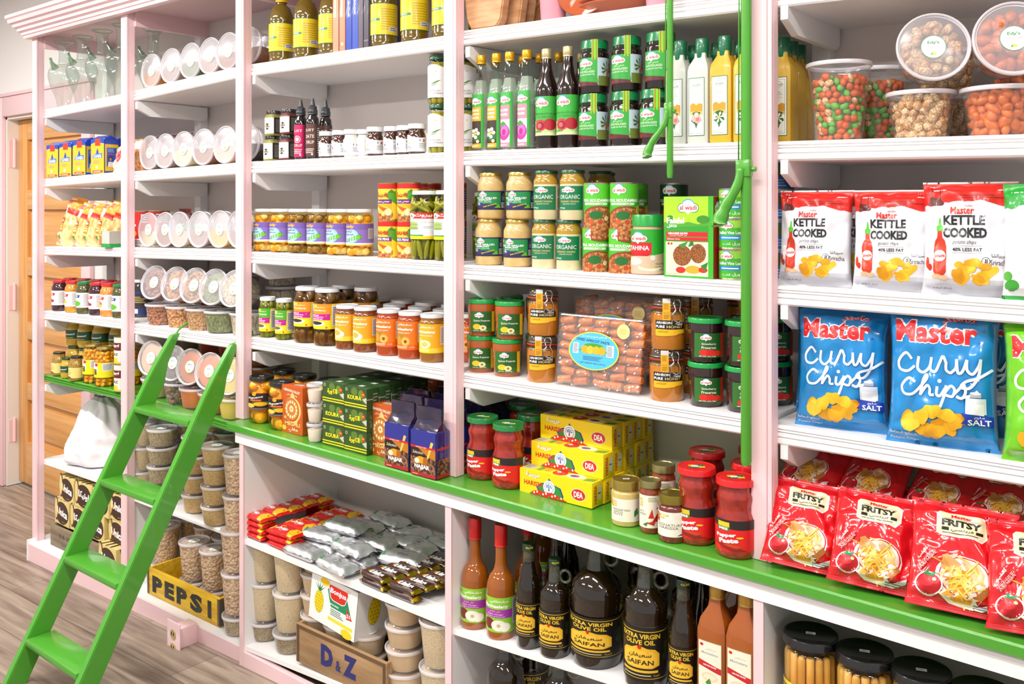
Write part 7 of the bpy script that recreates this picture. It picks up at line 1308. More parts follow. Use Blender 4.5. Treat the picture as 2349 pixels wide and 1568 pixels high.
for row, cs, xs, g in (('A', ['orange', 'mauve', 'green', 'mauve', 'brown', 'brown'], [344, 389, 434, 478, 520, 567], 'spice tubs on the top shelf'),
                       ('B', ['mauve', 'mauve', 'cream', 'brown', 'pink', 'dark'], [340, 375, 417, 463, 513, 563], 'spice tubs on the second shelf'),
                       ('C', ['cream', 'brown', 'pink', 'mauve', 'yellow', 'mauve'], [337, 375, 408, 453, 500, 545], 'spice tubs on the third shelf')):
    for i, (c, x) in enumerate(zip(cs, xs)):
        faceout(LY[c], x, 2, row, .06, 'tub of %s on its side, milky lid out, %s in %s shelf row' % (nm[c], ORD[i], {'A': 'top', 'B': 'second', 'C': 'third'}[row]), g, yaw=.05 * ((i * 3) % 3 - 1) + .1)
        if row != 'C' or i > 2: faceout(LY[c], x + 14, 2, row, .17, 'tub of %s lying behind the front row, %s in %s shelf row' % (nm[c], ORD[i], {'A': 'top', 'B': 'second', 'C': 'third'}[row]), g)
# things at the back of those shelves
FZ = MIXC('#7a2436', '#b86a78', 24, 'noise', .25, .6, .3)
fzp = bag('frozen_berry_pouch', .1, .17, .03, FZ, [('r', .2, .3, .8, .6, '#a8506a')], .01, 4, .005)
for i, x in enumerate((340, 372, 400, 428)): put(fzp, x, 2, 'B', .27, 'dark red pouch standing behind the second shelf tubs, %s from the left' % ORD[i], 'pouch', 'dark red pouches')
snk = bag('noodle_snack_bag', .09, .15, .04, MIXC('#c8642c', '#f0c27a', 60, 'noise', .3, .6, .3), [('r', .1, .7, .9, .95, '#f3e6e0')], .01, 8, .004)
put(snk, 322, 2, 'B', .16, 'see-through bag of fried snack noodles behind the tubs', 'snack bag')
CR = [('r', 0, 0, 1, 1, '#c21f1c'), ('r', 0, 0, 1, .2, '#e8e6ea'), ('l', .1, .04, .9, .18, 3, '#77777c'), ('r', .62, .68, .92, .92, '#e9e6ea'), ('l', .64, .7, .9, .9, 3, K), ('e', .3, .35, .2, .12, '#e8932a'), ('l', 0.050, 0.540, 0.550, 0.660, 1, WH), ('c', .2, .85, .05, '#2a5ac0')]
rc = tin('red_canister', .155, .045, '#b81d1a', [(.02, .98, 215, CR, .3)])
for i, x in enumerate((331, 365)): put(rc, x, 2, 'C', .2, 'tall red canister behind the third shelf tubs, %s' % ['left', 'right'][i], 'canister', 'tall red canisters')
dr = bag('dark_red_pouch', .095, .16, .03, MIXC('#6a1818', '#8c2620', 18, 'noise', .3, .5, .2), [('p', [(.5, .8), (.25, .5), (.5, .2), (.75, .5)], '#3c1a14')], .01, 14, .003); put(dr, 425, 2, 'C', .24, 'dark red pouch with leaf picture at the back', 'pouch')
for i, x in enumerate((398, 412, 426, 440, 452)):
    col_ = ['#1f6ad0', '#b8862c', '#2f7a34', '#3c8a3c', '#1f6a2c'][i]
    q = bag('seasoning_packet', .06, .1, .012, M(col_, .25, .6), [('r', .15, .3, .85, .6, '#c9a86a')], .008, i, .003); put(q, x, 2, 'C', .2 + .006 * i, '%s seasoning packet filed behind the spice tubs, %s of five' % (['bright blue', 'ochre', 'green', 'mid green', 'dark green'][i], ORD[i]), 'packet', 'seasoning packets', tilt=-.35, yaw=.9)
# shelf D: upright nut tubs with leaning tubs above
ALM = MIXC('#9a5a30', '#b87244', 40, 'noise', .55, 0, .3); CASH = MIXC('#c8894a', '#e0a562', 50, 'noise', .5, .1, .3); WAL = MIXC('#a87038', '#d8ac6e', 90, 'noise', .6, 0, .7)
PUMP = MIXC('#5f6a34', '#98a060', 150, 'cells', .5, .1, .8, (1, 1, .6), .1, .9, .003, c3='#3a4220'); SUN = MIXC('#c9b796', '#efe3c8', 120, 'cells', .6, 0, .9, (1, 1, .5), .1, .9, .004, c3='#8a7757')
def nt(mat, size, sd, asp=(1.5, .9, .6)): return tub('nut_tub', .085, .066, None, .8, .84, srad=.36, fillf=nut_pieces([mat], size, 0, sd, .066 * .84, .066, .085, .75, asp, .1))
NT = [nt(ALM, .0085, 2), nt(CASH, .0085, 3), nt(WAL, .0065, 4, (1.2, 1, .9)), tub('nut_tub', .085, .066, PUMP, .8, .84, srad=.36), tub('nut_tub', .085, .066, SUN, .85, .84, srad=.36)]
NN = ['almonds', 'cashews', 'walnut pieces', 'pumpkin seeds', 'pale sunflower seeds']
for i, x in enumerate((350, 397, 441, 486, 533)):
    Yq = .055; X = XP(x, Yq); z = shz(2, 'D', X)
    stamp(NT[i], (X, Yq + .045, z), (0, 0, 0), 'clear tub of %s standing upright at the shelf front' % NN[i], 'tub', 'upright nut tubs')
    stamp(NT[i], (X - .005, Yq + .075, z + .085 + .066), (PI / 2 - .28, 0, .22), 'tub of %s leaning back on top of its twin, lid facing out' % NN[i], 'tub', 'leaning nut tubs')
for i, x in enumerate((435, 473, 514, 556)):
    for j in range(2): put(NT[(i + j * 2) % 3 + (2 if i == 3 else 0)], x, 2, 'D', .23, 'nut tub stacked at the back of the nut shelf, %s stack, %s' % (ORD[i], ['lower', 'upper'][j]), 'tub', 'back row nut tubs', dz=.0855 * j + .04)
rjar = jar('red_lidded_jar', .15, .04, M('#5a1f22', .12, 1), '#b81c20', .09, .9, 'std', labels=[(.15, .6, 200, [('r', 0, 0, 1, 1, '#efe9e4'), ('t', 'BACIK', .3, .8, .4, .14, '#cc2020', .04)], .2)])
bjr = jar('tall_dark_jar', .17, .04, M('#2a2420', .12, 1), '#e2e4e8', .08, .9, 'straight', labels=[(.12, .7, 200, [('r', 0, 0, 1, 1, '#2a3a7a'), ('r', .05, .3, .95, .9, '#3a322c'), ('r', .3, .05, .6, .25, '#e8e6e0'), ('l', .1, .5, .9, .8, 4, '#c8b070')], .2)])
put(bjr, 326, 2, 'D', .15, 'tall dark jar with pale lid behind the almond tub', 'jar')
for i, (x, Yq) in enumerate([(330, .27), (362, .27), (392, .27)]): put(rjar, x, 2, 'D', Yq, 'red lidded jar at the back of the nut shelf, %s from the left' % ORD[i], 'jar', 'red lidded jars at the back', dz=0)
# green shelf
ORF = M('#e07a1c', .8, bump=.5, bscale=120)
GT = {'tan': tub('spice_tub', .08, .066, M('#e0b48a', .8, bump=.4, bscale=140), .85, .84, srad=.36), 'fruit': nt(MIXC('#4a3a22', '#8a6a3a', 70, 'noise', .4, .5, .4), .012, 6, (1.4, 1, .8)), 'orange': tub('spice_tub', .08, .066, ORF, .82, .84, srad=.36), 'yellow': tub('spice_tub', .08, .066, M('#ecd24a', .8, bump=.3, bscale=120), .92, .84, srad=.36), 'red': tub('spice_tub', .08, .066, M('#c23c1c', .8, bump=.4, bscale=120), .85, .84, srad=.36), 'taupe': tub('spice_tub', .08, .066, M('#b39a86', .8, bump=.4, bscale=120), .85, .84, srad=.36)}
for i, (c, x) in enumerate([('tan', 343), ('fruit', 395), ('orange', 432), ('orange', 476), ('yellow', 522)]):
    Yq = .05; X = XP(x, Yq); z = shz(2, 'E', X)
    stamp(GT[c], (X, Yq + .04, z), (0, 0, 0), 'upright tub of %s on the green shelf, %s from the left' % ({'tan': 'tan powder', 'fruit': 'dried dark fruit', 'orange': 'orange spice', 'yellow': 'yellow powder'}[c], ORD[i]), 'tub', 'upright tubs on the green shelf')
    stamp(GT[c], (X - .002, Yq + .07, z + .08 + .067), (PI / 2 - .22, 0, .22), 'leaning lid-out tub of %s on the green shelf, %s from the left' % ({'tan': 'tan powder', 'fruit': 'dried dark fruit', 'orange': 'orange spice', 'yellow': 'yellow powder'}[c], ORD[i]), 'tub', 'leaning tubs on the green shelf')
for i, (c, x) in enumerate([('taupe', 420), ('taupe', 455), ('red', 492), ('red', 528), ('orange', 566)]):
    for j in range(3): put(GT[c], x, 2, 'E', .24, 'spice tub at the back of the green shelf, %s column, %s tier' % (ORD[i], ['bottom', 'middle', 'top'][j]), 'tub', 'back row tubs on the green shelf', dz=.0805 * j)
gc = [('r', 0, 0, 1, 1, '#efe6d8'), ('r', 0, .5, .7, .8, '#6a1a1c'), ('t', 'Gulibagi', .33, .66, .5, .16, WH, .03, .05, .2), ('t', 'BEYAZ', .35, .35, .4, .1, '#3a3a34', .03), ('r', 0, .0, .7, .22, '#f0c81c'), ('c', .6, .15, .1, '#e8e6e0')]
gca = tin('white_label_can', .115, .037, '#efe6d8', [(.03, .97, 215, gc, .3)], rim='#c9b884')
for i, x in enumerate((328, 358)):
    for j in range(2): put(gca, x, 2, 'E', .18, 'cream coloured food can behind the leaning tubs, %s, %s' % (['left', 'right'][i], ['lower', 'upper'][j]), 'can', 'cream food cans', dz=.1155 * j)
# shelf F: stacks of grain tubs
G1 = grain('#e3c898', '#f3e0b4', .003, '#c0a06c'); G2_ = grain('#a08c62', '#d6c296', .004, '#7a6848'); G3 = grain('#cf9f4c', '#ecca86', .003, '#a8803e'); CHK = grain('#dcb287', '#f3d5ad', .0105, '#b0845e', .6, 1.2)
def gt(nm, m, h=.074, r=.0565): return tub(nm, h, r, m, .86, .82, srad=.36)
ga, gb_, gc_, gch = gt('grain_tub', G1, .1), gt('grain_tub', G2_), gt('grain_tub', G3), tub('chickpea_tub', .15, .0565, CHK, .95, .8, srad=.4)
for i, (x, Yq, p_, n_, hh, nn_) in enumerate([(329, .09, ga, 3, .1005, 'couscous'), (372, .085, gb_, 4, .0745, 'brown grain'), (405, .15, gb_, 4, .0745, 'brown grain'), (452, .1, gc_, 4, .0745, 'golden grain'), (498, .065, gc_, 4, .0745, 'golden grain'), (470, .24, gc_, 4, .0745, 'golden grain'), (415, .28, gb_, 4, .0745, 'brown grain'), (512, .19, gb_, 4, .0745, 'brown grain')]):
    for j in range(n_): put(p_, x, 2, 'F', Yq, 'low tub of %s, %s from the bottom, %s stack under the green shelf' % (nn_, ORD[j], ORD[i]), 'tub', 'stacked grain tubs', dz=hh * j)
for j in range(2): put(gch, 549, 2, 'F', .045, 'tall chickpea tub squeezed beside the cabinet side, %s of two' % ['lower', 'upper'][j], 'tub', 'tall chickpea tubs', dz=.1505 * j)
# bottom level
gs = gt('brown_lentil_tub', G2_, .07)
for i, (x, Yq) in enumerate([(395, .12), (446, .09), (494, .09), (356, .16), (432, .23), (480, .25), (520, .2)]):
    put(gt('chickpea_tub', CHK, .07) if i == 0 else cs_, x, 2, 'I', Yq, 'low chickpea tub under a tall one, %s stack around the yellow crate' % ORD[i], 'tub', 'low chickpea tubs', dz=.012)
    if i == 0: cs_ = [o for o in bpy.data.objects if o.name.startswith('chickpea_tub') and o.parent is None and o.get('label', '').startswith('low chickpea')][0]
    put(gch, x, 2, 'I', Yq, 'tall chickpea tub, upper one of the %s stack around the yellow crate' % ORD[i], 'tub', 'tall chickpea tubs', dz=.0825)
put(gs, 548, 2, 'I', .03, 'low tub of brown grain at the foot of the corner stack', 'tub'); put(gch, 546, 2, 'I', .03, 'tall chickpea tub in the corner stack, lower', 'tub', 'tall chickpea tubs', dz=.0705); put(gch, 544, 2, 'I', .03, 'tall chickpea tub in the corner stack, upper', 'tub', 'tall chickpea tubs', dz=.221)
YCR = MIXC('#b98a14', '#e0b51f', 7, 'noise', .6, .1, .3, (1, 6, 6), .3, .6, detail=8)
BKK = MIXC('#1f2226', '#3a3a30', 22, 'noise', .6, 0, .2, lo=.4, hi=.75)
Xp0, Xp1 = XP(336, .0), XP(501, .0)
pcr = crate('yellow_crate', Xp1 - Xp0, .3, .105, YCR, [('t', 'P', .14, .47, .15, .64, BKK, .06), ('t', 'E', .32, .47, .14, .64, BKK, .06), ('t', 'P', .5, .47, .15, .64, BKK, .06), ('t', 'S', .7, .47, .17, .66, BKK, .06), ('t', 'I', .88, .47, .05, .64, BKK, .06)], .012, M('#6a5f52', .5, 0, .5))
stamp(pcr, ((Xp0 + Xp1) / 2, .155, shz(2, 'I', (Xp0 + Xp1) / 2) + .001), (0, math.atan(-SH[('I', 2)][2]), 0), 'worn yellow wooden crate with black PEPSI lettering holding chickpea tubs', 'crate')

# ================================================================== first bay
EG = GLASS('#f3faf6', .6, .035, '#e6f2ea', .04)
def ewer():
    t = thing('glass_ewer'); bm = bmesh.new(); H = .31
    pr = spline([(.0, .004), (.022, 0), (.026, .006), (.035, .05), (.055, .1), (.067, .145), (.064, .175), (.046, .198), (.026, .206), (.0235, .215), (.0235, .26), (.0245, .285), (.032, .302), (.04, .308), (.042, .311)], 3)
    lathe(bm, pr, 30)
    for v in bm.verts: v.co.x += .008 * min(1, max(0, (v.co.z - .18) * 12)); k = 1 + .02 * noise.noise(v.co * 30); v.co.x *= k; v.co.y *= k
    obj('glass_body', bm, EG, t, True)
    bm = bmesh.new(); tube(bm, [(-.02, -.028, .186), (-.025, -.034, .2), (-.03, -.042, .216), (-.033, -.046, .236)], .01, 14, radii=[.017, .013, .007, .0055]); obj('spout', bm, GLASS('#b4d8c2', .7, .08, '#a8ccb8', .05), t, True)
    bm = bmesh.new(); lathe(bm, [(0, .004), (.02, .003), (.023, .008), (.0, .012)], 20); obj('base_ring', bm, GLASS('#d8ecdf', .6, .06, '#c8e0d2', .05), t, True)
    bm = bmesh.new(); lathe(bm, [(.0385, .306), (.042, .3085), (.0435, .312), (.04, .3135)], 30); bmesh.ops.translate(bm, verts=bm.verts, vec=(.008, 0, 0)); obj('lip', bm, GLASS('#d0e8da', .6, .1, '#c8dcd0', .05), t, True)
    return t
ew = ewer()
for i, (x, Yq) in enumerate([(146, .09), (188, .09), (233, .09), (279, .09)]): put(ew, x, 1, 'A', Yq, 'pale green glass ewer with flared neck and small spout, %s from the end post' % ORD[i], 'ewer', 'glass ewers')
put(ew, 338, 2, 'A', .2, 'pale green glass ewer standing behind the leftmost spice tub', 'ewer', 'glass ewers')
# shelf B pasta
PST = MIXC('#e0ae14', '#f3cd2e', 260, 'noise', .35, .6, .3)
dar = [('r', 0, 0, 1, 1, PST), ('p', [(0, .86), (.35, .9), (1, .86), (1, 1), (0, 1)], '#2148b4'), ('p', [(.32, .8), (.72, .8), (.72, 1), (.32, 1)], '#dc3a22'), ('p', [(.42, .62), (.5, .74), (.58, .62), (.6, .5), (.4, .5)], '#1f3fa8'), ('p', [(.14, .44), (.18, .56), (.86, .58), (.84, .44)], '#2b62d4'), ('t', 'DARI', .5, .5, .56, .1, W_, .04), ('l', .18, .28, .82, .38, 2, '#e88a7a'), ('e', .45, .18, .08, .05, '#f3efe6'), ('r', .12, .02, .9, .08, '#d8281f'), ('l', .2, .03, .8, .07, 1, '#f3dcd0')]
dsd = [('r', 0, 0, 1, 1, PST), ('p', [(0, .84), (1, .84), (1, 1), (0, 1)], '#2148b4'), ('r', .14, .18, .86, .74, '#2a58b8'), ('r', .14, .54, .86, .56, '#d84a5a'), ('e', .42, .42, .13, .07, '#4a2a20'), ('e', .42, .4, .08, .05, '#c98a6a'), ('p', [(.2, .18), (.26, .33), (.58, .33), (.64, .18)], '#e9e6ea'), ('l', .2, .6, .8, .72, 3, '#9cb4e8'), ('r', 0, 0, 1, .06, '#2148b4')]
def pasta():
    t = thing('pasta_pack'); w, d, h = .1, .068, .168; bm = BOX(-w / 2, w / 2, -d / 2, d / 2, 0, h - .012, .01); obj('pouch', bm, M('#2148b4', .25, .6), t, 'auto')
    bm = bmesh.new(); prism(bm, [(-d / 2 + .006, h - .014), (-.002, h), (.002, h), (d / 2 - .006, h - .014)], -w / 2 + .004, w / 2 - .004, 'x'); obj('top_seal', bm, M('#2148b4', .25, .6), t)
    art_mesh('front_print', w * .94, (h - .014) * .97, dar, S_front(-d / 2, (h - .012) / 2), t); art_mesh('side_print', d * .94, (h - .014) * .97, dsd, S_side(w / 2, (h - .012) / 2), t); return t
pp = pasta()
for i, (x, Yq, dz_) in enumerate([(136, .075, 0), (166, .075, 0), (198, .07, 0), (240, .08, 0), (262, .17, .01)]): put(pp, x, 1, 'B', Yq, 'yellow and blue pasta pack, %s from the end post' % ORD[i], 'pasta pack', 'yellow pasta packs', yaw=.12)
rwb = bag('red_white_snack_bag', .09, .13, .04, M('#f0dcd0', .3, .5), [('e', .5, .5, .3, .2, '#c8303a'), ('e', .3, .3, .2, .1, '#e9c9a0'), ('e', .7, .7, .18, .12, '#b82a34')], .01, 5, .005); put(rwb, 271, 1, 'B', .06, 'red and white snack bag beside the second pink post', 'snack bag', tilt=-.3)
pj2 = jar('checked_lid_jar', .18, .04, M('#c8b070', .2, .8), '#3a4a8a', .12, 1.0, 'std'); put(pj2, 264, 1, 'B', .26, 'jar with blue checked cloth lid at the back', 'jar')
# shelf C noodle bags
NDL = MIXC('#c99a45', '#f3dc9c', 60, 'noise', .35, .6, .3, (1, 1, .5), lo=.35, hi=.6)
nda = [('p', [(0, .74), (1, .68), (1, 1), (0, 1)], '#f2981c'), ('p', [(.02, .62), (.4, .66), (.36, .97), (.05, .97)], '#f3e6dc'), ('p', [(.05, .82), (.34, .84), (.32, .94), (.07, .93)], '#e0705a'), ('p', [(.3, .66), (.98, .62), (.98, .74), (.34, .76)], '#c4281c'), ('p', [(0, .28), (.4, .25), (.42, .56), (0, .6)], '#f0901c'), ('r', .1, .44, .42, .54, '#8a4a24'), ('t', 'FIBERKA', .26, .49, .28, .05, '#f3dcc0', .03), ('l', .06, .3, .36, .4, 2, '#f9dca8'), ('e', .2, .1, .16, .08, '#e0a080'), ('e', .12, .16, .07, .05, '#d8402c'), ('e', .3, .16, .07, .05, '#4f9a2c'), ('e', .45, .06, .2, .05, '#f3dcb0')]
nb1 = bag('noodle_bag', .125, .235, .06, NDL, nda, .012, 17, .009, .04); nb2 = bag('noodle_bag', .11, .2, .055, NDL, nda, .012, 29, .009, .04)
for i, (p_, x, Yq, rl, tl) in enumerate([(nb1, 147, .08, -.12, -.28), (nb2, 180, .07, -.2, -.2), (nb2, 206, .08, -.15, -.2), (nb2, 233, .075, -.2, -.2), (nb2, 262, .11, -.12, -.1)]): put(p_, x, 1, 'C', Yq, 'orange topped clear noodle bag, %s from the end post' % ORD[i], 'noodle bag', 'noodle bags', tilt=tl, roll=-rl, yaw=.15)
op = bag('orange_spice_packet', .055, .07, .03, M('#e07a1c', .3, .5), None, .006, 3, .005); put(op, 238, 1, 'C', .045, 'small crumpled orange packet at the shelf front', 'packet')
t = carton('green_display_carton', .07, .1, .07, '#b9b6b0', [('r', 0, 0, 1, 1, '#c9c6c0'), ('r', 0, 0, 1, .24, '#1f9a44'), ('r', 0, 0, .06, 1, '#1f9a44')], [('r', 0, 0, 1, 1, '#b9b6b0'), ('r', 0, 0, 1, .24, '#1f9a44')]); put(t, 268, 1, 'C', .07, 'small grey and green display carton beside the second post', 'carton')
# shelf D pickle and preserve jars
def bac(nm, mat, lidc, word, wc, pic):
    a = [('r', 0, 0, 1, 1, '#f3f0f0'), ('p', [(.0, .7), (.5, .66), (.54, .84), (0, .92)], wc), ('t', word, .25, .79, .42, .12, WH, .04, -.05)] + pic + [('l', .05, .06, .4, .14, 2, '#8a8a8a'), ('l', .65, .1, .95, .9, 9, '#b0a8a8')]
    return jar(nm, .145, .0375, mat, lidc, .095, .88, 'std', labels=[(.2, .66, 205, a, .2)])
j1 = bac('beet_jar', M('#3a1826', .1, 1), '#c9202a', 'BACIK', '#d2281f', [('e', .25, .35, .14, .14, '#8a2440'), ('e', .4, .3, .1, .1, '#a03050'), ('e', .16, .44, .1, .08, '#e8b02a')])
j2 = bac('mixed_vegetable_jar', MIXC('#b8761c', '#d89a2c', 40, 'noise', .2, 1, .1), '#c9202a', 'BACIK', '#d2281f', [('e', .25, .4, .14, .12, '#d8301f'), ('e', .36, .3, .12, .1, '#f0c82a'), ('e', .16, .3, .1, .1, '#4f9a2c')])
j3 = bac('dark_pickle_jar', MIXC('#3f3d16', '#5a5622', 40, 'noise', .2, 1, .1), '#1c7a3c', 'KRAKOVIA', '#2a3a9a', [('e', .25, .55, .24, .12, '#efe8c0'), ('e', .3, .28, .26, .2, '#5fb82c'), ('e', .2, .24, .12, .1, '#8ad04a')])
j4 = bac('carrot_salad_jar', MIXC('#d86a1c', '#f0a04a', 50, 'noise', .2, 1, .1), '#c9202a', 'BACIK', '#d2281f', [('e', .22, .45, .14, .12, '#e0301f'), ('e', .36, .42, .1, .12, '#f0781c'), ('e', .18, .3, .14, .08, '#5fae2c'), ('e', .34, .26, .12, .1, '#e8d02a')])
for i, (p_, xl, n1) in enumerate([(j1, 118, 'purple beet'), (j2, 148, 'mixed vegetable'), (j3, 174, 'dark cucumber'), (j1, 203, 'purple beet'), (j4, 229, 'orange carrot'), (j3, 256, 'dark cucumber')]): putl(p_, xl, .0375, 1, 'D', '%s jar with white label, %s of the front row by the door' % (n1, ORD[i]), 'jar', 'vegetable jars by the door', yaw=.2)
for i, (p_, xl) in enumerate([(j1, 142), (j2, 170), (j1, 200), (j4, 228), (j1, 250)]): putl(p_, xl, .0375, 1, 'D', 'vegetable jar in the second row by the door, %s from the left' % ORD[i], 'jar', 'vegetable jars by the door', Y=.17)
# green shelf E
MUS = M('#c9a42c', .12, 1); GRM = MIXC('#8a6a1c', '#b08a30', 200, 'noise', .2, 1, .1)
ma = [('r', 0, 0, 1, 1, '#15502f'), ('e', .2, .6, .14, .3, '#c8302a'), ('e', .2, .6, .08, .18, '#15502f'), ('t', 'Löwensenf', .4, .5, .5, .2, WH, .03, .05, .2), ('r', .05, .08, .6, .16, '#c9a42c')]
m1 = jar('mustard_jar', .125, .043, MUS, '#1c3f2c', .09, .82, 'round', labels=[(.3, .62, 205, ma, .2)])
mb_ = [('r', 0, 0, 1, 1, '#ecd884'), ('l', 0.100, 0.690, 0.500, 0.810, 1, '#c8742c'), ('l', .1, .3, .6, .6, 3, '#b89a4a'), ('p', [(0, 0), (.5, .0), (.4, .16), (0, .2)], '#8a3a1c')]
m2 = jar('grain_mustard_jar', .11, .034, GRM, '#1d1b1d', .08, .78, 'round', labels=[(.14, .56, 200, mb_, .2)]); m3 = jar('small_mustard_jar', .092, .028, MUS, '#1c3f2c', .09, .82, 'round', labels=[(.3, .62, 205, ma, .2)])
for i, (p_, x, Yq, z, n1) in enumerate([(m2, 136, .07, 0, 'grainy mustard jar with black lid, nearest the end post'), (m2, 176, .055, 0, 'grainy mustard jar with black lid, beside the lupin beans'), (m3, 154, .06, 0, 'small yellow mustard jar between two black lidded ones'), (m1, 168, .15, .126, 'yellow mustard jar with dark green label, top left of the pair stack'), (m1, 168, .15, 0, 'yellow mustard jar with dark green label, bottom of its stack'), (m1, 200, .16, .126, 'yellow mustard jar, second in the upper row'), (m1, 200, .16, 0, 'yellow mustard jar, second in the lower back row'), (m1, 234, .17, .126, 'yellow mustard jar, third in the upper row'), (m1, 234, .17, 0, 'yellow mustard jar, third in the lower back row'), (m1, 268, .18, .126, 'yellow mustard jar, fourth in the upper row behind the cans')]):
    put(p_, x, 1, 'E', Yq, n1, 'jar', 'mustard jars', dz=z, yaw=.3)
BEA = M('#e6a914', .3, .4); lu = [('r', 0, 0, 1, 1, '#f3e21c'), ('r', 0, .35, .46, 1, '#f1eeee'), ('r', 0, .7, .46, 1, '#e9efe9'), ('l', 0.050, 0.820, 0.350, 0.940, 1, '#3c9a5a'), ('r', .36, .75, .46, .95, '#d8281f'), ('r', .02, .2, .42, .55, '#2a2622'), ('t', 'LUPINI', .22, .45, .3, .1, '#f3e21c', .04), ('t', 'BEANS', .22, .3, .3, .1, '#f3e21c', .04), ('r', .6, .45, .9, .95, '#e4e4ee'), ('l', .62, .5, .88, .9, 5, '#77777c')]
lj2 = jar('lupin_bean_jar', .17, .0435, None, '#c9a94a', .065, .78, 'straight', labels=[(.24, .62, 200, lu, .2)], glass=GLASS('#fff4c4', .14), fillf=balls(BEA, .26, 0, .97, .02, .86, 14, (1.1, .7, .9)), lidmat=M('#bfa45a', .3, .3, .7))
for i, (x, Yq) in enumerate([(214, .08), (241, .07), (268, .1), (230, .19)]): put(lj2, x, 1, 'E', Yq, 'jar of yellow lupin beans with gold lid, %s' % ['left', 'middle front', 'right behind the cans', 'back'][i], 'jar', 'lupin bean jars', yaw=.3)
for j in range(2): put(gca, 283, 1, 'E', .06, 'cream coloured food can half hidden by the second pink post, %s' % ['lower', 'upper'][j], 'can', 'cream food cans', dz=.1155 * j)
# sack
t = thing('flour_sack', 'large plump white flour sack tied at the top on the lower shelf', 'sack'); bm = bmesh.new()
pr = spline([(.0, .0), (.13, .0), (.19, .012), (.2, .05), (.175, .13), (.13, .21), (.09, .27), (.05, .3), (.035, .318), (.05, .335), (.045, .345), (.0, .345)], 6); lathe(bm, pr, 110)
for v in bm.verts:
    a = math.atan2(v.co.y, v.co.x); r0 = math.hypot(v.co.x, v.co.y); hz = max(0, (v.co.z - .12) / .2); k = 1 + .09 * noise.noise(Vector((math.cos(a) * 2, math.sin(a) * 2, v.co.z * 9))) + min(.28, .2 * hz) * math.sin(a * 9 + 2 * noise.noise(v.co * 8)) * .6 + .05 * (1 - abs(noise.noise(Vector((a * 1.5, v.co.z * 14, 2)))) * 4)
    v.co.x *= k * 1.0; v.co.y *= k * .75
obj('cloth_body', bm, M('#e9e3e6', .8, bump=.25, bscale=400), t, True)
bm = bmesh.new(); tube(bm, [(.04 * math.cos(q), .03 * math.sin(q), .316 + .003 * math.sin(q * 3)) for q in [i * PI / 10 for i in range(20)]], .004, 8, closed=True); obj('tie', bm, M('#6a6460', .8), t, True)
X = XP(222, .16); t.location = (X, .185, shz(1, 'F', X) + .002); t.scale = (.9, .95, .95)
# wafer cartons and crate at the bottom
uc = [('r', 0, 0, 1, 1, '#e3cd84'), ('e', .5, .48, .46, .46, '#3a1e14'), ('e', .12, .6, .14, .5, '#4a2a1c'), ('e', .1, .6, .1, .42, '#e3cd84'), ('t', 'Unica', .52, .5, .72, .3, WH, .05, -.12), ('p', [(.2, .45), (.26, .38), (.3, .44), (.26, .62)], '#e8a02a'), ('l', .5, .1, .8, .16, 1, '#a88a6a')]
uc2 = [s for s in uc if s[0] != 't'] + [('t', 'اونيكا', .52, .5, .62, .34, WH, .05, -.12)]
us = [('r', 0, 0, 1, 1, '#e3cd84')] + [('p', [(.1 + k * .25, 0), (.2 + k * .25, 0), (.32 + k * .2, .5), (.2 + k * .25, 1), (.12 + k * .25, 1), (.22 + k * .2, .5)], '#3f2418') for k in range(3)]
u1 = carton('wafer_carton', .15, .12, .112, '#e3cd84', uc, us, us); u2 = carton('wafer_carton', .15, .12, .112, '#e3cd84', uc2, us, us)
Xc1 = XP(110, .01); base = shz(1, 'I', Xc1)
cr1 = crate('old_wooden_crate', .46, .3, .095, MIXC('#6a5a48', '#94826a', 5, 'noise', .8, 0, .3, (1, 8, 8), .3, .7, detail=8), [('t', '0-8-20', .3, .62, .22, .22, '#2a241f', .0), ('t', '259', .28, .22, .1, .14, '#2a241f'), ('t', '110', .76, .5, .14, .22, '#2a241f', .0)])
stamp(cr1, (Xc1 + .232, .17, shz(1, 'I', Xc1 + .23) + .001), (0, math.atan(-SH[('I', 1)][2]), 0), 'old grey wooden crate with faded numbers at the foot of the left bay', 'crate')
for i, (dx_, z, Yq, p_) in enumerate([(.075, .099, .1, u1), (.232, .099, .1, u2), (.39, .099, .1, u1), (.12, .2125, .1, u1), (.275, .2125, .1, u2), (.43, .2125, .1, u2), (.555, .099, .11, u1), (.56, .2125, .11, u1), (.55, .002, .07, u1), (.1, .2125, .23, u1), (.26, .2125, .23, u1), (.42, .2125, .23, u1)]):
    X = Xc1 + dx_; stamp(p_, (X, Yq, shz(1, 'I', X) + z), (0, 0, .03 * ((i * 2) % 3 - 1)), 'brown and cream wafer carton, %s' % ['first of the lower row on the crate', 'second of the lower row on the crate', 'third of the lower row on the crate', 'first of the upper row', 'second of the upper row', 'third of the upper row', 'lower one behind the second post', 'upper one behind the second post', 'standing on the base right of the crate', 'upper back row left', 'upper back row middle', 'upper back row right'][i], 'carton', 'wafer cartons')
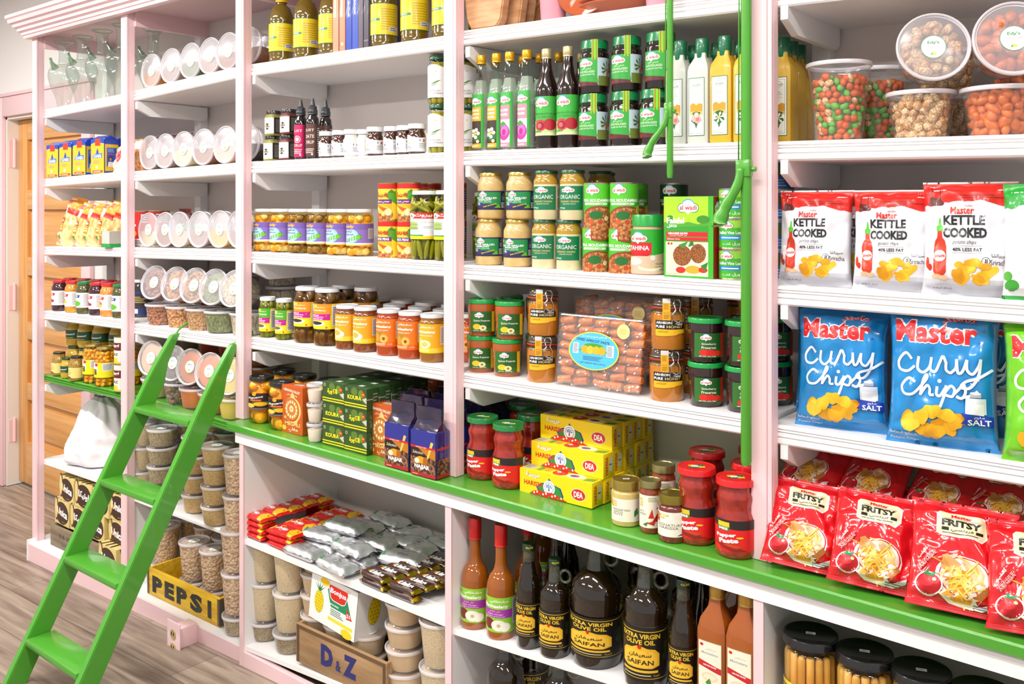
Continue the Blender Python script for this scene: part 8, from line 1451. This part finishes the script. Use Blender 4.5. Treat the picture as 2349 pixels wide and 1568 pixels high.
# ================================================================== nothing may stand inside its neighbour: nudge the rear items, leave out those with no room
bpy.context.view_layer.update()
ROUND = ('jar', 'can', 'bottle', 'jug', 'tub', 'cup', 'ewer', 'canister')
SKIP = ('wall_shelving', 'countertop', 'base_cabinet', 'shelf_base', 'ladder', 'power_outlet', 'reach_pole', 'ceiling_lamp', 'floor', 'ceiling', 'wall_', 'trim', 'door')
def ext(o):
    lo = Vector((1e9,) * 3); hi = -lo; st = list(o.children) + [o]
    for c in o.children: st += list(c.children)
    for m in st:
        if m.type != 'MESH': continue
        for b_ in m.bound_box:
            w_ = m.matrix_world @ Vector(b_)
            for k in range(3): lo[k] = min(lo[k], w_[k]); hi[k] = max(hi[k], w_[k])
    return lo, hi
items = []; obst = []
for o in list(COL.objects):
    if o.parent is not None or o.type != 'EMPTY' or o.name.startswith(SKIP): continue
    lo, hi = ext(o); kind = o.name.split('.')[0]
    if kind.endswith('crate'):
        t_ = .013
        for a_ in ((lo.x, hi.x, lo.y, lo.y + t_), (lo.x, hi.x, hi.y - t_, hi.y), (lo.x, lo.x + t_, lo.y, hi.y), (hi.x - t_, hi.x, lo.y, hi.y)): obst.append(('r', a_[0], a_[1], a_[2], a_[3], lo.z + .004, hi.z))
        continue
    upright = abs(o.rotation_euler.x) < .01 and kind.endswith(ROUND)
    if upright:
        c0 = o.location; r_ = max(abs(hi.x - c0.x), abs(lo.x - c0.x)) if False else (hi.x - lo.x + hi.y - lo.y) / 4
        if kind in ('honey_jar',) or 'oil_jug' in kind: r_ = min(hi.x - lo.x, hi.y - lo.y) / 2
        if 'frosted' in kind or 'vinegar_bottle' == kind[-14:] and 'grape' in kind or 'water' in kind: r_ *= 1.03
        items.append([o, c0.x, c0.y, r_, lo.z, hi.z, c0.y < .1])
    else: obst.append(('r', lo.x + .004, hi.x - .004, lo.y + .004, hi.y - .004, lo.z + .003, hi.z - .003) if not kind.endswith(('bag', 'pouch', 'packet')) else ('r', lo.x + .02, hi.x - .02, lo.y + .02, hi.y - .02, lo.z + .01, hi.z - .01))
for k, (a, b2) in PX.items():
    obst.append(('r', a, b2, 0, YS, .9 if k > 2 else 0, 2.4)); obst.append(('r', a + .008, a + .053, YW - .04, YW, 0, 2.4))
for a, b2 in PAX: obst.append(('r', a, b2, YP, YW, 0, .86))
obst.append(('r', PX[2][0] + .01, PX[2][1] - .01, YS, YW, 0, .85))
stacks = {}
for it in items: stacks.setdefault((round(it[1], 3), round(it[2], 3), round(it[4] * 1.2)), []).append(it)
SL = []
for k, v in stacks.items():
    v.sort(key=lambda q: q[4]); SL.append(v)
SL.sort(key=lambda v: v[0][2])
placed = []; removed = 0
def hit(v, dx, dy):
    for it in v:
        x, y, r_, z0, z1 = it[1] + dx, it[2] + dy, it[3], it[4] + .003, it[5] - .003
        if y + r_ > YW - .001: return True
        for p in placed:
            if p[5] - .003 < z0 or p[4] + .003 > z1: continue
            if (p[1] - x) ** 2 + (p[2] - y) ** 2 < (p[3] + r_ + (-.003 if p[6] and it[6] else .0004)) ** 2: return True
        for q in obst:
            if q[6] < z0 or q[5] > z1: continue
            ex = max(q[1] - x, 0, x - q[2]); ey = max(q[3] - y, 0, y - q[4])
            if ex * ex + ey * ey < (r_ * .985) ** 2: return True
    return False
OFF = sorted([(i * .004, j * .004) for i in range(-16, 17) for j in range(-6, 17)], key=lambda q: q[0] ** 2 * 1.5 + q[1] ** 2)
for v in SL:
    front = v[0][2] < .1; ok = None
    for dx, dy in OFF:
        if front and (abs(dx) > .005 or abs(dy) > .013): continue
        if not hit(v, dx, dy): ok = (dx, dy); break
    if ok is None and front: ok = (0, 0)
    if ok is None:
        for it in v:
            for c in list(it[0].children):
                for g_ in list(c.children): bpy.data.objects.remove(g_)
                bpy.data.objects.remove(c)
            bpy.data.objects.remove(it[0]); removed += 1
        continue
    for it in v:
        it[0].location.x += ok[0]; it[0].location.y += ok[1]; it[1] += ok[0]; it[2] += ok[1]; placed.append(it)
print('left out', removed)

SC.view_settings.view_transform = 'Standard'; SC.view_settings.look = 'None'; SC.view_settings.gamma = 1; SC.view_settings.use_curve_mapping = False
SC.view_settings.exposure = .38
SC.cycles.max_bounces = 7; SC.cycles.diffuse_bounces = 3; SC.cycles.glossy_bounces = 3; SC.cycles.transmission_bounces = 4; SC.cycles.transparent_max_bounces = 12
SC.cycles.caustics_reflective = False; SC.cycles.caustics_refractive = False
SC.cycles.use_adaptive_sampling = True; SC.cycles.adaptive_threshold = .025; SC.cycles.sample_clamp_indirect = 4
